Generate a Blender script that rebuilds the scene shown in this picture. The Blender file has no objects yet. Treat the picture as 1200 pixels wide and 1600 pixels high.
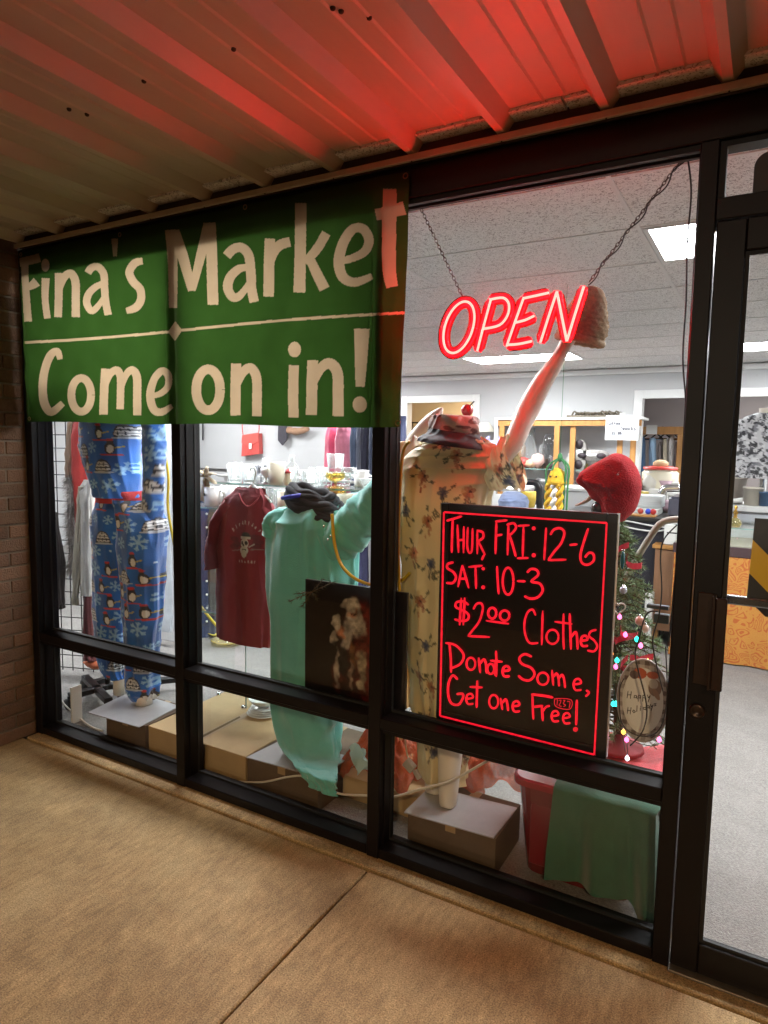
import bpy, math, random
import numpy as np
from mathutils import Vector, Matrix
random.seed(7); rng = np.random.default_rng(7)
S = bpy.context.scene
COL = S.collection
# ---------------------------------------------------------------- camera
F_PX = 1045.03
YAW, PITCH, ROLL = [math.radians(a) for a in (29.8534, -5.7886, 0.9171)]
CAM = np.array([0.084, -1.978, 1.5])
_f = np.array([-math.sin(YAW)*math.cos(PITCH), math.cos(YAW)*math.cos(PITCH), math.sin(PITCH)])
_r = np.array([math.cos(YAW), math.sin(YAW), 0.0]); _u = np.cross(_r, _f)
_r, _u = _r*math.cos(ROLL)+_u*math.sin(ROLL), -_r*math.sin(ROLL)+_u*math.cos(ROLL)
cd = bpy.data.cameras.new('camera'); cam = bpy.data.objects.new('camera', cd); COL.objects.link(cam)
cd.sensor_fit = 'VERTICAL'; cd.sensor_height = 36; cd.sensor_width = 27; cd.lens = F_PX/1600*36
cd.clip_start = 0.02; cd.clip_end = 900
cam.matrix_world = Matrix([[_r[0], _u[0], -_f[0], CAM[0]], [_r[1], _u[1], -_f[1], CAM[1]], [_r[2], _u[2], -_f[2], CAM[2]], [0, 0, 0, 1]])
S.camera = cam
# ---------------------------------------------------------------- world: night sky
W = bpy.data.worlds.new('World'); S.world = W; W.use_nodes = True
_n = W.node_tree.nodes; _bg = _n['Background']
_sky = _n.new('ShaderNodeTexSky'); _sky.sky_type = 'NISHITA'; _sky.sun_disc = False
_sky.sun_elevation = math.radians(-4); _sky.sun_rotation = math.radians(200)
W.node_tree.links.new(_sky.outputs[0], _bg.inputs[0]); _bg.inputs[1].default_value = 0.06
# ---------------------------------------------------------------- view
S.view_settings.view_transform = 'Standard'; S.view_settings.look = 'None'
S.view_settings.exposure = 0.0; S.view_settings.gamma = 1.0; S.view_settings.use_curve_mapping = False
S.cycles.use_denoising = True
try: S.cycles.denoiser = 'OPENIMAGEDENOISE'
except Exception: pass
S.cycles.max_bounces = 10; S.cycles.diffuse_bounces = 4; S.cycles.glossy_bounces = 4
S.cycles.transparent_max_bounces = 24; S.cycles.transmission_bounces = 8
S.cycles.sample_clamp_indirect = 6.0; S.cycles.caustics_reflective = False; S.cycles.caustics_refractive = False
TROFFER = 49.0         # ceiling light emission
LAMP_W = 1350.0        # car-park lamp; also scales the added low lamp
NEON = 145.0
# ---------------------------------------------------------------- helpers
def P(px, py, **k):
    """photo pixel -> point on the plane x=, y= or z="""
    d = _f*F_PX + _r*(px-600) + _u*(800-py)
    a = list(k)[0]; i = 'xyz'.index(a); t = (k[a]-CAM[i])/d[i]
    return CAM + d*t
def cr(pts, n=8, closed=False):
    """Catmull-Rom through points of any dimension"""
    p = np.array(pts, float); m = len(p)
    if m < 3 and not closed:
        return np.array([p[0]+(p[-1]-p[0])*t for t in np.linspace(0, 1, n+1)])
    out = []
    for i in range(m if closed else m-1):
        if closed: a, b, c, d = p[(i-1) % m], p[i], p[(i+1) % m], p[(i+2) % m]
        else: a, b, c, d = p[max(i-1, 0)], p[i], p[i+1], p[min(i+2, m-1)]
        for t in np.linspace(0, 1, n, endpoint=False):
            out.append(.5*((2*b)+(-a+c)*t+(2*a-5*b+4*c-d)*t*t+(-a+3*b-3*c+d)*t**3))
    if not closed: out.append(p[-1])
    return np.array(out)
class MB:
    def __init__(s): s.v = []; s.f = []; s.sm = []; s.mi = []; s.c = []
    def add(s, verts, faces, smooth=False, mi=0, col=None):
        o = len(s.v); s.v += [tuple(map(float, q)) for q in verts]
        s.f += [tuple(i+o for i in q) for q in faces]; s.sm += [smooth]*len(faces); s.mi += [mi]*len(faces)
        if col is not None: s.c += [tuple(q) for q in col]
        return s
    def box(s, x0, x1, y0, y1, z0, z1, ch=0.0, mi=0, M=None):
        c = np.array([(x0+x1)/2, (y0+y1)/2, (z0+z1)/2]); h = np.array([abs(x1-x0)/2, abs(y1-y0)/2, abs(z1-z0)/2])
        return s.obox(c, np.eye(3) if M is None else M, h, ch, mi)
    def obox(s, c, A, h, ch=0.0, mi=0):
        c = np.array(c, float); A = np.array(A, float); h = np.array(h, float)
        sg = [(i, j, k) for i in (-1, 1) for j in (-1, 1) for k in (-1, 1)]
        if ch <= 0:
            v = [c + A.T@(h*np.array(q)) for q in sg]
            f = [(0, 1, 3, 2), (4, 6, 7, 5), (0, 4, 5, 1), (2, 3, 7, 6), (0, 2, 6, 4), (1, 5, 7, 3)]
            return s.add(v, f, False, mi)
        v = []; idx = {}
        for q in sg:
            for a in range(3):
                w = (h-ch)*np.array(q, float); w[a] = h[a]*q[a]
                idx[q, a] = len(v); v.append(c + A.T@w)
        f = []
        for a in range(3):
            b, d = (a+1) % 3, (a+2) % 3
            for sa in (-1, 1):
                cyc = []
                for sb, sd in ((-1, -1), (1, -1), (1, 1), (-1, 1)):
                    q = [0, 0, 0]; q[a] = sa; q[b] = sb; q[d] = sd; cyc.append(idx[tuple(q), a])
                f.append(tuple(cyc) if sa > 0 else tuple(cyc[::-1]))
        for a in range(3):           # edges along axis a
            b, d = (a+1) % 3, (a+2) % 3
            for sb in (-1, 1):
                for sd in (-1, 1):
                    q0 = [0]*3; q0[a] = -1; q0[b] = sb; q0[d] = sd; q1 = list(q0); q1[a] = 1
                    cyc = (idx[tuple(q0), b], idx[tuple(q1), b], idx[tuple(q1), d], idx[tuple(q0), d])
                    f.append(cyc if sb*sd > 0 else cyc[::-1])
        for q in sg:
            cyc = (idx[q, 0], idx[q, 1], idx[q, 2]); f.append(cyc if q[0]*q[1]*q[2] > 0 else cyc[::-1])
        return s.add(v, f, False, mi)
    def loft(s, rings, closed=True, cap0=False, cap1=False, smooth=True, mi=0, cols=None):
        rings = [np.asarray(q, float) for q in rings]; m = len(rings[0]); v = np.concatenate(rings); f = []
        for i in range(len(rings)-1):
            for j in range(m if closed else m-1):
                k = (j+1) % m; f.append((i*m+j, i*m+k, (i+1)*m+k, (i+1)*m+j))
        if cap0: f.append(tuple(range(m))[::-1])
        if cap1: f.append(tuple((len(rings)-1)*m+j for j in range(m)))
        return s.add(v, f, smooth, mi, None if cols is None else np.concatenate(cols))
    def tube(s, pts, r, n=8, closed=False, cap=True, smooth=True, mi=0, flat=1.0):
        p = np.array(pts, float); m = len(p); r = np.broadcast_to(np.array(r, float), (m,))
        t = np.zeros_like(p)
        for i in range(m):
            a = p[(i-1) % m] if closed else p[max(i-1, 0)]; b = p[(i+1) % m] if closed else p[min(i+1, m-1)]
            t[i] = (b-a)/(np.linalg.norm(b-a)+1e-9)
        up = np.array([0, 0, 1.0]) if abs(t[0][2]) < .9 else np.array([0, 1.0, 0])
        N = np.cross(t[0], up); N /= np.linalg.norm(N); rings = []
        for i in range(m):
            N = N - t[i]*(N@t[i]); N /= (np.linalg.norm(N)+1e-9); B = np.cross(t[i], N)
            th = np.linspace(0, 2*math.pi, n, endpoint=False)
            rings.append(p[i]+r[i]*(np.cos(th)[:, None]*N+flat*np.sin(th)[:, None]*B))
        if closed: rings.append(rings[0]); cap = False
        return s.loft(rings, True, cap, cap, smooth, mi)
    def lathe(s, c, prof, n=24, smooth=True, mi=0, sx=1.0, sy=1.0, cap0=False, cap1=False):
        th = np.linspace(0, 2*math.pi, n, endpoint=False); c = np.array(c, float)
        return s.loft([np.stack([c[0]+sx*r*np.cos(th), c[1]+sy*r*np.sin(th), np.full(n, c[2]+z)], 1) for r, z in prof], True, cap0, cap1, smooth, mi)
    def ball(s, c, r, n=12, sz=1.0, mi=0, smooth=True):
        return s.lathe(c, [(max(r*math.sin(a), 1e-4), -sz*r*math.cos(a)) for a in np.linspace(0, math.pi, n//2+1)], n, smooth, mi)
    def grid(s, nu, nv, fn, smooth=True, mi=0, col=None):
        U, V = np.meshgrid(np.linspace(0, 1, nu), np.linspace(0, 1, nv), indexing='ij')
        p = fn(U.ravel(), V.ravel())
        f = [(i*nv+j, (i+1)*nv+j, (i+1)*nv+j+1, i*nv+j+1) for i in range(nu-1) for j in range(nv-1)]
        return s.add(p, f, smooth, mi, col)
    def prism(s, poly, y0, y1, mi=0):
        """polygon in (x,z) extruded along y"""
        n = len(poly); v = [(x, y0, z) for x, z in poly]+[(x, y1, z) for x, z in poly]
        f = [tuple(range(n)), tuple(range(2*n-1, n-1, -1))]+[(i, i+n, (i+1) % n+n, (i+1) % n) for i in range(n)]
        return s.add(v, f, False, mi)
OFF = {}
def obj(name, mb, mat, parent=None, **props):
    me = bpy.data.meshes.new(name); off = np.array(OFF.get(parent.name, (0, 0, 0)) if parent else (0, 0, 0))
    v = np.array(mb.v)-off
    me.from_pydata(v.tolist(), [], mb.f); me.update()
    for m in (mat if isinstance(mat, (list, tuple)) else [mat]): me.materials.append(m)
    me.polygons.foreach_set('use_smooth', mb.sm); me.polygons.foreach_set('material_index', mb.mi)
    if mb.c and len(mb.c) == len(mb.v):
        ca = me.color_attributes.new('Col', 'FLOAT_COLOR', 'POINT')
        ca.data.foreach_set('color', np.concatenate([np.array(mb.c), np.ones((len(mb.c), 1))], 1).ravel())
    o = bpy.data.objects.new(name, me); COL.objects.link(o)
    if parent: o.parent = parent; OFF[o.name] = tuple(off)
    for k, q in props.items(): o[k] = q
    return o
def solo(name, mb, mat, label, cat, group=None):
    """a thing that is one mesh, origin at its base"""
    v = np.array(mb.v); loc = np.array([v[:, 0].mean(), v[:, 1].mean(), v[:, 2].min()])
    mb.v = [tuple(q) for q in v-loc]
    o = obj(name, mb, mat); o.location = loc; o['label'] = label; o['category'] = cat
    if group: o['group'] = group
    OFF[o.name] = tuple(loc); return o
def thing(name, label, cat, loc=(0, 0, 0), group=None):
    o = bpy.data.objects.new(name, None); COL.objects.link(o); o.empty_display_size = .05
    o.location = [float(q) for q in loc]; o['label'] = label; o['category'] = cat
    if group: o['group'] = group
    OFF[o.name] = tuple(float(q) for q in loc); return o
def struct(name, mb, mat, parent=None):
    o = obj(name, mb, mat, parent)
    if not parent: o['kind'] = 'structure'
    return o
def dup(root, loc, label=None):
    r = root.copy(); COL.objects.link(r); r.location = [float(q) for q in loc]
    if label: r['label'] = label
    for ch in list(root.children):
        c = ch.copy(); COL.objects.link(c); c.parent = r
        for g in list(ch.children):
            d = g.copy(); COL.objects.link(d); d.parent = c
    return r
# ---------------------------------------------------------------- materials
def srgb(*c): return tuple(((q/255)/12.92 if q/255 <= .04045 else ((q/255+.055)/1.055)**2.4) for q in c)
def M(name, col=(.5, .5, .5), rough=.6, metal=0.0, var=0.0, scale=12.0, bump=0.0, bscale=150.0, stretch=(1, 1, 1), vcol=False,
      emit=0.0, trans=0.0, spec=.5, rand=0.0, sheen=0.0, coat=0.0, detail=5.0):
    m = bpy.data.materials.new(name); m.use_nodes = True; nt = m.node_tree; nd = nt.nodes; L = nt.links
    b = nd['Principled BSDF']; b.inputs['Roughness'].default_value = rough; b.inputs['Metallic'].default_value = metal
    b.inputs['Specular IOR Level'].default_value = spec; b.inputs['Base Color'].default_value = (*col, 1)
    b.inputs['Sheen Weight'].default_value = sheen; b.inputs['Coat Weight'].default_value = coat
    tc = nd.new('ShaderNodeTexCoord'); mp = nd.new('ShaderNodeMapping'); mp.inputs['Scale'].default_value = stretch
    L.new(tc.outputs['Object'], mp.inputs[0]); src = None
    if vcol:
        at = nd.new('ShaderNodeAttribute'); at.attribute_name = 'Col'; src = at.outputs['Color']
    if var or rand:
        h = nd.new('ShaderNodeHueSaturation'); h.inputs['Color'].default_value = (*col, 1)
        if src: L.new(src, h.inputs['Color'])
        ma = nd.new('ShaderNodeMath'); ma.operation = 'ADD'; ma.inputs[0].default_value = 1.0; ma.inputs[1].default_value = 0.0
        if var:
            nz = nd.new('ShaderNodeTexNoise'); nz.inputs['Scale'].default_value = scale; nz.inputs['Detail'].default_value = detail; nz.inputs['Roughness'].default_value = .65
            L.new(mp.outputs[0], nz.inputs['Vector'])
            mr = nd.new('ShaderNodeMapRange'); mr.inputs[1].default_value = .25; mr.inputs[2].default_value = .75; mr.inputs[3].default_value = 1-var; mr.inputs[4].default_value = 1+var
            L.new(nz.outputs[0], mr.inputs[0]); L.new(mr.outputs[0], ma.inputs[0])
        if rand:
            oi = nd.new('ShaderNodeObjectInfo'); mr2 = nd.new('ShaderNodeMapRange'); mr2.inputs[3].default_value = -rand; mr2.inputs[4].default_value = rand
            L.new(oi.outputs['Random'], mr2.inputs[0]); L.new(mr2.outputs[0], ma.inputs[1])
        L.new(ma.outputs[0], h.inputs['Value']); src = h.outputs[0]
    if src: L.new(src, b.inputs['Base Color'])
    if bump:
        n2 = nd.new('ShaderNodeTexNoise'); n2.inputs['Scale'].default_value = bscale; n2.inputs['Detail'].default_value = 3
        L.new(mp.outputs[0], n2.inputs['Vector']); bp = nd.new('ShaderNodeBump'); bp.inputs['Strength'].default_value = bump; bp.inputs['Distance'].default_value = .01
        L.new(n2.outputs[0], bp.inputs['Height']); L.new(bp.outputs[0], b.inputs['Normal'])
    if emit:
        b.inputs['Emission Strength'].default_value = emit
        if src and vcol: L.new(src, b.inputs['Emission Color'])
        else: b.inputs['Emission Color'].default_value = (*col, 1)
    if trans:
        tr = nd.new('ShaderNodeBsdfTranslucent'); mx = nd.new('ShaderNodeMixShader'); mx.inputs[0].default_value = trans
        if src: L.new(src, tr.inputs[0])
        else: tr.inputs[0].default_value = (*col, 1)
        L.new(b.outputs[0], mx.inputs[1]); L.new(tr.outputs[0], mx.inputs[2]); L.new(mx.outputs[0], nd['Material Output'].inputs[0])
    return m
def GLASS(name, tint=(.97, .98, .98), refl=1.0, edge=0.0, edgecol=(.75, .8, .8), rough=0.0):
    """thin clear sheet: transparency with a Fresnel mirror on top, so light passes straight through"""
    m = bpy.data.materials.new(name); m.use_nodes = True; nt = m.node_tree; nd = nt.nodes; L = nt.links; nd.remove(nd['Principled BSDF'])
    t = nd.new('ShaderNodeBsdfTransparent'); t.inputs[0].default_value = (*tint, 1)
    g = nd.new('ShaderNodeBsdfGlossy'); g.inputs['Roughness'].default_value = rough
    lw = nd.new('ShaderNodeLayerWeight'); lw.inputs[0].default_value = .5
    pw = nd.new('ShaderNodeMath'); pw.operation = 'POWER'; pw.inputs[1].default_value = 5.0; L.new(lw.outputs['Facing'], pw.inputs[0])
    ml = nd.new('ShaderNodeMath'); ml.operation = 'MULTIPLY_ADD'; ml.inputs[1].default_value = .8*refl; ml.inputs[2].default_value = .05*refl; L.new(pw.outputs[0], ml.inputs[0])
    mx = nd.new('ShaderNodeMixShader'); L.new(ml.outputs[0], mx.inputs[0]); L.new(t.outputs[0], mx.inputs[1]); L.new(g.outputs[0], mx.inputs[2])
    last = mx
    if edge:
        d = nd.new('ShaderNodeBsdfDiffuse'); d.inputs[0].default_value = (*edgecol, 1)
        p2 = nd.new('ShaderNodeMath'); p2.operation = 'POWER'; p2.inputs[1].default_value = 2.2; L.new(lw.outputs['Facing'], p2.inputs[0])
        m2 = nd.new('ShaderNodeMath'); m2.operation = 'MULTIPLY_ADD'; m2.inputs[1].default_value = edge; m2.inputs[2].default_value = edge*.12; L.new(p2.outputs[0], m2.inputs[0])
        mx2 = nd.new('ShaderNodeMixShader'); L.new(m2.outputs[0], mx2.inputs[0]); L.new(mx.outputs[0], mx2.inputs[1]); L.new(d.outputs[0], mx2.inputs[2]); last = mx2
    L.new(last.outputs[0], nd['Material Output'].inputs[0]); return m
def dusty(m, lo=.001, hi=.016):
    """a thin film of dust and wipe marks on the glass"""
    nd = m.node_tree.nodes; L = m.node_tree.links; o = nd['Material Output']; src = o.inputs[0].links[0].from_socket
    tc = nd.new('ShaderNodeTexCoord'); mp = nd.new('ShaderNodeMapping'); mp.inputs['Scale'].default_value = (1, 1, .45); mp.inputs['Rotation'].default_value = (0, .5, 0); L.new(tc.outputs['Object'], mp.inputs[0])
    nz = nd.new('ShaderNodeTexNoise'); nz.inputs['Scale'].default_value = 3.2; nz.inputs['Detail'].default_value = 7; nz.inputs['Distortion'].default_value = 1.2; L.new(mp.outputs[0], nz.inputs['Vector'])
    mr = nd.new('ShaderNodeMapRange'); mr.inputs[1].default_value = .42; mr.inputs[2].default_value = .8; mr.inputs[3].default_value = lo; mr.inputs[4].default_value = hi; L.new(nz.outputs[0], mr.inputs[0])
    n2 = nd.new('ShaderNodeTexVoronoi'); n2.inputs['Scale'].default_value = 16; L.new(tc.outputs['Object'], n2.inputs['Vector']); m2 = nd.new('ShaderNodeMapRange'); m2.inputs[1].default_value = .055; m2.inputs[2].default_value = .03; m2.inputs[4].default_value = .07; L.new(n2.outputs['Distance'], m2.inputs[0])
    ad = nd.new('ShaderNodeMath'); ad.operation = 'ADD'; L.new(mr.outputs[0], ad.inputs[0]); L.new(m2.outputs[0], ad.inputs[1])
    t = nd.new('ShaderNodeBsdfTranslucent'); t.inputs[0].default_value = (.8, .8, .8, 1); mx = nd.new('ShaderNodeMixShader'); L.new(ad.outputs[0], mx.inputs[0]); L.new(src, mx.inputs[1]); L.new(t.outputs[0], mx.inputs[2]); L.new(mx.outputs[0], o.inputs[0]); return m
def CLEAR(name, tint):
    m = bpy.data.materials.new(name); m.use_nodes = True; nt = m.node_tree; nt.nodes.remove(nt.nodes['Principled BSDF'])
    t = nt.nodes.new('ShaderNodeBsdfTransparent'); t.inputs[0].default_value = (*tint, 1); nt.links.new(t.outputs[0], nt.nodes['Material Output'].inputs[0]); return m
def stains(m, cols, scale=1.6, amount=.6, mapping=(1, 1, 1), seed=0.0):
    """blend large soft patches of other colours into a principled base colour"""
    nd = m.node_tree.nodes; L = m.node_tree.links; b = nd['Principled BSDF']
    for i, c in enumerate(cols):
        tc = nd.new('ShaderNodeTexCoord'); mp = nd.new('ShaderNodeMapping'); mp.inputs['Location'].default_value = (seed+3.1*i, 1.7*i, 0); mp.inputs['Scale'].default_value = mapping
        nz = nd.new('ShaderNodeTexNoise'); nz.inputs['Scale'].default_value = scale*(1+i*.8); nz.inputs['Detail'].default_value = 12; nz.inputs['Roughness'].default_value = .74
        L.new(tc.outputs['Object'], mp.inputs[0]); L.new(mp.outputs[0], nz.inputs['Vector'])
        mr = nd.new('ShaderNodeMapRange'); mr.inputs[1].default_value = .46; mr.inputs[2].default_value = .68; mr.inputs[4].default_value = amount; L.new(nz.outputs[0], mr.inputs[0])
        mx = nd.new('ShaderNodeMixRGB'); mx.inputs[2].default_value = (*c, 1); L.new(mr.outputs[0], mx.inputs[0])
        old = b.inputs['Base Color'].links
        if old: L.new(old[0].from_socket, mx.inputs[1])
        else: mx.inputs[1].default_value = b.inputs['Base Color'].default_value
        L.new(mx.outputs[0], b.inputs['Base Color'])
    return m
bronze = M('bronze_aluminium', (.005, .0035, .004), .42, 0, var=.3, scale=5, bump=.03, bscale=300, spec=.25)
black = M('black_plastic', (.012, .012, .013), .4)
blackm = M('black_metal', (.015, .015, .016), .35, .6)
glass = dusty(GLASS('window_glass')); glass_c = CLEAR('glass_back', (.985, .992, .988)); glass_e = M('glass_edge', (.1, .2, .17), .1)
shelfglass = GLASS('shelf_glass', (.96, .985, .975), 1.0); shelfedge = M('shelf_glass_edge', (.25, .42, .38), .15)
drinkglass = GLASS('drinking_glass', (.95, .965, .96), 1.4, .75, (.85, .88, .88))
chrome = M('chrome', (.75, .75, .76), .15, 1.0)
white = M('white_paint', (.6, .6, .61), .55, var=.04, scale=6)
trim = M('white_trim', (.68, .68, .67), .4)
wallm = M('grey_wall_paint', (.46, .46, .465), .7, var=.05, scale=2, bump=.05, bscale=180)
oak = M('oak', (.42, .2, .055), .45, var=.3, scale=18, stretch=(1, 1, .1), bump=.05)
carton = M('cardboard', (.42, .29, .15), .8, var=.1, scale=9, bump=.06, bscale=60)
# ================================================================ THE SETTING
# ---- ground outside
asph = M('asphalt', (.05, .048, .046), .85, var=.4, scale=60, bump=.4, bscale=220)
struct('parking_lot', MB().box(-200, 200, -200, -2.9, -.4, -.13), asph)
conc = M('concrete', (.41, .275, .13), .85, var=.4, scale=55, bump=.22, bscale=120, stretch=(1, .22, 1), detail=8)
stains(conc, [(.26, .16, .07), (.46, .34, .18), (.15, .09, .042)], 1.1, .66)
def _grit(m):
    nd = m.node_tree.nodes; L = m.node_tree.links; b = nd['Principled BSDF']
    tc = nd.new('ShaderNodeTexCoord'); nz = nd.new('ShaderNodeTexNoise'); nz.inputs['Scale'].default_value = 230; nz.inputs['Detail'].default_value = 4
    L.new(tc.outputs['Object'], nz.inputs['Vector']); mr = nd.new('ShaderNodeMapRange'); mr.inputs[1].default_value = .3; mr.inputs[2].default_value = .7; mr.inputs[3].default_value = .5; mr.inputs[4].default_value = 1.5
    L.new(nz.outputs[0], mr.inputs[0]); mx = nd.new('ShaderNodeMixRGB'); mx.blend_type = 'MULTIPLY'; mx.inputs[0].default_value = 1
    L.new(b.inputs['Base Color'].links[0].from_socket, mx.inputs[1]); L.new(mr.outputs[0], mx.inputs[2]); L.new(mx.outputs[0], b.inputs['Base Color'])
_grit(conc)
jointm = M('joint_dirt', (.05, .035, .025), .95)
walk = struct('walkway', MB().box(-6, 6, -2.88, -.062, -.3, -.012), jointm)
xs = [-6, -3.5, -1.058, 1.42, 3.9, 6]
for i in range(5):
    struct('slab', MB().box(xs[i]+.004, xs[i+1]-.004, -2.9, -.068, -.25, 0, .004), conc, walk)
struct('kerb', MB().box(-6, 6, -3.05, -2.905, -.3, 0, .012), conc)
struct('concrete_sill', MB().box(-3.07, 3.0, -.06, .16, -.3, .006, .004), conc)
# ---- corrugated canopy
steel = M('painted_steel', (.5, .41, .32), .42, var=.1, scale=3, bump=.03, bscale=12, stretch=(1, .15, 1))
stains(steel, [(.34, .26, .19)], 2.2, .35, (1, .25, 1))
can = thing('canopy', 'corrugated beige steel canopy over the shop front, ribs running outwards', 'canopy', (-.5, -1.3, 2.44))
PIT = .297; x_rib = -.067; ZP = 2.452; ZR = 2.413
def profile(xa):
    return [(xa+.0, ZP), (xa+.055, ZP), (xa+.06, ZP-.004), (xa+.066, ZP), (xa+.118, ZP), (xa+.123, ZP-.004), (xa+.129, ZP), (xa+.178, ZP), (xa+.208, ZR), (xa+.232, ZR), (xa+.262, ZP), (xa+.297, ZP)]
x = x_rib-.22-PIT*10; k = 0
while x < 4.0:
    pr = []
    for i in range(3): pr += profile(x+i*PIT)[:-1] if i < 2 else profile(x+i*PIT)
    pr = [(a, b) for a, b in pr]
    mb = MB(); dz = .0012*(k % 2); n = len(pr)
    ys = [-.012, -1.74]
    mb.add([(a, y, b+dz) for y in ys for a, b in pr]+[(a, y, b+dz+.0012) for y in ys for a, b in pr],
           [(i, i+1, n+i+1, n+i) for i in range(n-1)]+[(2*n+i, 3*n+i, 3*n+i+1, 2*n+i+1) for i in range(n-1)]+[(i, 2*n+i, 2*n+i+1, i+1) for i in range(n-1)])
    obj('panel', mb, steel, can); x += PIT*3; k += 1
flash = M('flashing', (.5, .42, .33), .45, var=.12, scale=20)
obj('flashing', MB().box(-3.06, 4, -.036, -.022, 2.388, 2.408, .002).box(-3.06, 4, -.022, -.004, 2.404, 2.408), flash, can)
obj('closure_strip', MB().box(-3.06, 4, -.006, .02, 2.392, 2.452), M('closure_wood', (.07, .045, .035), .9, var=.2, scale=9), can)
obj('gutter', MB().box(-6, 4, -1.86, -1.745, 2.40, 2.5, .01), steel, can)
screwm = M('screw_rust', (.03, .02, .015), .7)
for px, py in ((365, 78), (225, 128), (533, 19), (577, 29), (108, 172), (136, 180), (520, 14)):
    q = P(px, py, z=ZP-.003); obj('screw', MB().lathe((q[0], q[1], ZP-.006), [(.0035, 0), (.006, .002), (.007, .007)], 8, cap0=True), screwm, can)
for i in range(9):
    xx = x_rib-PIT*i; obj('screw', MB().lathe((xx+.004, -.030, 2.386), [(.002, 0), (.003, .003)], 8, cap0=True), screwm, can)
# ---- brick return wall on the left
brickm = M('brick', (.15, .082, .05), .9, var=.3, scale=35, bump=.5, bscale=140, rand=.38)
stains(brickm, [(.2, .14, .09)], 9, .5)
mort = M('mortar', (.2, .16, .12), .95, var=.2, scale=60, bump=.3, bscale=200)
CO = .0677; BL = .2032
bw = thing('brick_wall', 'brown brick return wall at the left end of the shop front', 'wall', (-3.15, -.7, 0))
obj('mortar', MB().box(-3.28, -3.088, -1.5, .12, 0, 2.45), mort, bw)
def brick(y0, y1, z0):
    me = BR.get(round(y1-y0, 3))
    if me is None:
        o = obj('brick', MB().box(-3.27, -3.0805+.0, y0, y1, z0, z0+CO-.0095, .0025), brickm, bw); BR[round(y1-y0, 3)] = o.data
        o.data['y0'] = y0; o.data['z0'] = z0; return
    o = bpy.data.objects.new('brick', me); COL.objects.link(o); o.parent = bw; o.location = (random.uniform(-.0015, .0015), y0-me['y0'], z0-me['z0'])
BR = {}
for c in range(36):
    z0 = .003+c*CO; y = -.004 if c % 2 else -.004+.0; first = BL/2 if c % 2 else BL
    ln = first
    while y-ln > -1.5:
        brick(y-ln+.0095, y, z0); y -= ln; ln = BL
# ---- storefront frame
G = .085; D0, D1 = 0.0, .115
sf = thing('storefront_window', 'dark bronze aluminium storefront frame glazed in three bays beside the door', 'window', (-1.5, .05, 0))
def mull(x0, x1, z0=.0, z1=2.39): obj('mullion', MB().box(x0, x1, D0, D1, z0, z1, .0025), bronze, sf)
POST = [(-3.083, -3.033), (-2.076, -2.026), (-1.104, -1.054), (-.123, -.0785)]
for a, b in POST: mull(a, b, 0.0, 2.29)
obj('header', MB().box(-3.083, 1.0, -.001, D1, 2.29, 2.391, .0025), bronze, sf)
bays = [(POST[i][1], POST[i+1][0]) for i in range(3)]
gask = M('gasket', (.008, .008, .008), .6)
for a, b in bays:
    obj('rail', MB().box(a, b, .001, D1-.001, .492, .534, .003), bronze, sf)
    obj('sill', MB().box(a, b, .001, D1-.001, .0065, .044, .003), bronze, sf)
    for z0, z1 in ((.044, .492), (.534, 2.29)):
        e = .002; mb = MB(); mb.box(a+e, b-e, G-.003, G+.003, z0+e, z1-e)
        mb.mi = [1]*len(mb.f); mb.mi[2] = 0
        pn = obj('pane', mb, [glass, glass_c], sf)
        gb = MB(); w = .009
        gb.box(a, b, G-.013, G-.0035, z0, z0+w).box(a, b, G-.013, G-.0035, z1-w, z1).box(a, a+w, G-.013, G-.0035, z0+w, z1-w).box(b-w, b, G-.013, G-.0035, z0+w, z1-w)
        obj('gasket', gb, gask, pn)
        gs = MB(); gs.box(a, b, .012, .03, z1-.016, z1-.001).box(a, a+.006, .03, G-.013, z0, z1)
        obj('glazing_stop', gs, bronze, pn)
# ---- door with transom
dfz = 2.09
tr = thing('transom_window', 'dark framed transom pane above the glass door', 'window', (.4, .05, 2.1))
obj('jamb', MB().box(.905, .955, D0, D1, 0, 2.29, .0025), bronze, tr)
obj('transom_bar', MB().box(-.0785, .905, .0005, D1, dfz, 2.145, .0025), bronze, tr)
obj('stop', MB().box(-.0785, -.062, .02, .05, 2.145, 2.29).box(-.062, .905, .02, .05, 2.276, 2.29), bronze, tr)
mb = MB().box(-.076, .903, G-.035, G-.029, 2.147, 2.288); mb.mi = [1]*6; mb.mi[2] = 0
obj('pane', mb, [glass, glass_c], tr)
dr = thing('glass_door', 'dark framed glass shop door with pull handle at the right edge', 'door', (.4, .05, 0))
DX0, DX1, DB, DT = -.0745, .901, .016, 2.086
obj('stile', MB().box(DX0, -.004, .002, .047, DB, DT, .003), bronze, dr)
obj('stile', MB().box(.831, DX1, .002, .047, DB, DT, .003), bronze, dr)
obj('bottom_rail', MB().box(-.004, .831, .0025, .0465, DB, .105, .003), bronze, dr)
obj('top_rail', MB().box(-.004, .831, .0025, .0465, 2.006, DT, .003), bronze, dr)
mb = MB().box(-.004, .831, .024, .03, .105, 2.006); mb.mi = [1]*6; mb.mi[2] = 0
pn = obj('pane', mb, [glass, glass_c], dr)
obj('gasket', MB().box(-.004, .831, .014, .0235, .105, .115).box(-.004, .831, .014, .0235, 1.996, 2.006).box(-.004, .006, .014, .0235, .115, 1.996).box(.821, .831, .014, .0235, .115, 1.996), gask, pn)
hm = M('handle_bronze', (.055, .04, .034), .3, .8, var=.15, scale=30)
hd = obj('pull_handle', MB().box(-.062, -.024, -.006, .002, .86, 1.115, .0015).box(-.024, -.016, -.046, -.006, .86, 1.115, .0015).box(-.016, .012, -.05, -.042, .862, 1.113, .003), hm, dr)
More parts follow.
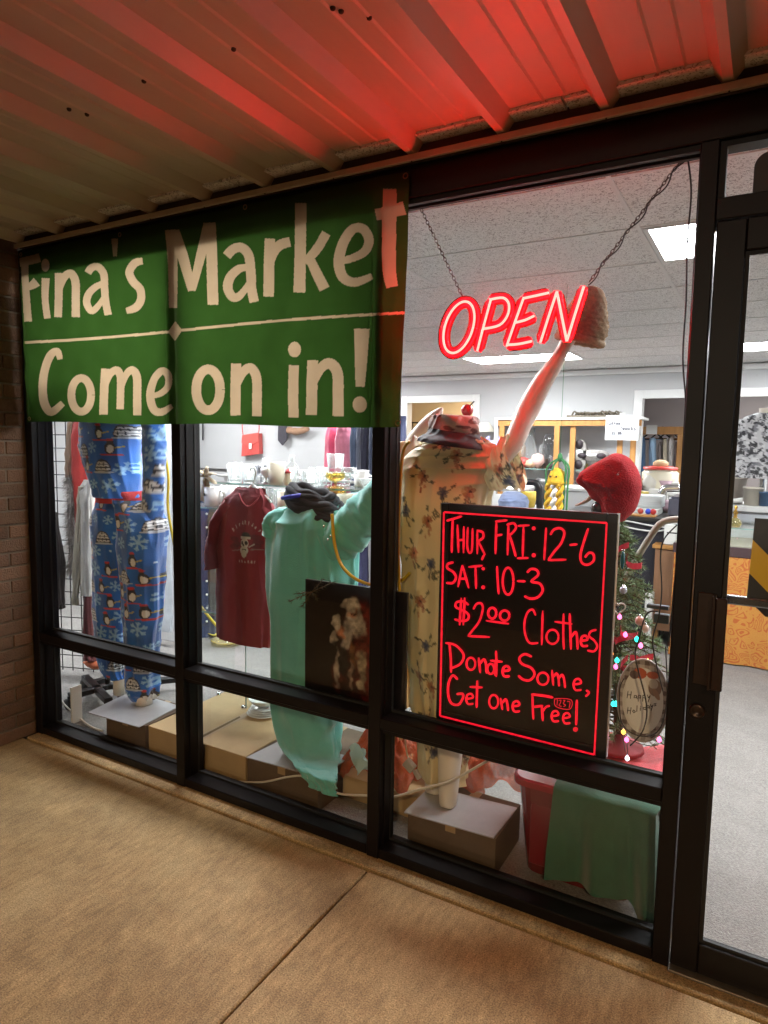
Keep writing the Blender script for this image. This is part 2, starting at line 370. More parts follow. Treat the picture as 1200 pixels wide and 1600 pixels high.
obj('lock_cylinder', MB().loft([[(-.046+r*math.cos(t), y, .783+r*math.sin(t)) for t in np.linspace(0, 2*math.pi, 20, endpoint=False)] for r, y in ((.021, .002), (.021, -.004), (.017, -.008), (.014, -.008), (.012, -.006))], True, False, True), hm, dr)
obj('push_bar', MB().box(-.06, .89, .075, .1, 1.074, 1.098, .004).box(-.06, -.03, .047, .076, 1.066, 1.106, .004).box(.85, .88, .047, .076, 1.066, 1.106, .004), M('dark_chrome', (.25, .25, .25), .16, 1), dr)
obj('threshold', MB().box(-.0785, .905, -.02, .115, .0065, .014, .002), M('mill_aluminium', (.3, .27, .24), .4, .8, var=.2, scale=40), tr)
# striped arrow board hanging on the push bar
def STRIPE():
    m = M('hazard_stripes', (.8, .5, .01), .4); nd = m.node_tree.nodes; L = m.node_tree.links
    tc = nd.new('ShaderNodeTexCoord'); sp = nd.new('ShaderNodeSeparateXYZ'); L.new(tc.outputs['Object'], sp.inputs[0])
    a = nd.new('ShaderNodeMath'); a.operation = 'ADD'; L.new(sp.outputs[0], a.inputs[0]); L.new(sp.outputs[2], a.inputs[1])
    b = nd.new('ShaderNodeMath'); b.operation = 'MULTIPLY_ADD'; b.inputs[1].default_value = 5.2; b.inputs[2].default_value = 10.18; L.new(a.outputs[0], b.inputs[0])
    c = nd.new('ShaderNodeMath'); c.operation = 'FRACT'; L.new(b.outputs[0], c.inputs[0])
    d = nd.new('ShaderNodeMath'); d.operation = 'GREATER_THAN'; d.inputs[1].default_value = .5; L.new(c.outputs[0], d.inputs[0])
    mx = nd.new('ShaderNodeMixRGB'); mx.inputs[1].default_value = (.78, .48, .008, 1); mx.inputs[2].default_value = (.012, .01, .009, 1)
    L.new(d.outputs[0], mx.inputs[0]); L.new(mx.outputs[0], m.node_tree.nodes['Principled BSDF'].inputs['Base Color']); return m
hz = thing('striped_board', 'yellow and black striped warning board hanging on the door push bar', 'sign', (.2, .11, 1.05))
obj('board', MB().prism([(.058, 1.315), (.30, 1.315), (.30, 1.09), (.26, 1.045), (.10, 1.045), (.052, 1.09)], .108, .112), STRIPE(), hz)
obj('hook', MB().tube([(.17, .11, 1.30), (.17, .115, 1.1), (.17, .105, 1.1)], .002), blackm, hz)
# dark rounded decal inside the transom
th = [(0.035+.035*math.cos(a), 2.225+.035*math.sin(a)) for a in np.linspace(math.pi, math.pi/2, 8)]
dz_ = solo('dark_decal', MB().prism([(0.0, 2.152), *th, (.16, 2.26), (.16, 2.152)], G-.027, G-.025), M('dark_vinyl', (.035, .035, .04), .5), 'dark rounded vinyl panel stuck inside the pane above the door', 'decal')
# wall to the right of the door, out of the picture
struct('wall_front', MB().box(.957, 3.1, -.0, .12, 0, 2.45), M('brick_far', (.16, .09, .06), .9, var=.3, scale=30, bump=.3, bscale=60))
struct('wall_front_upper', MB().box(-8.6, 3.1, .02, .13, 2.4605, 3.2).box(-8.6, -3.29, .06, .12, 0, 2.46), wallm)
# ================================================================ the shop
carpet = M('grey_carpet', (.235, .222, .21), .95, var=.5, scale=130, bump=.8, bscale=200, detail=8)
stains(carpet, [(.18, .17, .16), (.29, .275, .26)], 3.0, .5)
struct('floor', MB().box(-8.5, 3.0, .162, 10.0, -.2, .002), carpet)
CZ = 2.44; YB = 6.4
dl = (P(636, 630, y=YB)[0], P(741, 630, y=YB)[0]); drr = (P(1003, 620, y=YB)[0], .95); DH = 2.09
mb = MB(); 
for a, b in ((-8.6, dl[0]), (dl[1], drr[0]), (drr[1], 3.1)): mb.box(a, b, YB, YB+.12, 0, DH)
mb.box(-8.6, 3.1, YB, YB+.12, DH, 2.6)
struct('wall_back', mb, wallm)
struct('wall_left', MB().box(-8.6, -8.5, .1, YB, 0, 2.6), wallm)
struct('wall_right', MB().box(3.0, 3.1, .1, YB, 0, 2.6), wallm)
for nm, a, b in (('left', *dl), ('right', *drr)):
    t = .085
    struct('door_trim_'+nm, MB().box(a-t, a+.012, YB-.02, YB-.0005, 0, DH+t, .004).box(b-.012, b+t, YB-.02, YB-.0005, 0, DH+t, .004).box(a+.0125, b-.0125, YB-.0195, YB-.0005, DH-.012, DH+t, .004)
           .box(a, a+.012, YB-.0005, YB+.13, 0, DH).box(b-.012, b, YB-.0005, YB+.13, 0, DH), trim)
struct('crown_moulding', MB().box(-8.5, 3.0, YB-.05, YB-.001, 2.37, 2.435, .012), trim)
roomL = M('cream_wall', (.66, .55, .4), .7); roomR = M('taupe_wall', (.42, .38, .38), .75)
struct('back_room_left', MB().box(-6.2, -2.2, 8.4, 8.5, 0, 2.5).box(-6.3, -6.2, YB+.13, 8.4, 0, 2.5).box(-2.21, -2.15, YB+.13, 8.4, 0, 2.5).box(-6.2, -2.21, YB+.13, 8.4, 2.44, 2.5), roomL)
struct('back_room_right', MB().box(-2.14, 3, 8.7, 8.8, 0, 2.5).box(-2.14, -2.08, YB+.13, 8.7, 0, 2.5).box(3, 3.1, YB+.13, 8.7, 0, 2.5).box(-2.08, 3, YB+.13, 8.7, 2.44, 2.5), roomR)
# ---- ceiling: backing, T bars, tiles
def TILE():
    m = M('acoustic_tile', (.78, .765, .75), .9, rand=.03); nd = m.node_tree.nodes; L = m.node_tree.links; b = nd['Principled BSDF']
    tc = nd.new('ShaderNodeTexCoord'); oi = nd.new('ShaderNodeObjectInfo'); vm = nd.new('ShaderNodeVectorMath'); L.new(tc.outputs['Object'], vm.inputs[0])
    cx = nd.new('ShaderNodeCombineXYZ'); mu = nd.new('ShaderNodeMath'); mu.operation = 'MULTIPLY'; mu.inputs[1].default_value = 37; L.new(oi.outputs['Random'], mu.inputs[0]); L.new(mu.outputs[0], cx.inputs[0]); L.new(cx.outputs[0], vm.inputs[1])
    nz = nd.new('ShaderNodeTexNoise'); nz.inputs['Scale'].default_value = 62; nz.inputs['Detail'].default_value = 2.5; nz.inputs['Distortion'].default_value = 2.2; L.new(vm.outputs[0], nz.inputs['Vector'])
    mr = nd.new('ShaderNodeMapRange'); mr.inputs[1].default_value = .545; mr.inputs[2].default_value = .60; mr.inputs[3].default_value = 0; mr.inputs[4].default_value = .75; L.new(nz.outputs[0], mr.inputs[0])
    mx = nd.new('ShaderNodeMixRGB'); mx.inputs[2].default_value = (.2, .17, .16, 1); L.new(mr.outputs[0], mx.inputs[0]); L.new(b.inputs['Base Color'].links[0].from_socket, mx.inputs[1]); L.new(mx.outputs[0], b.inputs['Base Color'])
    bp = nd.new('ShaderNodeBump'); bp.inputs['Strength'].default_value = .5; bp.inputs['Distance'].default_value = .004; bp.invert = True; L.new(mr.outputs[0], bp.inputs['Height']); L.new(bp.outputs[0], b.inputs['Normal'])
    return m
tilem = TILE()
ceil = struct('ceiling', MB().box(-8.5, 3.0, .13, YB, 2.475, 2.6), white)
TX, TY = 1.22, .61; X0 = -.47-TX*6.0; Y0 = 1.145-TY
nx, ny = 9, 10
lights = {(6, 1), (4, 0), (2, 0), (6, 7-0), (4, 7), (2, 7), (0, 7), (8, 1), (8, 7)}
tme = None; tbar = M('ceiling_grid_bar', (.7, .69, .675), .6)
for i in range(nx+1):
    xx = X0+i*TX
    if -8.5 < xx < 3: struct('ceiling_bar', MB().box(xx-.009, xx+.009, .131, YB, CZ-.0005, CZ+.003), tbar, ceil)
for j in range(-1, ny+1):
    yy = Y0+j*TY
    if .14 < yy < YB:
        struct('ceiling_bar', MB().box(-8.5, 3.0, yy-.009, yy+.009, CZ-.0002, CZ+.0034), tbar, ceil)
for i in range(-1, nx+1):
    for j in range(-1, ny):
        if (i, j) in lights: continue
        x0 = X0+i*TX; y0 = Y0+j*TY
        if y0+TY < .2 or y0 > YB or x0+TX < -8.5 or x0 > 3: continue
        if tme is None:
            o = obj('tile', MB().box(-TX/2+.004, TX/2-.004, -TY/2+.004, TY/2-.004, .0038, .016), tilem, ceil); tme = o.data
        else:
            o = bpy.data.objects.new('tile', tme); COL.objects.link(o); o.parent = ceil
        o.location = (x0+TX/2, y0+TY/2, CZ)
difm = M('light_diffuser', (.96, .98, 1.0), .5, emit=TROFFER)
lab = {(6, 1): 'bright ceiling light panel nearest the door, close to the window', (4, 7): 'long bright ceiling light panel at the back, below the red sign', (6, 7): 'bright ceiling light panel seen through the door glass'}
cl = None
for n, (i, j) in enumerate(sorted(lights, key=lambda q: q not in lab)):
    x0 = X0+i*TX; y0 = Y0+j*TY
    if cl is None:
        cl = thing('ceiling_light', lab[(i, j)], 'ceiling light', (0, 0, CZ), 'ceiling light panels')
        obj('frame', MB().box(-TX/2+.013, TX/2-.013, -TY/2+.013, -TY/2+.035, CZ-.003, CZ+.03).box(-TX/2+.013, TX/2-.013, TY/2-.035, TY/2-.013, CZ-.003, CZ+.03)
            .box(-TX/2+.013, -TX/2+.035, -TY/2+.035, TY/2-.035, CZ-.003, CZ+.03).box(TX/2-.035, TX/2-.013, -TY/2+.035, TY/2-.035, CZ-.003, CZ+.03), trim, cl)
        obj('diffuser', MB().box(-TX/2+.035, TX/2-.035, -TY/2+.035, TY/2-.035, CZ+.004, CZ+.012), difm, cl)
        cl.location = (x0+TX/2, y0+TY/2, CZ)
    else:
        dup(cl, (x0+TX/2, y0+TY/2, CZ), lab.get((i, j)) or {(4, 0): 'ceiling light panel close behind the window, above the teal robe', (2, 0): 'ceiling light panel close behind the window, above the far left bay', (2, 7): 'ceiling light panel at the back, above the hanging trousers', (0, 7): 'ceiling light panel in the far left back corner of the shop', (8, 1): 'ceiling light panel near the front right of the shop', (8, 7): 'ceiling light panel in the far right back corner of the shop'}[(i, j)])
# lamps of the two back rooms
for nm, cx, cy, c, e in (('cream', -3.9, 7.5, (1, .78, .5), 26.0), ('taupe', .2, 7.6, (1, .97, .93), 14.0)):
    t = thing('ceiling_light', f'ceiling light of the {nm} back room behind the shop', 'ceiling light', (cx, cy, 2.4))
    obj('frame', MB().box(cx-.62, cx+.62, cy-.31, cy+.31, 2.425, 2.439), trim, t)
    obj('diffuser', MB().box(cx-.58, cx+.58, cy-.27, cy+.27, 2.41, 2.4245), M('diffuser_'+nm, c, .5, emit=e), t)
# ---- car-park lamp behind the camera, plus a lower lamp added for the shop front
lensm = M('lamp_lens', (1, .66, .3), .4, emit=40)
def street_lamp(x, y, h, label, watt, aim, size, col):
    lp = thing('street_lamp', label, 'street lamp', (x, y, -.13), 'car park lamps')
    obj('pole', MB().tube([(x, y, -.13), (x, y, h+.15)], [.07, .05], 12), blackm, lp)
    obj('base', MB().lathe((x, y, -.13), [(.25, 0), (.25, .5), (.2, .55), (.05, .55)], 16), conc, lp)
    hd = obj('lamp_head', MB().box(x-.2, x+.2, y+.05, y+.65, h+.07, h+.19, .02), blackm, lp)
    obj('lens', MB().box(x-.15, x+.15, y+.15, y+.6, h+.05, h+.069), lensm, hd)
    ld = bpy.data.lights.new('street_lamp_light', 'SPOT'); ld.energy = watt; ld.color = col; ld.shadow_soft_size = size; ld.spot_size = math.radians(150); ld.spot_blend = .5
    lo = bpy.data.objects.new('street_lamp_light', ld); COL.objects.link(lo); lo.location = (x, y+.38, h)
    lo.rotation_euler = (Vector(aim)-Vector(lo.location)).to_track_quat('-Z', 'Y').to_euler()
street_lamp(2.2, -8.0, 5.4, 'warm car park lamp on a tall pole behind the camera to the right', LAMP_W, (-1.5, -1, 0), .25, (1, .66, .34))
street_lamp(-1.0, -17.0, 3.05, 'low warm lamp added farther behind the camera to light the shop front', LAMP_W*1.2, (-1.5, 0, 1.5), .25, (1, .8, .58))  # added low lamp, lights banner and window display from under the canopy edge
# ================================================================ WRITING
def ell(cx, cy, rx, ry, n=16, a0=0): return [(cx+rx*math.cos(a0+2*math.pi*i/n), cy+ry*math.sin(a0+2*math.pi*i/n)) for i in range(n+1)]
def ribbon(mb, pts, w, fn, smooth=4, mi=0, taper=None, round_ends=False):
    """flat brush stroke: centre line and width in picture units, laid on a surface by fn(points)"""
    p = cr(pts, smooth) if len(pts) > 2 else np.array([np.array(pts[0])+(np.array(pts[1])-np.array(pts[0]))*t for t in np.linspace(0, 1, 6)])
    n = len(p); t = np.gradient(p, axis=0); t /= (np.linalg.norm(t, axis=1)[:, None]+1e-9); nn = np.stack([-t[:, 1], t[:, 0]], 1)
    ww = np.full(n, float(w)) if taper is None else np.interp(np.linspace(0, 1, n), np.linspace(0, 1, len(taper)), np.array(taper, float))
    if round_ends:
        e = np.minimum(np.arange(n), np.arange(n)[::-1]); ww = ww*np.where(e == 0, .55, 1.0)
    L_ = p+nn*ww[:, None]/2; R_ = p-nn*ww[:, None]/2
    v = fn(np.concatenate([L_, R_])); mb.add(v, [(i, i+1, n+i+1, n+i) for i in range(n-1)], False, mi)
def disc(mb, cx, cy, rx, ry, fn, n=18, mi=0):
    v = fn(np.array([(cx+rx*math.cos(2*math.pi*i/n), cy+ry*math.sin(2*math.pi*i/n)) for i in range(n)])); mb.add(v, [tuple(range(n))], False, mi)
# ---------------------------------------------------------------- green banner
def ban_y(x, z):
    s = .0022*np.sin(x*37+z*11)*np.sin(x*5-z*21)+.0018*np.sin(z*46+x*8)*np.sin(x*13)
    for a, b in bays[:2]:
        c = (a+b)/2; h = (b-a)/2; q = np.clip(1-((x-c)/h)**2, 0, 1); s += .02*np.sqrt(q)*np.clip((2.33-z)/.25, 0, 1)
    y = -.014 + s + .0035*np.sin(x*9+z*3)*np.clip((2.3-z)*2, 0, 1) + .0025*np.sin(x*23-z*6)
    y -= .035*np.clip((x+1.03)/.06, 0, 1)**2*np.clip((2.1-z)/.5, 0, 1)
    return np.minimum(y, np.where((x < -3.02) | ((x > -2.09) & (x < -2.01)) | (x > -1.12), -.005, 1))
bn = thing('shop_banner', 'green vinyl banner with cream lettering hung across the left window bays', 'banner', (-2, -.02, 1.56))
def banfn(U, V):
    x = -3.045+U*(2.074); zt = 2.372-.004*U; zb = 1.580-.024*U+.004*np.sin(U*13); z = zb+(zt-zb)*V
    return np.stack([x, ban_y(x, z), z], 1)
def BANNER(name, col, tr, var):
    m = M(name, col, .36, var=var, scale=7, bump=.05, bscale=14, trans=tr, spec=.45); return m
BAN = [
 ('F', [([(52, 245), (85, 238), (117, 230)], 26), ([(73, 240), (74, 300), (82, 417)], [22, 20, 24]), ([(76, 320), (95, 310), (108, 300)], [16, 24, 30])], []),
 ('i', [([(134, 290), (132, 350), (139, 408)], [24, 20, 20])], [(133, 252, 12, 19)]),
 ('n', [([(172, 275), (172, 340), (170, 404)], 23), ([(174, 325), (188, 288), (207, 276), (221, 300), (222, 350), (222, 404)], [16, 22, 24, 24, 24, 24])], []),
 ('a', [([(257, 275), (268, 260), (287, 257), (304, 278), (306, 312), (309, 355), (317, 398)], 22), ([(302, 305), (280, 316), (260, 336), (254, 362), (268, 386), (287, 372), (304, 345)], [16, 20, 22, 22, 20, 18, 12])], []),
 ("'", [([(336, 174), (337, 226)], [20, 11])], []),
 ('s', [([(418, 240), (395, 246), (379, 272), (390, 300), (410, 322), (413, 352), (398, 376), (370, 386)], [20, 24, 24, 24, 24, 24, 24, 18])], []),
 ('M', [([(500, 148), (506, 250), (507, 377)], [34, 28, 24]), ([(512, 150), (535, 225), (563, 326)], [26, 32, 24]), ([(563, 326), (588, 225), (610, 130)], [20, 28, 28]), ([(618, 127), (621, 250), (624, 368)], [28, 32, 32])], []),
 ('a', [([(664, 225), (682, 206), (706, 200), (728, 222), (735, 275), (737, 320), (745, 360)], 28), ([(730, 258), (702, 262), (676, 285), (667, 318), (683, 346), (706, 338), (732, 300)], [18, 24, 28, 28, 26, 22, 14])], []),
 ('r', [([(791, 174), (788, 260), (787, 344)], 31), ([(793, 250), (803, 214), (822, 192), (850, 184)], [16, 26, 30, 28])], []),
 ('k', [([(881, 70), (880, 200), (877, 332)], [33, 33, 35]), ([(956, 158), (928, 205), (893, 244)], [28, 28, 24]), ([(905, 226), (926, 272), (951, 322)], [24, 30, 32])], []),
 ('e', [([(994, 240), (1030, 232), (1068, 212), (1081, 178), (1064, 146), (1034, 146), (1006, 186), (993, 240), (1004, 286), (1040, 302), (1090, 284)], [20, 22, 26, 28, 28, 28, 30, 32, 30, 26, 18])], []),
 ('t', [([(1142, 28), (1140, 150), (1140, 260), (1149, 316)], [40, 42, 40, 34]), ([(1101, 104), (1140, 96), (1185, 84)], [34, 36, 40])], []),
 ('line', [([(72, 479), (280, 466), (508, 446)], 8), ([(508, 445), (860, 411), (1190, 391)], 8)], []),
 ('C', [([(176, 528), (168, 504), (148, 516), (132, 556), (125, 606), (130, 656), (150, 682), (184, 656)], [16, 20, 24, 24, 25, 25, 24, 18])], []),
 ('o', [(ell(238, 632, 29, 49), 23)], []),
 ('m', [([(309, 555), (305, 620), (303, 690)], 25), ([(308, 610), (322, 572), (342, 560), (353, 580), (353, 630), (352, 674)], [14, 20, 24, 22, 22, 22]), ([(356, 610), (370, 572), (388, 560), (401, 580), (402, 630), (402, 692)], [14, 20, 24, 24, 24, 24])], []),
 ('e', [([(440, 636), (470, 628), (492, 606), (492, 574), (474, 562), (452, 586), (440, 632), (450, 674), (474, 682), (504, 664)], [14, 18, 20, 22, 22, 22, 24, 24, 22, 14])], []),
 ('o', [(ell(610, 617, 35, 60), 28)], []),
 ('n', [([(692, 540), (690, 620), (690, 692)], 30), ([(694, 606), (712, 566), (734, 553), (751, 580), (753, 640), (752, 694)], [16, 26, 28, 28, 28, 28])], []),
 ('i', [([(861, 545), (859, 620), (860, 698)], 30)], [(863, 499, 19, 23)]),
 ('n', [([(916, 530), (914, 610), (912, 690)], 32), ([(918, 600), (940, 554), (966, 540), (988, 566), (991, 630), (990, 694)], [18, 28, 32, 32, 32, 34])], []),
 ('!', [([(1060, 438), (1058, 520), (1055, 608)], [46, 38, 26])], [(1054, 660, 21, 24)]),
]
# the lettering is printed in the vinyl: colour per vertex, so the shop light glows through both inks alike
NU, NV = 960, 380
_U, _V = np.meshgrid(np.linspace(0, 1, NU), np.linspace(0, 1, NV), indexing='ij'); _b = banfn(_U.ravel(), _V.ravel())
_d = _b-CAM; _zz = _d@_f; bx_ = (600+F_PX*(_d@_r)/_zz)*1.875; by_ = (800-F_PX*(_d@_u)/_zz-280)*1.875
inkmask = np.zeros(len(bx_), bool)
def fill(poly):
    """mark the vertices inside a convex polygon given in picture units"""
    poly = np.array(poly); lo = poly.min(0); hi = poly.max(0)
    idx = np.nonzero((bx_ >= lo[0]) & (bx_ <= hi[0]) & (by_ >= lo[1]) & (by_ <= hi[1]) & ~inkmask)[0]
    if not len(idx): return
    pos = np.ones(len(idx), bool); neg = np.ones(len(idx), bool)
    for q in range(len(poly)):
        a, b = poly[q], poly[(q+1) % len(poly)]; s = (b[0]-a[0])*(by_[idx]-a[1])-(b[1]-a[1])*(bx_[idx]-a[0]); pos &= s >= -1e-6; neg &= s <= 1e-6
    inkmask[idx[pos | neg]] = True
for nm, st, dt in BAN:
    for pts, w in st:
        p = cr(pts, 5) if len(pts) > 2 else cr(pts, 6); n = len(p); t = np.gradient(p, axis=0); t /= (np.linalg.norm(t, axis=1)[:, None]+1e-9); nn = np.stack([-t[:, 1], t[:, 0]], 1)
        ww = np.interp(np.linspace(0, 1, n), np.linspace(0, 1, len(w)), w) if isinstance(w, list) else np.full(n, w); A_ = p+nn*ww[:, None]/2; B_ = p-nn*ww[:, None]/2
        for q in range(n-1):
            fill([A_[q], A_[q+1], B_[q+1]]); fill([A_[q], B_[q+1], B_[q]])
    for d in dt: fill([(d[0]+d[2]*math.cos(a), d[1]+d[3]*math.sin(a)) for a in np.linspace(0, 2*math.pi, 20, endpoint=False)])
fill([(513, 416), (534, 442), (513, 474), (492, 448)])
bcol = np.where(inkmask[:, None], np.array([[.38, .265, .155]]), np.array([[.022, .056, .009]]))
bvin = M('banner_vinyl', vcol=True, rough=.38, var=.12, scale=6, bump=.05, bscale=14, trans=.52, spec=.4)
obj('sheet', MB().grid(NU, NV, banfn, True, 0, bcol), bvin, bn)
for gx_, gz_ in ((-3.03, 2.36), (-2.35, 2.36), (-1.65, 2.36), (-.985, 2.355), (-3.03, 1.595), (-.985, 1.57)):
    yb = float(ban_y(np.array([gx_]), np.array([gz_]))[0])-.002
    obj('grommet', MB().tube([(gx_+.008*math.cos(a), yb, gz_+.008*math.sin(a)) for a in np.linspace(0, 6.283, 14, endpoint=False)], .002, 6, closed=True), M('brass_eyelet', (.3, .22, .1), .35, .9), bn)
# ---------------------------------------------------------------- red OPEN sign
OY = .16
sg = thing('open_sign', 'red lit OPEN sign hanging on chains inside the window', 'sign', P(800, 545, y=OY))
def ofn(dy):
    return lambda p: np.array([P(620+a/2.069, 200+b/2.069, y=OY+dy) for a, b in p])
core = M('led_core', (1, .33, .3), .4, emit=1.6)
core.node_tree.nodes['Principled BSDF'].inputs['Emission Color'].default_value = (1, .0055, .0045, 1)
core.node_tree.nodes['Principled BSDF'].inputs['Emission Strength'].default_value = NEON
glow = M('red_acrylic', (.8, .004, .02), .3, emit=.45)
halo = M('red_acrylic_rim', (.9, .004, .02), .3, emit=2.2)
OL = [('O', [(ell(0, 0, 1, 1, 24), True)]),
      ('P', [([(262, 722), (284, 637), (306, 556)], 0), ([(302, 556), (345, 550), (364, 570), (360, 606), (334, 638), (284, 650)], 0)]),
      ('E', [([(492, 534), (452, 543), (410, 552)], 0), ([(412, 550), (384, 628), (357, 706)], 0), ([(356, 702), (396, 699), (438, 690)], 0), ([(384, 630), (416, 622), (446, 608)], 0)]),
      ('N', [([(466, 694), (492, 612), (519, 530)], 0), ([(519, 530), (535, 610), (551, 690)], 0), ([(551, 690), (578, 602), (606, 514)], 0)])]
for nm, sts in OL:
    bk = MB(); cm = MB(); hl = MB(); hs = MB()
    for j, (pts, _) in enumerate(sts):
        if nm == 'O':
            pts = [(203+47*math.cos(t)+18*(-math.sin(t)), 645-84*(-math.sin(t))*1.0-0) for t in np.linspace(0, 2*math.pi, 25)]
            pts = [(203+46*math.cos(t)+20*math.sin(t), 645-83*math.sin(t)) for t in np.linspace(0, 2*math.pi, 25)]
        q = cr(pts, 4); q3 = ofn(0)(q)
        ribbon(bk, pts, 31, ofn(.016+.0006*j), 4, round_ends=(nm != 'O'))
        ribbon(bk, pts, 31, ofn(.020+.0006*j), 4, round_ends=(nm != 'O'))
        ribbon(hs, pts, 40, ofn(.024+.0006*j), 4, round_ends=(nm != 'O')); ribbon(hs, pts, 40, ofn(.030+.0006*j), 4, round_ends=(nm != 'O'))
        cm.tube(q3+np.array([0, -.006, 0]), .0042, 8, closed=False)
        for sd in (-1, 1):
            t = np.gradient(q, axis=0); t /= (np.linalg.norm(t, axis=1)[:, None]+1e-9); nn = np.stack([-t[:, 1], t[:, 0]], 1)
            hl.tube(ofn(.004)(q+nn*sd*10.5), .0022, 6)
    lt = obj('letter', cm, core, sg)
    obj('backing', bk, glow, lt); obj('rim', hl, halo, lt); obj('housing', hs, M('sign_housing', (.06, .004, .008), .5), lt)
def chain(name, a, b, label, cat='chain', lk=.0085):
    a, b = np.array(a), np.array(b); L_ = np.linalg.norm(b-a); n = int(L_/(lk*1.45)); d = (b-a)/L_
    s1 = np.cross(d, [0, 1, 0]); s1 /= np.linalg.norm(s1); s2 = np.cross(d, s1); mb = MB()
    for i in range(n):
        c = a+d*(L_*(i+.5)/n); s = s1 if i % 2 else s2
        mb.tube([c+d*lk*math.cos(t)+s*lk*.55*math.sin(t) for t in np.linspace(0, 2*math.pi, 10, endpoint=False)], .0014, 4, closed=True)
    return obj('chain', mb, M('chain_'+name, (.1, .06, .05), .4, .9), sg)
chain('hanging_chain', P(722, 462, y=OY), P(651, 312, y=OY), 'thin chain holding up the left end of the red OPEN sign')
chain('hanging_chain', P(921, 440, y=OY), P(1074, 238, y=OY), 'chain running up right from the red OPEN sign to the window corner', lk=.0075)
dark = M('dark_cable', (.02, .018, .018), .5)
def cable(name, pts, r, mat, label, cat='cable', n=10, k=8):
    return solo(name, MB().tube(cr(pts, k), r, n), mat, label, cat)
tw = [P(919+(1072-919)*t+4*math.sin(t*26), 444-(444-246)*t+2*math.cos(t*26), y=OY-.01) for t in np.linspace(0, 1, 40)]
obj('cord', MB().tube(cr(tw, 2), .0022, 8), dark, sg)
obj('cord', MB().tube(cr([P(1074, 242, y=.13), P(1080, 300, y=.13), P(1074, 380, y=.13), P(1072, 470, y=.14), P(1067, 560, y=.14), P(1072, 640, y=.14), P(1070, 760, y=.14), P(1055, 900, y=.14), P(1045, 1010, y=.14)], 8), .0026, 8), dark, sg)
# ---------------------------------------------------------------- black writing board with red lettering
BY = .102
brd = thing('writing_board', 'black framed board with glowing red handwriting standing on the window rail', 'sign', P(812, 1165, y=BY))
c4 = [P(685, 787, y=BY), P(965, 803, y=BY), P(940, 1190, y=BY), P(686, 1129, y=BY)]
x0, x1 = -.885, -.301; zb, zt = .537, 1.303
obj('frame', MB().box(x0, x0+.03, BY, BY+.022, zb, zt, .002).box(x1-.03, x1, BY, BY+.022, zb, zt, .002).box(x0+.03, x1-.03, BY, BY+.022, zt-.03, zt, .002).box(x0+.03, x1-.03, BY, BY+.022, zb, zb+.03, .002), M('board_frame', (.012, .01, .011), .35, .2), brd)
obj('board', MB().box(x0+.03, x1-.03, BY+.006, BY+.02, zb+.03, zt-.03), M('board_black', (.008, .006, .007), .22), brd)
obj('edge_strip', MB().box(x1+.0003, x1+.003, BY+.001, BY+.021, zb, zt), M('edge_alu', (.5, .48, .45), .35, 1), brd)
redink = M('red_ink', (.9, .008, .03), .5, emit=.95)
def uneven(m, lo, hi, sc):
    nd = m.node_tree.nodes; L = m.node_tree.links; tc = nd.new('ShaderNodeTexCoord'); nz = nd.new('ShaderNodeTexNoise'); nz.inputs['Scale'].default_value = sc; nz.inputs['Detail'].default_value = 4; L.new(tc.outputs['Object'], nz.inputs['Vector'])
    mr = nd.new('ShaderNodeMapRange'); mr.inputs[1].default_value = .3; mr.inputs[2].default_value = .7; mr.inputs[3].default_value = lo; mr.inputs[4].default_value = hi; L.new(nz.outputs[0], mr.inputs[0]); L.new(mr.outputs[0], nd['Principled BSDF'].inputs['Emission Strength'])
uneven(redink, .45, 1.25, 70)
redink2 = M('red_ink_soft', (.75, .006, .03), .5, emit=.62)
wk = [0]
def wfn(p):
    wk[0] += 1; q = np.array([P(670+a/3.81, 780+b/3.81, y=BY+.004) for a, b in p]); q[:, 1] = BY-.0006-.00006*(wk[0] % 60); return q
def glyph(strokes, w=14, dots=()):
    mb = MB()
    for s in strokes: ribbon(mb, s, w*random.uniform(.9, 1.1), wfn, 4, round_ends=True)
    for d in dots: disc(mb, d[0], d[1], d[2], d[2], wfn, 12)
    return mb
E_ = lambda x, y, s=1: [(x-18*s, y+4), (x+20*s, y-4), (x+10*s, y-26*s), (x-12*s, y-20*s), (x-20*s, y+8), (x-8*s, y+34*s), (x+24*s, y+32*s)]
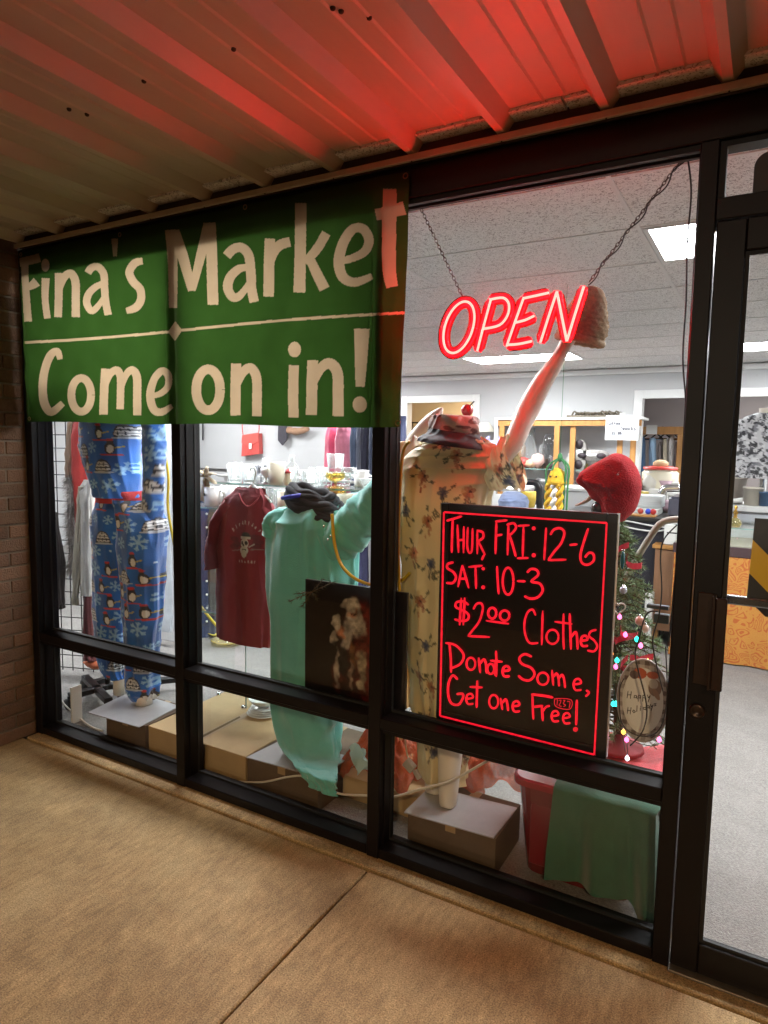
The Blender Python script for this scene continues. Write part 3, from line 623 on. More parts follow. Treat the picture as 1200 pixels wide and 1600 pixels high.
TXT = [
 [[(108, 128), (150, 116), (202, 100)], [(146, 118), (142, 220), (140, 318)]], [[(174, 150), (180, 318)], [(212, 160), (210, 320)], [(178, 244), (212, 240)]],
 [[(236, 165), (232, 270), (243, 316), (260, 300), (264, 172)]], [[(292, 180), (292, 326)], [(290, 186), (324, 196), (326, 228), (296, 250)], [(298, 250), (318, 290), (338, 332)], [(332, 330), (318, 362)]],
 [[(406, 125), (400, 326)], [(398, 132), (472, 124)], [(402, 216), (442, 209)]], [[(478, 140), (472, 332)], [(466, 152), (508, 142), (522, 168), (500, 200), (480, 214)], [(484, 214), (504, 276), (522, 342)]],
 [[(532, 158), (604, 154)], [(567, 156), (562, 348)], [(528, 350), (598, 348)]], [[(702, 168), (696, 260), (690, 362)]], [[(726, 212), (748, 180), (786, 172), (810, 200), (790, 262), (750, 310), (714, 362)], [(712, 362), (822, 358)]],
 [[(840, 271), (888, 267)]], [[(952, 172), (924, 258), (905, 334), (916, 378), (950, 388), (984, 364), (982, 326), (956, 318), (932, 346)]],
 [[(152, 374), (118, 384), (116, 410), (150, 432), (166, 464), (148, 496), (108, 496)]], [[(178, 522), (204, 390)], [(204, 390), (242, 528)], [(190, 472), (234, 470)]], [[(240, 402), (324, 394)], [(282, 400), (286, 532)]],
 [[(410, 396), (414, 480), (420, 564)]], [ell(476, 486, 32, 80)], [[(528, 485), (580, 487)]], [[(588, 436), (612, 414), (646, 420), (654, 450), (614, 488), (664, 500), (682, 540), (654, 580), (610, 590), (572, 574)]],
 [[(242, 628), (208, 606), (170, 612), (166, 640), (208, 660), (240, 684), (236, 714), (200, 722), (156, 712)], [(198, 584), (188, 748)], [(218, 584), (210, 748)]],
 [[(270, 654), (288, 622), (316, 618), (326, 650), (306, 722), (268, 774), (238, 812)], [(236, 812), (368, 818)]], [ell(382, 676, 24, 32), ell(456, 690, 28, 30), [(344, 720), (482, 739)]],
 [[(640, 690), (622, 654), (592, 672), (574, 730), (578, 800), (604, 852), (656, 852)]], [[(682, 660), (676, 866)]], [ell(740, 816, 36, 42)], [[(806, 678), (804, 800), (808, 892)], [(752, 726), (858, 740)]],
 [[(842, 676), (846, 780), (850, 892)], [(850, 820), (872, 790), (884, 800), (890, 892)]], [E_(928, 836)], [[(1002, 774), (968, 784), (958, 812), (988, 838), (1006, 872), (986, 902), (946, 896)]],
 [[(128, 856), (136, 940), (138, 1030)], [(104, 852), (164, 866), (212, 920), (196, 974), (142, 1002)]], [ell(256, 976, 26, 36)], [[(302, 938), (312, 1032)], [(310, 976), (332, 950), (344, 970), (350, 1034)]],
 [ell(374, 1006, 20, 30), [(396, 968), (400, 1048)]], [[(405, 898), (408, 980), (406, 1054)], [(368, 958), (442, 966)]], [E_(462, 1018)],
 [[(616, 936), (574, 920), (542, 944), (558, 978), (612, 1002), (632, 1040), (606, 1074), (566, 1072), (534, 1046)]], [ell(682, 1066, 33, 36)], [[(736, 1014), (744, 1108)], [(744, 1058), (762, 1034), (774, 1060), (778, 1112)], [(778, 1064), (796, 1042), (808, 1070), (814, 1122)]],
 [E_(886, 1096, 1.1)], [[(938, 1134), (956, 1150), (934, 1172)]],
 [[(176, 1072), (148, 1046), (124, 1084), (118, 1150), (136, 1210), (180, 1220), (206, 1182), (204, 1156), (168, 1158)]], [E_(246, 1182)], [[(292, 1076), (290, 1160), (288, 1240)], [(246, 1114), (324, 1118)]], [ell(390, 1202, 27, 40)],
 [[(430, 1180), (442, 1252)], [(440, 1212), (460, 1188), (470, 1210), (476, 1258)]], [E_(522, 1226)],
 [[(620, 1158), (622, 1236), (626, 1308)], [(612, 1158), (680, 1166), (744, 1178)], [(622, 1234), (684, 1226)]], [[(676, 1226), (682, 1318)], [(680, 1262), (700, 1234), (724, 1226)]], [E_(754, 1284)], [E_(822, 1296)], [[(884, 1190), (882, 1270), (880, 1342)]],
]
for g in TXT: obj('letter', glyph(g, 14), redink, brd)
for d_ in [(628, 172, 12), (628, 332, 13), (328, 412, 10), (328, 522, 12), (876, 1366, 15)]: obj('dot', glyph([], 14, [d_]), redink, brd)
obj('letter', glyph([[(756, 1190), (768, 1186), (766, 1226)], [(776, 1196), (790, 1192), (786, 1210), (778, 1224), (796, 1230)], [(802, 1196), (814, 1194), (804, 1212), (818, 1222), (804, 1232)], [(826, 1200), (844, 1204), (838, 1240)], [(752, 1182), (850, 1190), (842, 1246), (760, 1230), (752, 1182)]], 5), redink2, brd)
for k in range(4):
    a, b = [(95, 76), (1062, 140), (988, 1516), (72, 1286)][k], [(95, 76), (1062, 140), (988, 1516), (72, 1286)][(k+1) % 4]
    mb = MB(); ribbon(mb, [a, b], 11, wfn, 4); obj('border_line', mb, redink, brd)
# ---------------------------------------------------------------- paint-on-mesh helper for printed cloth and pictures
class Paint:
    def __init__(s, U, V, base): s.U = U; s.V = V; s.c = np.tile(np.array(base, float), (len(U), 1))
    def put(s, mask, col, a=1.0):
        s.c[mask] = s.c[mask]*(1-a)+np.array(col)*a
    def ell(s, x, y, rx, ry, col, a=1.0, rot=0.0):
        dx, dy = s.U-x, s.V-y; ca, sa = math.cos(rot), math.sin(rot); s.put((((dx*ca+dy*sa)/rx)**2+((-dx*sa+dy*ca)/ry)**2) < 1, col, a)
    def soft(s, x, y, rx, ry, col, a=1.0, rot=0.0):
        dx, dy = s.U-x, s.V-y; ca, sa = math.cos(rot), math.sin(rot); d = np.sqrt(((dx*ca+dy*sa)/rx)**2+((-dx*sa+dy*ca)/ry)**2)
        w = (np.clip((1.15-d)/.4, 0, 1)*a)[:, None]; s.c = s.c*(1-w)+np.array(col)*w
    def seg(s, a, b, w, col, al=1.0):
        a = np.array(a); b = np.array(b); d = b-a; L2 = d@d+1e-12
        t = np.clip(((s.U-a[0])*d[0]+(s.V-a[1])*d[1])/L2, 0, 1); s.put(np.hypot(s.U-a[0]-t*d[0], s.V-a[1]-t*d[1]) < w, col, al)
    def line(s, pts, w, col, al=1.0):
        for a, b in zip(pts[:-1], pts[1:]): s.seg(a, b, w, col, al)
    def flake(s, x, y, r, col, a=.9):
        for k in range(3):
            t = k*math.pi/3+.3; s.seg((x-r*math.cos(t), y-r*math.sin(t)), (x+r*math.cos(t), y+r*math.sin(t)), r*.13, col, a)
            for sg_ in (-1, 1):
                q = (x+sg_*r*.62*math.cos(t), y+sg_*r*.62*math.sin(t))
                for d in (.7, -.7): s.seg(q, (q[0]+sg_*r*.35*math.cos(t+d), q[1]+sg_*r*.35*math.sin(t+d)), r*.09, col, a)
# ---------------------------------------------------------------- dark picture of a bearded figure, behind the middle mullion
SY = .1
pc = thing('dark_picture', 'dark picture panel of a white bearded figure standing behind the middle mullion', 'picture', P(530, 1080, y=SY))
px0, px1, pz0, pz1 = P(477, 990, y=SY)[0], -1.008, .537, .972
def santa(U, V):
    return np.stack([px0+U*(px1-px0), np.full(len(U), SY-.0008), pz0+V*(pz1-pz0)], 1)
n1, n2 = 130, 150
U, V = [q.ravel() for q in np.meshgrid(np.linspace(0, 1, n1), np.linspace(0, 1, n2), indexing='ij')]
def _vn(u, v, s):
    T = np.random.default_rng(s).random((40, 40)); i = np.floor(u).astype(int); j = np.floor(v).astype(int); a = u-i; b = v-j; a = a*a*(3-2*a); b = b*b*(3-2*b); i %= 39; j %= 39
    return (T[i, j]*(1-a)+T[i+1, j]*a)*(1-b)+(T[i, j+1]*(1-a)+T[i+1, j+1]*a)*b-.5
# brushy edges: the painted shapes are looked up through a little noise
pt = Paint(U*.45+.022*_vn(U*14, V*14, 1)+.012*_vn(U*30, V*30, 2), V*.44+.022*_vn(U*14, V*14, 3)+.012*_vn(U*30, V*30, 4), (.008, .005, .005))
nzv = rng.random((2, len(U)))
red, fl, wt, br = (.16, .012, .008), (.42, .17, .09), (.45, .38, .30), (.2, .09, .035)
pt.soft(.245, .20, .085, .20, (.05, .006, .005)); pt.soft(.285, .17, .05, .17, red); pt.soft(.27, .30, .045, .08, red); pt.soft(.16, .09, .03, .07, (.08, .01, .006))
pt.soft(.225, .335, .035, .055, wt); pt.soft(.215, .345, .02, .03, fl); pt.soft(.205, .365, .032, .022, wt); pt.soft(.235, .285, .045, .045, wt); pt.soft(.2, .255, .032, .05, (.38, .33, .28)); pt.soft(.19, .215, .022, .03, (.35, .3, .25))
pt.soft(.165, .255, .026, .028, fl); pt.soft(.15, .28, .014, .035, (.4, .35, .28)); pt.soft(.135, .22, .016, .03, (.4, .34, .27)); pt.soft(.225, .17, .014, .055, br); pt.soft(.18, .14, .02, .06, (.02, .016, .016))
pt.soft(.155, .11, .012, .075, (.36, .3, .24)); pt.soft(.215, .09, .011, .055, (.34, .24, .17)); pt.soft(.265, .13, .024, .065, (.42, .34, .22), 1, .12); pt.soft(.262, .06, .02, .02, (.4, .33, .22))
pt.soft(.205, .337, .004, .004, (.03, .01, .01)); pt.soft(.222, .338, .004, .004, (.03, .01, .01)); pt.soft(.213, .318, .012, .005, (.5, .45, .4)); pt.seg((.225, .25), (.29, .285), .002, (.3, .22, .14))
pt.c *= (.7*(.8+.4*nzv[0])*(1+1.1*_vn(U*24, V*18, 6)+.8*_vn(U*36, V*36, 7)))[:, None]
pm = M('picture_print', vcol=True, rough=.3); pt.c = np.clip(pt.c, 0, 1)
obj('panel', MB().box(px0, px1, SY, SY+.014, pz0, pz1, .001), M('picture_board', (.01, .007, .006), .35), pc)
mbp = MB().grid(n1, n2, santa, True, 0, pt.c); obj('print', mbp, pm, pc)
def sprig(mb, a, b, n, L_, w=.0012):
    a, b = np.array(a), np.array(b); d = b-a; mb.tube([a, b], [.002, .001], 5, mi=1)
    dn = d/np.linalg.norm(d)
    for i in range(n):
        t = random.random()**.8; c = a+d*t; v = rng.normal(size=3); v -= dn*(v@dn)*.6; v = v/np.linalg.norm(v)+dn*.8; v /= np.linalg.norm(v)
        s = np.cross(v, rng.normal(size=3)); s /= np.linalg.norm(s); l = L_*random.uniform(.6, 1.1)
        mb.add([c-s*w, c+s*w, c+v*l*.6+s*w*.8, c+v*l, c+v*l*.6-s*w*.8], [(0, 1, 2, 3, 4)])
pine = M('pine_needles', (.035, .07, .03), .6, var=.4, scale=60); bark = M('twig', (.1, .06, .03), .9)
mb = MB(); A_ = P(487, 925, y=SY-.012)
for q in ((452, 940), (462, 928), (472, 948), (505, 905), (520, 910), (495, 935)): sprig(mb, A_, P(*q, y=SY-.012), 55, .022, .0009)
solo('pine_sprig', mb, [M('dry_pine', (.05, .045, .022), .7, var=.3, scale=50), bark], 'dry pine sprig tucked on the corner of the dark picture', 'sprig')
# ================================================================ WINDOW DISPLAY
def edges(rows, y, b):
    """rows (py, left px, right px[, depth]) -> rings (cx, cy, z, a, b)"""
    out = []
    for q in rows:
        l = P(q[1], q[0], y=y); r = P(q[2], q[0], y=y); bb = q[3] if len(q) > 3 else b
        a = abs(r[0]-l[0])/2
        out.append(((l[0]+r[0])/2, y, (l[2]+r[2])/2, max(math.sqrt(max((a*.93)**2-(bb*.35)**2, (a*.7)**2)), .004), bb))
    return out
def vnoise(u, v, nu, seed=0):
    """smooth value noise, periodic in u with nu cells"""
    T = np.random.default_rng(seed).random((nu, 97)); u = np.mod(u, nu); v = np.mod(v, 96)
    i = np.floor(u).astype(int) % nu; j = np.floor(v).astype(int); fu = u-np.floor(u); fv = v-j; fu = fu*fu*(3-2*fu); fv = fv*fv*(3-2*fv)
    a, b, c, d = T[i, j], T[(i+1) % nu, j], T[i, j+1], T[(i+1) % nu, j+1]
    return (a*(1-fu)+b*fu)*(1-fv)+(c*(1-fu)+d*fu)*fv
def ridge(u, v, nu, seed): return 1-np.abs(2*vnoise(u, v, nu, seed)-1)
def garment(rings, n=180, m=150, folds=(), cap0=False, cap1=False, paint=None, seed=0, skew=0.0, wr=.013, lean=2.0, flen=3.0):
    R_ = cr(rings, 12); zz = np.linspace(0, 1, len(R_)); t = np.linspace(0, 1, m)
    R_ = np.stack([np.interp(t, zz, R_[:, k]) for k in range(5)], 1)
    th = np.linspace(0, 2*math.pi, n, endpoint=False)-math.pi/2; rg = np.random.default_rng(seed)
    ph = rg.random(8)*6.28; rows = []; Us = []; Vs = []
    for i in range(m):
        cx, cy, z, a, b = R_[i]; f = np.ones(n)
        for amp, k, t0, t1, drift in folds:
            w = np.clip((t[i]-t0)/(t1-t0+1e-6), 0, 1); f += amp*w*np.sin(k*th+ph[int(k) % 8]+drift*t[i])*(0.75+.25*np.sin(th*2+ph[1]+3*t[i]))
        uu = (th+math.pi/2)/(2*math.pi); k1 = 9; L_ = abs(R_[0, 2]-R_[-1, 2])
        w_ = wr*(ridge(uu*k1+lean*t[i]*.5, np.full(n, t[i]*L_*flen+3), k1, seed+1)-.6)+wr*.7*(ridge(uu*17-lean*t[i], np.full(n, t[i]*L_*flen*2.2+9), 17, seed+2)-.6)+wr*.5*(ridge(uu*6+t[i]*3, np.full(n, t[i]*L_*14+5), 6, seed+3)-.6)
        f += w_/max(min(a, b)*.5+.5*max(a, b), .02)
        rows.append(np.stack([cx+a*f*np.cos(th), cy+b*f*np.sin(th), np.full(n, z)+skew*a*np.cos(th)], 1))
        Us.append((th+math.pi/2+math.pi) % (2*math.pi)*(a+b)/2-math.pi*(a+b)/2); Vs.append(np.full(n, z))
    mb = MB(); c = None
    if paint is not None:
        c = paint(np.concatenate(Us), np.concatenate(Vs), np.concatenate(rows)); c = [c[i*n:(i+1)*n] for i in range(m)]
    mb.loft(rows, True, cap0, cap1, True, 0, c); return mb
def sleeve(pts, r, n=40, paint=None, fold=.06, k=5, m=10, seed=1, flat=1.0, wr=.007, squash=1.0):
    p = cr([(*q, rr) for q, rr in zip(pts, r)], m); mb = MB(); rg = np.random.default_rng(seed); ph = rg.random(4)*6
    mb.tube(p[:, :3], p[:, 3], n, cap=False, flat=flat); v = np.array(mb.v); N = len(p)
    for i in range(N):
        c = p[i, :3]; th = np.linspace(0, 2*math.pi, n, endpoint=False)
        f = 1+fold*np.sin(k*th+ph[0]+i*.25)+fold*.4*np.sin(i*.5+ph[1]+2*th)+wr/max(p[i, 3], .02)*(ridge(th/6.283185*8+i*.18, np.full(n, i*.35), 8, seed)-.6+.6*(ridge(th/6.283185*5-i*.1, np.full(n, i*.8), 5, seed+5)-.6)); v[i*n:(i+1)*n] = c+(v[i*n:(i+1)*n]-c)*f[:, None]
    for i in range(N): v[i*n:(i+1)*n, 1] = p[i, 1]+(v[i*n:(i+1)*n, 1]-p[i, 1])*squash
    mb.v = [tuple(q) for q in v]
    if paint is not None: mb.c = [tuple(q) for q in paint(v[:, 0], v[:, 2], v)]
    return mb
skin = M('mannequin_cream', (.72, .66, .57), .35, var=.04, scale=5, spec=.5)
def body(mb, parent, mat=skin, vox=.012):
    o = obj('body', mb, mat, parent); r = o.modifiers.new('remesh', 'REMESH'); r.mode = 'VOXEL'; r.voxel_size = vox; r.use_smooth_shade = True
    s = o.modifiers.new('smooth', 'SMOOTH'); s.iterations = 4; return o
def px(py_list, y): return [P(a, b, y=y) for a, b in py_list]
# ---- plates and cardboard boxes
platem = M('grey_plate', (.4, .39, .4), .3, .3, var=.12, scale=8, spec=.5)
ZT = .145
def boxthing(x0, x1, y0, y1, z1, label, name='cardboard_box', z0=.003, mat=carton):
    t = thing(name, label, 'box', ((x0+x1)/2, (y0+y1)/2, z0))
    obj('carton', MB().box(x0, x1, y0, y1, z0, z1, .002), mat, t)
    xm = (x0+x1)/2
    obj('flap_tape', MB().box(xm-.02, xm+.02, y0-.0004, y1+.0004, z1-.03, z1+.0005), M('parcel_tape', (.34, .23, .12), .35), t); return t
dkcarton = M('dark_carton', (.1, .065, .04), .8, var=.15, scale=9, bump=.05, bscale=60)
boxthing(-2.70, -2.42, .125, .40, ZT, 'brown box under the grey plate of the blue pyjama mannequin', mat=dkcarton)
def plate(c, label):
    c = np.array(c); nrm = c.copy(); cc = c.mean(0); v = [tuple(q) for q in c]+[tuple(q-np.array([0, 0, .004])) for q in c]
    return solo('metal_plate', MB().add(v, [(0, 1, 2, 3), (7, 6, 5, 4), (0, 4, 5, 1), (1, 5, 6, 2), (2, 6, 7, 3), (3, 7, 4, 0)]), platem, label, 'plate', 'mannequin base plates')
zp = ZT+.006
plate([P(137, 1113, z=zp), P(217, 1136, z=zp), P(281, 1103, z=zp), P(205, 1080, z=zp)], 'grey base plate under the blue pyjama mannequin')
boxthing(-2.408, -1.80, .135, .86, ZT, 'tan cardboard box between the blue and the teal mannequin')
solo('carton_seam', MB().add([P(308, 1153, z=ZT+.0012), P(374, 1119, z=ZT+.0012), P(376, 1121, z=ZT+.0012), P(310, 1156, z=ZT+.0012)], [(0, 1, 2, 3)]), M('seam', (.14, .09, .04), .9), 'dark seam line across the tan cardboard box', 'seam')
boxthing(-1.795, -1.42, .14, .62, ZT, 'brown box under the grey plate of the teal robe mannequin', mat=dkcarton)
plate([P(385, 1183, z=zp), P(500, 1214, z=zp), P(548, 1182, z=zp), P(440, 1156, z=zp)], 'grey base plate under the teal robe mannequin')
boxthing(-1.0, -.655, .125, .39, ZT, 'brown box under the grey plate of the floral dress mannequin', mat=dkcarton)
plate([P(631, 1269, z=zp), P(771, 1309, z=zp), P(808, 1262, z=zp), P(672, 1228, z=zp)], 'shiny grey base plate under the floral dress mannequin')
boxthing(-1.405, -1.01, .3, .7, .10, 'low tan box behind the middle mullion under the orange mesh', mat=carton)
# ---- mannequin in blue penguin pyjamas
BY1 = .345
m1 = thing('mannequin', 'headless mannequin in blue winter print pyjamas at the left of the window', 'mannequin', P(225, 1098, z=zp+.001))
blue = (.005, .12, .48)
def pyj(U, V, XYZ):
    x, z = XYZ[:, 0], XYZ[:, 2]; p = Paint(x, z, blue); back = XYZ[:, 1] > BY1+.03
    rr = np.random.default_rng(5)
    p.c *= (1+.25*np.sin(x*40)*np.sin(z*17))[:, None]
    gx, gz = np.arange(-3.25, -2.3, .086), np.arange(.1, 1.75, .09)
    kinds = 0
    for i, a in enumerate(gx):
        for j, b in enumerate(gz):
            a2 = a+rr.uniform(-.012, .012)+(.044 if j % 2 else 0); b2 = b+rr.uniform(-.012, .012); k = rr.random()
            if k < .45: p.flake(a2, b2, rr.uniform(.022, .04), (.3, .55, .8), .75)
            elif k < .66:
                r = .04; d = np.hypot(p.U-a2, (p.V-b2+.02)*.72); dome = (d < r) & (p.V > b2-.03); p.put(dome, (.6, .62, .64))
                lines = dome & ((np.abs(((p.V-b2)*60) % 1-.5) < .14) | (np.abs((((p.U-a2)*45)+np.floor((p.V-b2)*60)*.5) % 1-.5) < .12) | (d > r*.9)); p.put(lines, (.02, .025, .04)); p.ell(a2, b2-.032, .05, .006, (.5, .55, .6), .8)
            elif k < .95:
                p.ell(a2, b2, .021, .031, (.012, .014, .02)); p.ell(a2+.002, b2-.005, .013, .02, (.68, .68, .66)); p.ell(a2, b2+.031, .013, .012, (.012, .014, .02)); p.ell(a2, b2+.041, .014, .007, (.5, .03, .03)); p.seg((a2-.035, b2-.033), (a2+.04, b2-.036), .004, (.5, .04, .03)); p.seg((a2+.02, b2), (a2+.045, b2+.008), .003, (.5, .42, .05))
            else: p.ell(a2, b2, .006, .006, (.4, .6, .75))
    return p.c
fleece = M('fleece_print', vcol=True, rough=.75, bump=.35, bscale=260, sheen=.5)
top = garment(edges([(560, 150, 225), (600, 128, 252), (640, 131, 222), (665, 133, 214), (700, 135, 212), (735, 146, 213), (760, 158, 214), (776, 162, 215)], BY1, .13), 200, 220, [(.03, 5, .2, 1, 3), (.02, 9, .3, 1, 5)], True, paint=pyj, seed=2)
obj('pyjama_top', top, fleece, m1)
obj('waistband', garment(edges([(766, 160, 214, .12), (775, 161, 215, .121), (784, 161, 215, .12)], BY1, .12), 60, 10, [(.02, 11, 0, .1, 0)]), M('red_waistband', (.36, .015, .02), .7, bump=.3, bscale=120), m1)
obj('pyjama_sleeve', sleeve(px([(222, 600), (238, 650), (241, 700), (240, 760), (236, 815), (231, 850)], BY1-.03), [.075, .062, .055, .052, .05, .042], 48, pyj, .05, 4, 16), fleece, m1)
obj('pyjama_sleeve', sleeve(px([(140, 610), (150, 680), (158, 740), (165, 790)], BY1+.14), [.07, .055, .05, .045], 40, pyj, .05, 4, 16), fleece, m1)
obj('trouser_leg', garment(edges([(780, 160, 214, .11), (810, 152, 216, .115), (850, 150, 212, .11), (900, 150, 207, .09), (960, 151, 200, .08), (1010, 154, 197, .072), (1045, 163, 197, .065), (1058, 172, 198, .055)], BY1+.05, .09), 180, 300, [(.05, 4, .1, 1, 4), (.03, 7, .3, 1, 6)], paint=pyj, seed=3), fleece, m1)
obj('trouser_leg', garment(edges([(780, 185, 230, .1), (810, 190, 252, .11), (850, 192, 253, .11), (900, 196, 251, .1), (960, 199, 247, .088), (1020, 200, 243, .08), (1060, 200, 243, .075), (1082, 203, 242, .068), (1092, 212, 236, .05)], BY1-.03, .09), 180, 300, [(.05, 5, .1, 1, 3), (.035, 8, .3, 1, 5)], paint=pyj, seed=4), fleece, m1)
mb = MB(); q0, q1 = P(187, 1040, y=BY1+.05), P(186, 1084, y=BY1+.05)
mb.tube(cr([P(190, 800, y=BY1+.05), P(180, 920, y=BY1+.05), P(186, 1035, y=BY1+.05)], 6), list(np.linspace(.05, .036, 13)), 20)
mb.tube(cr([P(225, 800, y=BY1-.02), P(226, 930, y=BY1-.03), P(225, 1060, y=BY1-.03)], 6), list(np.linspace(.05, .036, 13)), 20)
mb.tube([P(205, 810, y=BY1+.02), P(188, 740, y=BY1+.01), P(180, 600, y=BY1)], [.06, .07, .07], 20)
qf = P(225, 1099, z=zp+.001)
obj('shank', MB().tube([q0+np.array([-.004, 0, .03]), P(187, 1062, y=BY1+.05), q1], [.034, .034, .031], 24), skin, m1)
obj('shank', MB().tube([qf+np.array([.0, 0, .09]), qf+np.array([0, 0, .03]), qf], [.04, .041, .043], 24), skin, m1)
body(mb, m1)
obj('rod', MB().tube([q1, q1-np.array([0, 0, .03])], .009, 8), blackm, m1)
# ---- mannequin in teal robe
BY2 = .36
m2 = thing('mannequin', 'headless mannequin in a long teal robe with one arm raised', 'mannequin', P(490, 1200, z=zp+.001))
teal = M('teal_fleece', (.12, .46, .42), .8, var=.1, scale=9, bump=.3, bscale=240, sheen=.5)
rr_rows = [(786, 470, 528, .06, .36), (797, 448, 545, .1, .36), (812, 432, 556, .125, .36), (840, 425, 560, .13, .36), (900, 425, 562, .135, .36), (960, 425, 556, .135, .36), (1040, 426, 546, .13, .36), (1090, 428, 540, .125, .355), (1130, 432, 536, .115, .345), (1160, 440, 534, .095, .31), (1182, 450, 533, .07, .235), (1198, 464, 531, .045, .165), (1210, 474, 529, .025, .125), (1224, 484, 527, .014, .118), (1238, 496, 523, .008, .116)]
rob = garment([edges([(a, b, c, e)], yy, e)[0] for a, b, c, e, yy in rr_rows], 160, 220, [(.018, 5, .15, 1, 4), (.02, 9, .3, 1, 5), (.03, 13, .75, 1, 3)], True, True, seed=6, wr=.034, lean=1.5, flen=1.8)
obj('robe', rob, teal, m2)
obj('robe_sleeve', sleeve(px([(520, 850), (548, 828), (575, 800), (600, 768), (622, 735)], BY2-.02), [.095, .095, .082, .068, .058], 60, None, .07, 4, 14, 4, wr=.012), teal, m2)
obj('robe_sleeve', sleeve(px([(452, 812), (437, 812), (428, 822), (426, 838)], BY2-.02), [.05, .055, .05, .045], 30, None, .1, 5, 8, 5), teal, m2)
mb = MB(); mb.tube(cr(px([(500, 1195), (495, 1100), (495, 950), (495, 850), (495, 795), (496, 775)], BY2), 6), cr([(.05,), (.07,), (.09,), (.1,), (.07,), (.045,)], 6)[:, 0], 18)
hq = cr(px([(500, 815), (560, 800), (605, 758), (628, 725), (638, 708), (645, 694)], BY2-.02), 6); mb.tube(hq, cr([(.035,), (.035,), (.032,), (.024,), (.03,), (.02,)], 6)[:, 0], 14)
for k in range(4): mb.tube(px([(642+k*2, 700), (646+k*4, 678+k*2)], BY2-.035+.012*k), [.01, .007], 8)
mb.tube(px([(640, 705), (634, 694)], BY2-.03), [.011, .008], 8)
body(mb, m2, vox=.009)
obj('button', MB().ball(P(506, 823, y=BY2-.142), .005, 8), chrome, m2); obj('button', MB().ball(P(512, 843, y=BY2-.142), .005, 8), chrome, m2); obj('button', MB().ball(P(516, 838, y=BY2-.142), .005, 8), chrome, m2)
sc = MB(); cen = P(498, 786, y=BY2)
for i in range(9):
    a = .125-.004*i+random.uniform(-.008, .008); z = cen[2]+.013*(i-4)*.9; dx = random.uniform(-.006, .006)
    pts = [(cen[0]+dx+a*1.12*math.cos(t)-.012*i*.3, cen[1]-.01+a*.62*math.sin(t), z-.11*a*8*math.cos(t)*.28+.008*math.sin(5*t+i)) for t in np.linspace(0, 6.283, 40, endpoint=False)]
    sc.tube(pts, [.016+.004*math.sin(3*k*.157+i) for k in range(40)], 8, closed=True)
scarf = solo('neck_scarf', sc, M('black_knit', (.02, .02, .024), .85, var=.3, scale=60, bump=.5, bscale=300), 'bunched black scarf on the neck of the teal robe mannequin', 'scarf')
solo('blue_band', MB().tube([(cen[0]-.06+.045*math.cos(t)-.02, cen[1]-.085+.02*math.sin(t), cen[2]+.028+.008*math.cos(t)) for t in np.linspace(0, 6.28, 20, endpoint=False)], .009, 8, closed=True), M('royal_blue', (.02, .02, .4), .6), 'small royal blue band in the black scarf', 'band')
# ---- mannequin in floral dress
BY3 = .32
m3 = thing('mannequin', 'headless mannequin in a pale yellow floral dress with one arm straight up', 'mannequin', P(700, 1258, z=zp+.001))
base3 = (.80, .68, .40)
def flor(U, V, XYZ):
    x, z = XYZ[:, 0], XYZ[:, 2]; p = Paint(x, z, base3); y = BY3-.12
    front = XYZ[:, 1] < BY3+.02
    def w(a, b): q = P(a, b, y=y); return q[0], q[2]
    rr = np.random.default_rng(11)
    reds, blus, dk, gr = (.36, .1, .045), (.03, .05, .12), (.03, .025, .02), (.06, .08, .04)
    spots = [(687, 695, 'b'), (706, 712, 'r'), (656, 745, 'r'), (769, 735, 'r'), (728, 770, 'r'), (668, 815, 'r'), (690, 770, 'b'), (645, 865, 'r'), (675, 880, 'b'), (655, 940, 'r'), (630, 800, 'b'), (795, 715, 'r'), (783, 755, 'b'),
             (665, 1010, 'b'), (650, 1060, 'r'), (672, 1075, 'r'), (700, 900, 'r'), (740, 850, 'b'), (760, 900, 'r'), (720, 1000, 'r'), (690, 1150, 'r'), (675, 1180, 'b'), (706, 1190, 'r'), (660, 1130, 'b'), (720, 1080, 'b')]
    for a, b, k in spots:
        cx, cz = w(a, b); c = reds if k == 'r' else blus
        for j in range(5):
            t = rr.random()*6.28
            p.line([(cx, cz), (cx+.03*math.cos(t), cz+.035*math.sin(t)), (cx+.055*math.cos(t+.3), cz+.06*math.sin(t+.3))], .0016, dk, .8)
            p.ell(cx+.045*math.cos(t+.2), cz+.05*math.sin(t+.2), .011, .005, gr, .75, t)
        for j in range(6):
            t = j*1.047+rr.random()*.5; p.ell(cx+.011*math.cos(t), cz+.013*math.sin(t), .012, .008, tuple(np.array(c)*rr.uniform(.7, 1.5)), .72, t)
        if k == 'r':
            p.ell(cx-.016, cz+.004, .010, .016, (.5, .24, .05), .5); p.ell(cx+.004, cz+.002, .005, .005, (.08, .02, .01))
            for j in range(4): p.ell(cx+rr.uniform(-.01, .014), cz-.026-.01*j, .007-.001*j, .007, tuple(np.array(c)*rr.uniform(.8, 1.5)), .6)
    return p.c
satin = M('floral_satin', vcol=True, rough=.5, bump=.08, bscale=60, sheen=.2, trans=.18)
dress = garment(edges([(680, 690, 744, .05), (688, 668, 760, .06), (697, 650, 779, .068), (709, 633, 788, .078), (735, 625, 788, .092), (775, 625, 776, .108), (850, 630, 772, .12), (930, 634, 768, .122), (1000, 637, 762, .12), (1080, 641, 750, .11), (1150, 648, 738, .1), (1215, 655, 728, .09)], BY3, .12), 260, 420, [(.02, 4, .08, .5, 3), (.035, 8, .15, 1, 2), (.035, 13, .4, 1, 1)], paint=flor, seed=8, wr=.03, lean=.8, flen=1.6)
obj('dress', dress, satin, m3)
obj('dress_sleeve', sleeve(px([(750, 735), (772, 732), (792, 727), (806, 722)], BY3), [.07, .088, .1, .115], 80, flor, .09, 4, 14, 9, flat=.85, squash=.62, wr=.014), satin, m3)
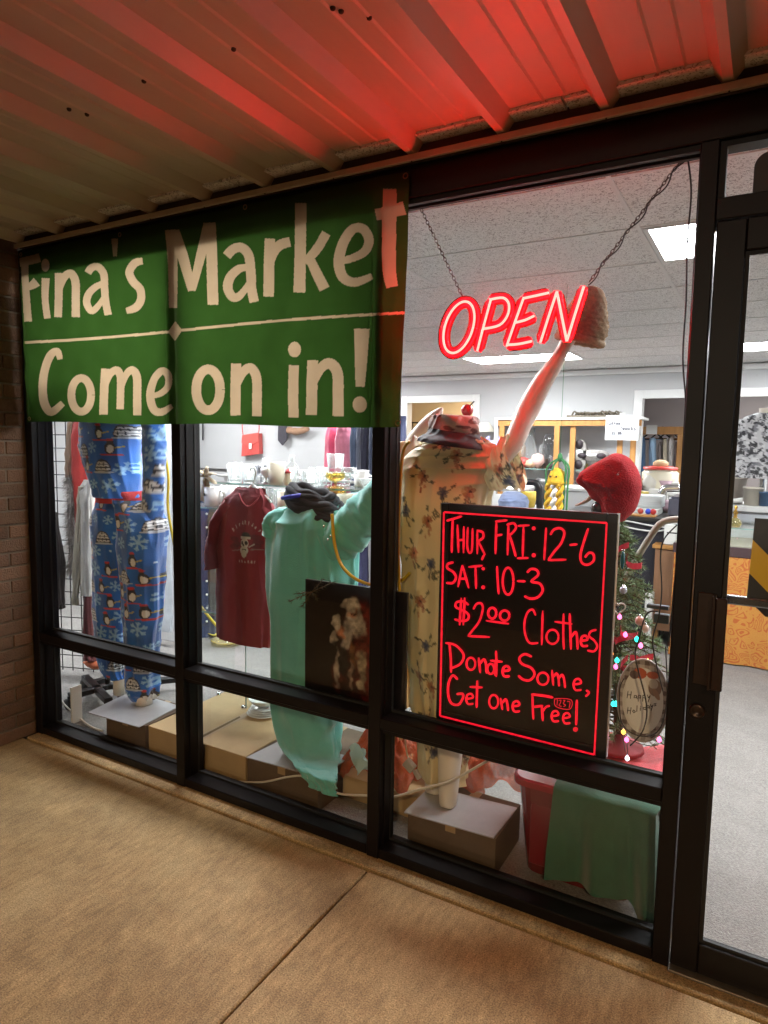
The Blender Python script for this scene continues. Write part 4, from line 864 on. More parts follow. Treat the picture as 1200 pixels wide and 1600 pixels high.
obj('dress_sleeve', sleeve(px([(648, 725), (634, 720), (622, 735), (616, 760)], BY3+.05), [.07, .08, .08, .082], 60, flor, .09, 4, 14, 3, squash=.6, wr=.014), satin, m3)
arm = MB(); AY = BY3+.11; ap = cr([P(a, b, y=BY3+.02+.09*min(1, k/4)) for k, (a, b) in enumerate([(768, 735), (787, 712), (803, 690), (815, 662), (826, 638), (846, 600), (866, 570), (880, 545), (893, 520), (905, 498)])], 5)
arm.tube(ap, cr([(.028,), (.034,), (.038,), (.039,), (.042,), (.037,), (.030,), (.024,), (.029,), (.02,)], 5)[:, 0], 20)
for k, (a, b) in enumerate(((897, 478), (905, 474), (913, 475), (921, 480))): arm.tube(px([(903+k*2, 505), (a, b)], AY), [.011, .008], 8)
arm.tube(px([(893, 515), (884, 500), (882, 490)], AY), [.012, .01, .008], 8)
arm.tube(cr(px([(665, 735), (648, 703), (662, 675), (680, 652), (692, 636)], BY3+.12), 5), cr([(.06,), (.05,), (.042,), (.03,), (.006,)], 5)[:, 0], 14)
arm.tube(cr(px([(690, 1190), (690, 1100), (700, 950), (705, 800), (705, 720), (708, 690), (710, 668)], BY3), 5), cr([(.05,), (.06,), (.065,), (.07,), (.07,), (.045,), (.04,)], 5)[:, 0], 20)
q = P(700, 1258, z=zp+.001); arm.tube([q+np.array([-.0, .02, .4]), q+np.array([0, .0, .12]), q], [.06, .042, .034], 18)
q = P(678, 1236, z=zp+.001); arm.tube([q+np.array([-.0, .02, .4]), q+np.array([0, .0, .12]), q], [.06, .042, .036], 18)
body(arm, m3, vox=.009)
cn = P(709, 670, y=BY3)
def camo(U, V, XYZ):
    p = Paint(U, V, (.42, .36, .33)); r = np.random.default_rng(3)
    for _ in range(60): p.ell(r.uniform(-.3, .3), cn[2]+r.uniform(-.06, .08), r.uniform(.012, .03), r.uniform(.004, .01), [(.16, .1, .09), (.3, .2, .19), (.55, .5, .46), (.1, .06, .06)][r.integers(4)], .9, r.uniform(-.6, .6))
    return p.c
nz3 = garment([(cn[0], BY3, cn[2]-.03, .078, .06), (cn[0], BY3, cn[2]-.01, .088, .075), (cn[0]+.003, BY3, cn[2]+.02, .09, .075), (cn[0], BY3, cn[2]+.045, .084, .07), (cn[0], BY3, cn[2]+.048, .07, .06), (cn[0], BY3, cn[2]+.02, .065, .055)], 100, 60, [(.05, 3, 0, .2, 9), (.04, 7, 0, .2, 12)], paint=camo, skew=-.05)
solo('camouflage_scarf', nz3, M('camo_cloth', vcol=True, rough=.85, bump=.3, bscale=200), 'pinkish camouflage scarf round the neck of the floral dress mannequin', 'scarf')
nc = garment([(cn[0]+.008, BY3-.01, cn[2]-.062, .135, .112), (cn[0]+.006, BY3-.01, cn[2]-.045, .125, .108), (cn[0]+.004, BY3, cn[2]-.028, .108, .092), (cn[0], BY3, cn[2]-.008, .096, .082)], 80, 30, [(.03, 4, 0, .2, 3)], skew=-.12)
solo('black_collar', nc, M('black_velvet', (.02, .012, .014), .7, var=.3, scale=40), 'black velvet collar above the floral dress', 'collar')
# ---- crocheted bell hat on the raised hand
ch = MB(); c = P(908, 500, y=AY); N = 34; hatr = []
ax = np.array(P(922, 444, y=AY))-np.array(P(897, 536, y=AY)); ax /= np.linalg.norm(ax); e1 = np.array([0, -1.0, 0]); e1 -= ax*(ax@e1); e1 /= np.linalg.norm(e1); e2 = np.cross(ax, e1)
b0 = P(905, 534, y=AY); H = np.linalg.norm(np.array(P(920, 446, y=AY))-b0)
for i in range(46):
    t = i/45; r = np.interp(t, [0, .12, .3, .55, .8, .95, 1], [.072, .08, .082, .066, .05, .03, .006])
    hatr.append([b0+ax*H*t+(r*(1+.05*abs(math.sin(t*40))+.055*math.sin(k*11*2*math.pi/N*1.0+(i//2)*1.6)))*(math.cos(2*math.pi*k/N)*e1+math.sin(2*math.pi*k/N)*e2) for k in range(N)])
ch.loft(hatr, True, False, True)
ch.tube([b0+ax*.006+.076*(math.cos(t)*e1+math.sin(t)*e2) for t in np.linspace(0, 6.283, 30, endpoint=False)], [.012+.003*(k % 2) for k in range(30)], 8, closed=True)
solo('crochet_hat', ch, M('tan_yarn', (.33, .22, .12), .9, var=.35, scale=70, bump=.6, bscale=260), 'tan crocheted bell hat on the raised hand behind the OPEN sign', 'hat')
q = P(730, 641, y=BY3+.04); ct = thing('cherry_ornament', 'glossy red cherry ornament with a stem above the camouflage scarf', 'ornament', q)
obj('cherry', MB().ball(q, .023, 16), M('cherry_red', (.5, .03, .04), .12, coat=1), ct); obj('stem', MB().tube(cr([q+np.array([.01, 0, .015]), P(736, 632, y=BY3+.04), P(741, 627, y=BY3+.04)], 5), .0025, 6), dark, ct)
# ---- yellow cords
yel = M('yellow_tube', (.62, .44, .02), .35)
cable('yellow_tubing', px([(519, 803), (522, 845), (532, 880), (552, 902), (580, 914), (608, 916), (630, 905), (640, 895)], .22), .0065, yel, 'yellow tubing looped over the front of the teal robe', 'cord')
cable('yellow_tubing', px([(640, 690), (630, 705), (625, 760), (622, 850), (624, 930), (619, 1020), (617, 1105)], .155), .006, yel, 'yellow tubing hanging beside the middle mullion over the floral dress', 'cord')
cable('yellow_tubing', px([(246, 660), (256, 700), (263, 745), (262, 790), (268, 830), (276, 870)], .5), .007, yel, 'yellow tubing hanging behind the blue pyjamas', 'cord')
cable('yellow_tubing', px([(312, 945), (330, 968), (345, 985)], .75), .008, yel, 'short yellow tubing leaning beside the red T-shirt', 'cord')
cable('glass_rod', px([(619, 1015), (618, 1030)], .2), .003, yel, 'tip of a yellow rod beside the pleated lamp shade', 'rod')
# ---- pleated lamp behind the middle mullion
lt_ = thing('pleated_lamp', 'lamp with a tan pleated shade behind the middle mullion', 'lamp', P(627, 1110, y=.42))
lc = P(626, 985, y=.45); lb = P(626, 1092, y=.45); ring = []
for z, r in ((lc[2], .05), (lb[2], .105)):
    ring.append([(lc[0]+(r*(1+.05*(-1)**k))*math.cos(math.pi*k/24), .45+(r*(1+.05*(-1)**k))*math.sin(math.pi*k/24), z) for k in range(48)])
obj('shade', MB().loft(ring, True, True, False, False), M('shade_tan', (.62, .4, .17), .8, trans=.3), lt_)
obj('base', MB().lathe((lc[0], .45, .105), [(.06, 0), (.06, .02), (.02, .04), (.025, .2), (.012, .3), (.012, lc[2]-.1)], 16, cap0=True), M('lamp_brass', (.5, .35, .13), .3, .8), lt_)
# ---- red T-shirt on a white hanger
TY_ = .46
tsh = thing('red_t_shirt', 'dark red T-shirt with a bearded skull print on a white hanger', 'T-shirt', P(380, 1000, y=TY_))
base_t = (.19, .01, .018)
def tpaint(x, z, y):
    p = Paint(x, z, base_t)
    def w(a, b): q = P(310+a/10, 790+b/10, y=TY_-.045); return q[0], q[2]
    g = (.5, .46, .42); dkk = (.02, .012, .012)
    cx, cz = w(720, 570)
    for a, b in ((560, 520), (600, 600), (860, 500), (900, 580), (870, 640), (560, 640)): q = w(a, b); p.soft(*q, .03, .014, (.06, .012, .014), .6)
    p.seg(w(530, 700), w(640, 690), .0022, (.2, .15, .14)); p.seg(w(800, 690), w(970, 700), .0022, (.2, .15, .14)); p.seg(w(780, 650), w(850, 610), .003, (.4, .36, .33))
    p.soft(*w(735, 465), .026, .016, (.02, .03, .025)); q0 = w(660, 480); q1 = w(800, 530); p.put((p.U > q0[0]) & (p.U < q1[0]) & (p.V < q0[1]) & (p.V > q1[1]), g)
    p.ell(*w(718, 590), .022, .026, g); p.ell(*w(742, 585), .0085, .01, dkk); p.ell(*w(684, 582), .006, .009, dkk); p.ell(*w(706, 622), .005, .0075, dkk)
    p.ell(*w(712, 700), .023, .02, (.45, .42, .38)); p.ell(*w(710, 745), .015, .022, (.45, .42, .38)); p.ell(*w(712, 692), .012, .005, dkk); p.ell(*w(712, 692), .008, .0025, g)
    rr = np.random.default_rng(2)
    GL = {'B': [[(0, 0), (0, 1)], [(0, 1), (.6, .8), (.1, .55), (.7, .3), (0, 0)]], 'i': [[(.3, 0), (.3, .65)], [(.3, .85), (.3, .95)]], 'r': [[(.2, 0), (.2, .65)], [(.2, .5), (.6, .65)]], 'd': [[(.6, 0), (.6, 1)], [(.6, .1), (.15, .3), (.6, .55)]], 'R': [[(0, 0), (0, 1)], [(0, 1), (.6, .8), (.05, .5), (.7, 0)]], 'e': [[(.1, .35), (.6, .4), (.35, .65), (.1, .3), (.5, 0)]], 's': [[(.6, .6), (.15, .5), (.6, .2), (.1, 0)]], '&': [[(.7, 0), (.15, .8), (.5, .9), (.1, .2), (.6, .3)]], 'G': [[(.7, .8), (.2, .8), (.1, .2), (.6, .1), (.65, .45), (.4, .45)]], 'o': [[(.1, .3), (.35, .65), (.6, .3), (.35, 0), (.1, .3)]], 'n': [[(.1, 0), (.1, .65), (.55, .6), (.6, 0)]]}
    word = 'BirdRides'
    for k, chh in enumerate(word):
        t = k/8; a = 545+t*360; b = 440-150*math.sin(math.pi*(.08+t*.84)); s = .011; ang = (0.5-t)*1.3
        for st in GL[chh]:
            p.line([(w(a, b)[0]+s*(u*math.cos(ang)-v*math.sin(ang)), w(a, b)[1]+s*(u*math.sin(ang)+v*math.cos(ang))) for u, v in [(uu, vv*1.5) for uu, vv in st]], .0017, (.5, .42, .4))
    for k, chh in enumerate('ins&Gr'):
        for st in GL.get(chh, []): p.line([(w(635+k*42, 880)[0]+.011*u, w(635, 880)[1]+.014*v) for u, v in st], .0016, (.42, .34, .33))
    return p.c
cot = M('red_cotton', vcol=True, rough=.85, bump=.2, bscale=300, sheen=.2)
tr_ = garment(edges([(762, 372, 412, .02), (772, 362, 418, .03), (785, 348, 424, .04), (815, 341, 426, .045), (850, 339, 426, .045), (900, 339, 427, .045), (950, 339, 427, .046), (990, 340, 426, .047), (1003, 341, 425, .047)], TY_, .045), 420, 300, [(.015, 3, .3, 1, 2), (.03, 9, .35, 1, 2), (.02, 14, .5, 1, 1)], paint=lambda U, V, X: tpaint(X[:, 0], X[:, 2], X[:, 1]), seed=12, wr=.012, lean=1)
obj('shirt_body', tr_, cot, tsh)
def const(c): return lambda U, V, X: np.tile(np.array(c), (len(U), 1))
obj('shirt_sleeve', sleeve(px([(362, 785), (345, 808), (337, 835), (333, 862), (336, 888)], TY_-.01), [.04, .045, .048, .05, .055], 30, const(base_t), .06, 3, 8, 2, flat=.7), cot, tsh)
obj('shirt_sleeve', sleeve(px([(412, 785), (423, 810), (426, 840), (427, 870)], TY_+.02), [.04, .045, .045, .045], 30, const(base_t), .06, 3, 8, 2, flat=.7), cot, tsh)
obj('collar', MB().tube(cr(px([(373, 771), (378, 783), (386, 791), (394, 789), (402, 780), (407, 770)], TY_-.045), 5), .0035, 8), M('collar_red', (.33, .04, .05), .8), tsh)
hg = MB(); whp = M('white_plastic', (.75, .74, .72), .35)
hg.tube(cr(px([(395, 757), (398, 748), (400, 738), (398, 732), (393, 731), (390, 736)], TY_), 6), .004, 8).tube(px([(395, 757), (374, 772), (350, 790)], TY_), .005, 8).tube(px([(395, 757), (408, 768), (424, 785)], TY_), .005, 8)
solo('clothes_hanger', hg, whp, 'white plastic hanger holding the dark red T-shirt', 'hanger')
# ================================================================ GLASS SHELF UNIT WITH CUPS
es = thing('glass_shelf_unit', 'glass display shelf unit with chrome clips standing behind the red T-shirt', 'shelf', (-2.05, .72, ZT))
EX0, EX1, EY0, EY1 = -2.62, -1.30, .52, .94
for z in (.62, 1.165, 1.285):
    e0 = EX0 if z != 1.285 else -2.52
    o = obj('shelf', MB().box(e0, EX1, EY0 if z < 1.2 else .66, EY1, z-.007, z), shelfglass, es)
    obj('edge', MB().box(e0, EX1, (EY0 if z < 1.2 else .66)-.0012, (EY0 if z < 1.2 else .66)-.0002, z-.007, z), shelfedge, o)
for x in (EX0+.02, -2.155, -1.75, EX1-.03):
    o = obj('upright', MB().box(x-.003, x+.003, EY0+.02, EY1, ZT+.001, 1.157), shelfglass, es)
    obj('edge', MB().box(x-.003, x+.003, EY0+.0185, EY0+.0198, ZT+.001, 1.157), shelfedge, o)
for x, y in ((-2.4, .6), (-2.165, .53), (-2.05, .52)): obj('clip', MB().lathe((x, y, ZT+.001), [(.012, 0), (.012, .012), (.006, .018)], 10, cap1=True), chrome, es)
def glassware(kind, pxc, y, z, r, h, label, mat, cat, yo=0.0):
    x = P(pxc, 760, y=y)[0]; c = (x, y, z+.0006); t = .0025
    PR = {'tumbler': [(r*.1, 0), (r*.82, 0), (r*.85, .01), (r, h), (r-t, h), (r*.8, .02), (r*.1, .018)],
          'goblet': [(.003, 0), (r*.75, .001), (r*.7, .006), (r*.16, .012), (r*.14, h*.38), (r*.6, h*.5), (r, h*.72), (r*.92, h), (r*.92-t, h), (r*.9, h*.72), (r*.4, h*.5)],
          'bowl': [(.003, 0), (r*.5, 0), (r*.5, .006), (r, h), (r-t, h), (r*.4, .014), (.002, .012)],
          'bottle': [(.003, 0), (r, 0), (r, h*.62), (r*.4, h*.78), (r*.4, h), (r*.3, h), (r*.3, h*.8)],
          'mug': [(.003, 0), (r*.94, 0), (r, .006), (r, h), (r-.004, h), (r-.005, .01), (.002, .008)]}
    th = thing(kind if kind != 'tumbler' else 'drinking_glass', label, cat, c, 'cups and glasses on the glass shelves')
    obj('bowl' if kind == 'goblet' else 'cup', MB().lathe(c, PR[kind], 20), mat, th)
    if kind == 'mug':
        obj('handle', MB().tube(cr([(x+r*.97, y-.004, z+h*.82), (x+r*1.5, y-.01, z+h*.78), (x+r*1.62, y-.01, z+h*.5), (x+r*1.4, y-.01, z+h*.22), (x+r*.96, y-.004, z+h*.16)], 5), .005, 8), mat, th)
    return th
cer = M('white_ceramic', (.74, .74, .71), .2, coat=.4); crm = M('cream_ceramic', (.68, .62, .48), .3, coat=.3); yg = GLASS('amber_glass', (.9, .82, .5), 1.2, .5, (.7, .6, .3))
L1, L2 = 1.165, 1.285
mg = glassware('mug', 334, .62, L1, .05, .098, 'white mug with dark lettering at the left of the glass shelf', cer, 'mug')
mx_ = P(334, 760, y=.62)[0]
lm = MB()
for k, st in enumerate(([[(.9, .8), (.2, .8), (.1, .2), (.8, .2), (.8, .5)]], [[(0, 0), (.1, 1), (.5, .4), (.9, 1), (1, 0)]], [[(0, 0), (.5, 1), (1, 0)], [(.2, .4), (.8, .4)]], [[(.9, .85), (.2, .8), (.1, .2), (.9, .15)]])):
    for s in st:
        pts = [(-.4+.012*0+(k-2)*.26+u*.2, .05+.016*v) for u, v in s]
        lm.tube([(mx_+.0512*math.sin(a+.05), .62-.0512*math.cos(a+.05), L1+b) for a, b in pts], .0011, 5)
obj('lettering', lm, dark, mg)
glassware('mug', 366, .66, L1, .05, .105, 'plain white mug with a black dot behind the red T-shirt hanger', cer, 'mug')
q = P(375, 762, y=.61); solo('black_dot', MB().ball(q, .007, 10), black, 'round black tag hanging in front of the plain white mug', 'tag')
glassware('mug', 412, .66, L1, .05, .1, 'clear glass mug with a handle on the glass shelf', drinkglass, 'mug')
glassware('mug', 448, .64, L1, .046, .095, 'cream mug with a gold pattern left of the black scarf', crm, 'mug')
glassware('bowl', 480, .66, L1, .06, .07, 'clear glass bowl behind the black scarf', drinkglass, 'bowl')
glassware('goblet', 499, .7, L1, .04, .11, 'clear goblet behind the black scarf', drinkglass, 'glass')
glassware('tumbler', 541, .64, L1, .045, .1, 'frosted tumbler with a yellow motif at the right of the shelf', crm, 'glass')
glassware('tumbler', 527, .7, L1, .045, .12, 'tall clear tumbler with an amber rim beside the frosted tumbler', yg, 'glass')
glassware('bowl', 566, .66, L1, .055, .06, 'low clear bowl at the right end of the shelf', drinkglass, 'bowl')
glassware('tumbler', 367, .72, L2, .043, .095, 'left one of two cut glass tumblers on the upper shelf', drinkglass, 'glass')
glassware('tumbler', 390, .72, L2, .043, .095, 'right one of two cut glass tumblers on the upper shelf', drinkglass, 'glass')
glassware('goblet', 408, .74, L2, .035, .095, 'etched grey goblet beside the cut glass tumblers', GLASS('smoked_glass', (.7, .7, .72), 1.2, .5, (.5, .5, .52)), 'glass')
glassware('goblet', 416, .7, L2, .03, .085, 'white goblet left of the cream cup', cer, 'glass')
glassware('tumbler', 432, .72, L2, .048, .115, 'tall cream cup on the upper shelf', crm, 'cup')
glassware('bottle', 416, .86, L2, .05, .13, 'clear jar with a red strap behind the cream cup', drinkglass, 'jar')
glassware('bottle', 456, .74, L2, .035, .15, 'clear bottle with a white stopper on the upper shelf', drinkglass, 'bottle')
glassware('tumbler', 484, .72, L2, .05, .08, 'wide clear tumbler right of the bottle', drinkglass, 'glass')
glassware('tumbler', 498, .84, L2, .05, .09, 'clear tumbler standing behind the wide tumbler', drinkglass, 'glass')
glassware('goblet', 524, .7, L2, .05, .075, 'amber stemmed dish under the topmost tumbler', yg, 'dish')
glassware('tumbler', 524, .7, L2+.076, .042, .09, 'topmost clear tumbler standing on the amber stemmed dish', drinkglass, 'glass')
glassware('goblet', 545, .74, L2, .04, .1, 'clear goblet at the right end of the upper shelf', drinkglass, 'glass')
glassware('bowl', 575, .76, L2, .05, .05, 'small clear bowl by the middle mullion on the upper shelf', drinkglass, 'bowl')
rg_ = np.random.default_rng(9); ORD = ['first', 'second', 'third', 'fourth', 'fifth', 'sixth', 'seventh', 'eighth', 'ninth', 'tenth', 'eleventh', 'twelfth', 'thirteenth', 'fourteenth']
for k in range(17):
    kind = ('tumbler', 'goblet', 'bowl', 'tumbler')[k % 4]; up = k % 2
    glassware(kind, 352+k*14+rg_.uniform(-4, 4), .84+rg_.uniform(-.02, .05), L2 if up else L1, rg_.uniform(.032, .045), rg_.uniform(.06, .1), f'small {kind} in the back row of the {("lower", "upper")[up]} glass shelf, {ORD[k//2]} from the left', drinkglass if k % 3 else cer if k % 2 else drinkglass, 'glass')
fg = thing('figurine', 'small red and cream figurine standing between the cups', 'figurine', P(450, 757, y=.7))
q = P(449, 748, y=.7); obj('figure', MB().lathe((q[0], .7, L2+.001), [(.018, 0), (.022, .02), (.014, .045), (.016, .055), (.008, .068)], 12, cap1=True), M('figurine_cream', (.6, .5, .34), .4), fg)
obj('hat', MB().lathe((q[0]+.004, .7, L2+.062), [(.018, 0), (.01, .012), (.002, .024)], 10, cap0=True), M('figurine_red', (.4, .03, .03), .5), fg)
bwm = MB(); q = P(322, 745, y=.6)
for a in range(6):
    t = a*1.05+.3; bwm.tube(cr([q, q+np.array([.045*math.cos(t), -.01, .03*math.sin(t)+.01]), q+np.array([.085*math.cos(t+.25), -.005, .05*math.sin(t+.25)-.01])], 5), [.006, .012, .018, .021, .021, .02, .02, .018, .017, .014, .01], 8, flat=.25)
bwm.tube([q, q+np.array([-.02, 0, -.07]), q+np.array([-.03, 0, -.13])], [.01, .016, .02], 8, flat=.25).tube([q, q+np.array([.02, 0, -.07]), q+np.array([.045, 0, -.14])], [.01, .016, .02], 8, flat=.25)
solo('burlap_bow', bwm, M('burlap', (.5, .42, .3), .9, var=.2, scale=90, trans=.3), 'beige ribbon bow at the left end of the cups', 'bow')
# stack of white plates
q = P(412, 1116, z=ZT+.002); pl = thing('plate_stack', 'stack of white plates and a bowl on the tan box', 'plates', q)
for i in range(4): obj('plate', MB().lathe((q[0]+.004*i, q[1], q[2]+i*.011), [(.03, 0), (.05, .001), (.085-.004*i, .013), (.083-.004*i, .0145), (.048, .004), (.002, .004)], 26), cer, pl)
obj('bowl', MB().lathe((q[0], q[1], q[2]+.046), [(.03, 0), (.06, .02), (.075, .04), (.073, .041), (.055, .02), (.002, .006)], 26), cer, pl)
q = P(345, 988, z=.03); solo('yellow_dish', MB().lathe((q[0], q[1], .003), [(.02, 0), (.06, .004), (.1, .03), (.098, .032), (.05, .008), (.002, .006)], 24), M('yellow_plastic', (.7, .55, .03), .35), 'yellow dish on the carpet beyond the red T-shirt', 'dish')
q = P(355, 1002, z=.02); solo('clear_dish', MB().lathe((q[0], q[1], .003), [(.02, 0), (.06, .004), (.12, .03), (.118, .032), (.05, .008), (.002, .006)], 24), yg, 'clear glass dish on the carpet below the yellow dish', 'dish')
q = P(365, 1088, z=ZT); solo('packing_paper', MB().grid(16, 16, lambda U, V: np.stack([q[0]+.05+.2*U-.1, q[1]+.05+.16*V, ZT+.004+.05*np.abs(np.sin(U*7+V*3)*np.sin(V*8-U*2))*np.sin(math.pi*U)*np.sin(math.pi*V)], 1)), M('tissue', (.6, .55, .45), .8, trans=.3), 'crumpled packing paper on the tan box beside the plates', 'paper')
# ================================================================ LEFT BAY: grid panel, clothes, rolling rack
gp = thing('grid_panel', 'black wire grid display panel standing at the far left', 'display panel', (-3.75, .62, 0))
gx0, gx1 = -4.3, -3.42
def gy(x): return .42+(x+4.3)*.36
for i in range(14):
    x = gx0+(gx1-gx0)*i/13; obj('wire', MB().tube([(x, gy(x), .03), (x, gy(x), 1.95)], .0032, 5), blackm, gp)
for j in range(24):
    z = .05+j*.082; obj('wire', MB().tube([(gx0, gy(gx0)-.006, z), (gx1, gy(gx1)-.006, z)], .0032, 5), blackm, gp)
obj('foot', MB().box(gx1-.02, gx1+.02, gy(gx1)-.2, gy(gx1)+.2, .003, .03), blackm, gp)
def hang(name, pxs, y, depth, col, label, cat, rows=None, fold=.08, k=5, mat=None, seed=0, n=70, m=60, trans=0.0):
    """hanging cloth from pixel rows (py,l,r)"""
    g = garment(edges([(a, b, c, depth*min(1, .35+i)) for i, (a, b, c) in enumerate(pxs)], y, depth), n, m, [(fold, k, .1, .6, 1.5), (fold*.6, k*2+1, .2, 1, 1)], True, True, seed=seed)
    return solo(name, g, mat or M('cloth_'+name, col, .85, var=.12, scale=14, bump=.25, bscale=220, sheen=.2), label, cat)
hang('red_coat', [(640, 118, 145), (680, 116, 146), (760, 118, 145), (822, 124, 146)], .62, .06, (.42, .02, .015), 'bright red coat hanging behind the blue pyjamas', 'coat', seed=1)
hang('maroon_dress', [(800, 140, 152), (900, 138, 152), (1000, 136, 152), (1030, 137, 156)], .62, .05, (.1, .018, .02), 'dark maroon garment hanging left of the blue pyjama legs', 'dress', seed=2)
hang('white_stole', [(750, 128, 146), (780, 127, 146), (860, 130, 146), (930, 130, 145)], .54, .03, (.62, .6, .55), 'white stole hanging left of the blue pyjamas', 'stole', seed=3, fold=.05)
hang('beige_strap', [(760, 122, 129), (850, 118, 128), (945, 113, 121)], .52, .012, (.4, .36, .28), 'beige strap hanging beside the white stole', 'strap', seed=4)
hang('striped_scarf', [(655, 106, 113), (700, 105, 114), (746, 104, 114)], .58, .02, (.3, .2, .13), 'brown striped scarf hanging on the wire grid', 'scarf', seed=5)
hang('dark_boot', [(800, 84, 88), (880, 86, 96), (935, 87, 96), (952, 88, 94)], .5, .04, (.05, .04, .035), 'dark brown leather garment at the left edge of the window', 'garment', seed=6)
fur = MB(); rf = np.random.default_rng(4)
fp = cr(px([(108, 745), (112, 780), (109, 820), (116, 860), (110, 890)], .56), 10)
for i in range(2600):
    t = rf.random(); c = fp[int(t*(len(fp)-1))]; v = rf.normal(size=3); v /= np.linalg.norm(v); v[2] -= .5; l = rf.uniform(.03, .055); s = np.cross(v, rf.normal(size=3)); s /= np.linalg.norm(s); g = .16+.2*abs(math.sin(t*9)); g *= rf.uniform(.6, 1.3)
    a = c+v*.012; fur.add([a-s*.0018, a+s*.0018, a+v*l], [(0, 1, 2)], False, 0, [(g, g*.9, g*.82)]*3)
solo('fur_boa', fur, M('fur', vcol=True, rough=.9), 'grey brown fluffy fur boa hanging on the wire grid', 'boa')
solo('white_partition', MB().box(-4.6, -3.45, 1.48, 1.51, .003, 1.75, .003), white, 'tall white partition board standing behind the blue pyjamas', 'partition')
rk = thing('rolling_rack', 'black rolling clothes rack base on castors behind the blue pyjamas', 'clothes rack', (-3.3, .5, 0))
a, b, c_, d = P(108, 1088, z=.075), P(168, 1072, z=.075), P(133, 1058, z=.075), P(176, 1078, z=.075)
def beam(mb, p, q, w=.022, h=.016):
    p, q = np.array(p), np.array(q); dd = q-p; L_ = np.linalg.norm(dd); dd /= L_; s = np.cross(dd, [0, 0, 1.0]); s /= np.linalg.norm(s); mb.obox((p+q)/2, np.array([dd, s, np.cross(s, dd)]), (L_/2, w, h), .003)
mb = MB(); beam(mb, a, b); beam(mb, c_, P(170, 1095, z=.075)); beam(mb, b, b+np.array([.25, .3, 0])); obj('foot_beam', mb, blackm, rk)
obj('upright', MB().tube([b, b+np.array([0, 0, .9])], .013, 10), blackm, rk)
for q in (a, c_):
    w = obj('castor', MB().loft([[(q[0]+r_*math.cos(t), q[1]+dy, .033+r_*math.sin(t)) for t in np.linspace(0, 6.28, 16, endpoint=False)] for r_, dy in ((.01, -.016), (.03, -.016), (.03, .016), (.01, .016))], True, True, True), black, rk)
    obj('fork', MB().tube([(q[0], q[1], .05), (q[0], q[1], .075)], .01, 8), blackm, w)
om = M('orange_fabric', (.55, .14, .06), .7, var=.2, scale=20)
for i, (qx, qy, s) in enumerate(((150, 1043, .15), (146, 1027, .12), (72, 1032, .1), (74, 1048, .1))):
    q = P(qx, qy, z=.1); solo('orange_shoe', MB().loft([[(q[0]+s*(u-.5)*1.6+.0*math.cos(t), q[1]+s*.28*math.sin(math.pi*min(max(u, .04), .96))*math.cos(t), .1+.012+.03*math.sin(math.pi*min(max(u, .04), .96))*math.sin(t)+.02*u) for t in np.linspace(0, 6.28, 12, endpoint=False)] for u in np.linspace(0, 1, 10)], True, True, True), om,
        ['orange flat shoe by the rack base left of the pyjama leg', 'upper orange flat shoe behind the rack base', 'lower orange shoe at the left window edge', 'upper orange shoe at the left window edge'][(0, 1, 3, 2)[i]], 'shoe')
whc = M('white_cord', (.62, .58, .5), .45)
cable('extension_lead', [P(84, 1075, z=.12), P(100, 1100, z=.06), P(120, 1118, z=.02), P(140, 1134, z=.012), P(160, 1142, z=.012)], .005, whc, 'white cord crossing the carpet in the left window bay')
solo('white_board', MB().box(-3.03, -3.02, .16, .22, .003, .2), cer, 'white board edge against the left jamb low in the window', 'board')
q = P(268, 830, y=.9); hang('grey_panel_cloth', [(690, 214, 262), (800, 222, 266), (925, 232, 268), (985, 236, 270)], 1.35, .02, (.5, .54, .58), 'pale grey sheet hanging right of the blue pyjamas', 'sheet', seed=9, fold=.02)
# ================================================================ RIGHT BAY: bin, cloth, tree, mesh
redp = M('red_plastic', (.15, .006, .014), .25, coat=.3, var=.1, scale=5)
bn_ = thing('storage_bin', 'dark red plastic storage bin under the green cloth', 'bin', (-.4, .4, .003))
def tub(x0, x1, y0, y1, z0, z1, t=.03):
    r = []
    for z, e in ((z0, .0), (z1, t)):
        ring = []
        for cx, cy, a0 in ((x1+e-.05, y1+e-.05, 0), (x0-e+.05, y1+e-.05, 90), (x0-e+.05, y0-e+.05, 180), (x1+e-.05, y0-e+.05, 270)):
            for k in range(5): a = math.radians(a0+k*22.5); ring.append((cx+.05*math.cos(a), cy+.05*math.sin(a), z))
        r.append(ring)
    return r
r = tub(-.585, -.225, .225, .6, .004, .33); obj('tub', MB().loft(r, True, True, True, False), redp, bn_)
obj('lid', MB().loft([tub(-.6, -.21, .21, .615, 0, .332, .03)[1], tub(-.6, -.21, .21, .615, 0, .352, .03)[1], tub(-.6, -.21, .21, .615, 0, .358, .022)[1]], True, False, True, False), M('red_lid', (.28, .01, .024), .25), bn_)
obj('side_panel', MB().box(-.56, -.26, .2005, .206, .05, .27, .002), M('red_panel', (.18, .008, .018), .35), bn_)
obj('label', MB().box(-.46, -.405, .1985, .2002, .13, .17).box(-.41, -.385, .1985, .2001, .115, .138), M('paper_label', (.5, .47, .4), .7), bn_)
gc = M('green_felt', (.03, .115, .068), .9, var=.12, scale=14, bump=.2, bscale=300, sheen=.4)
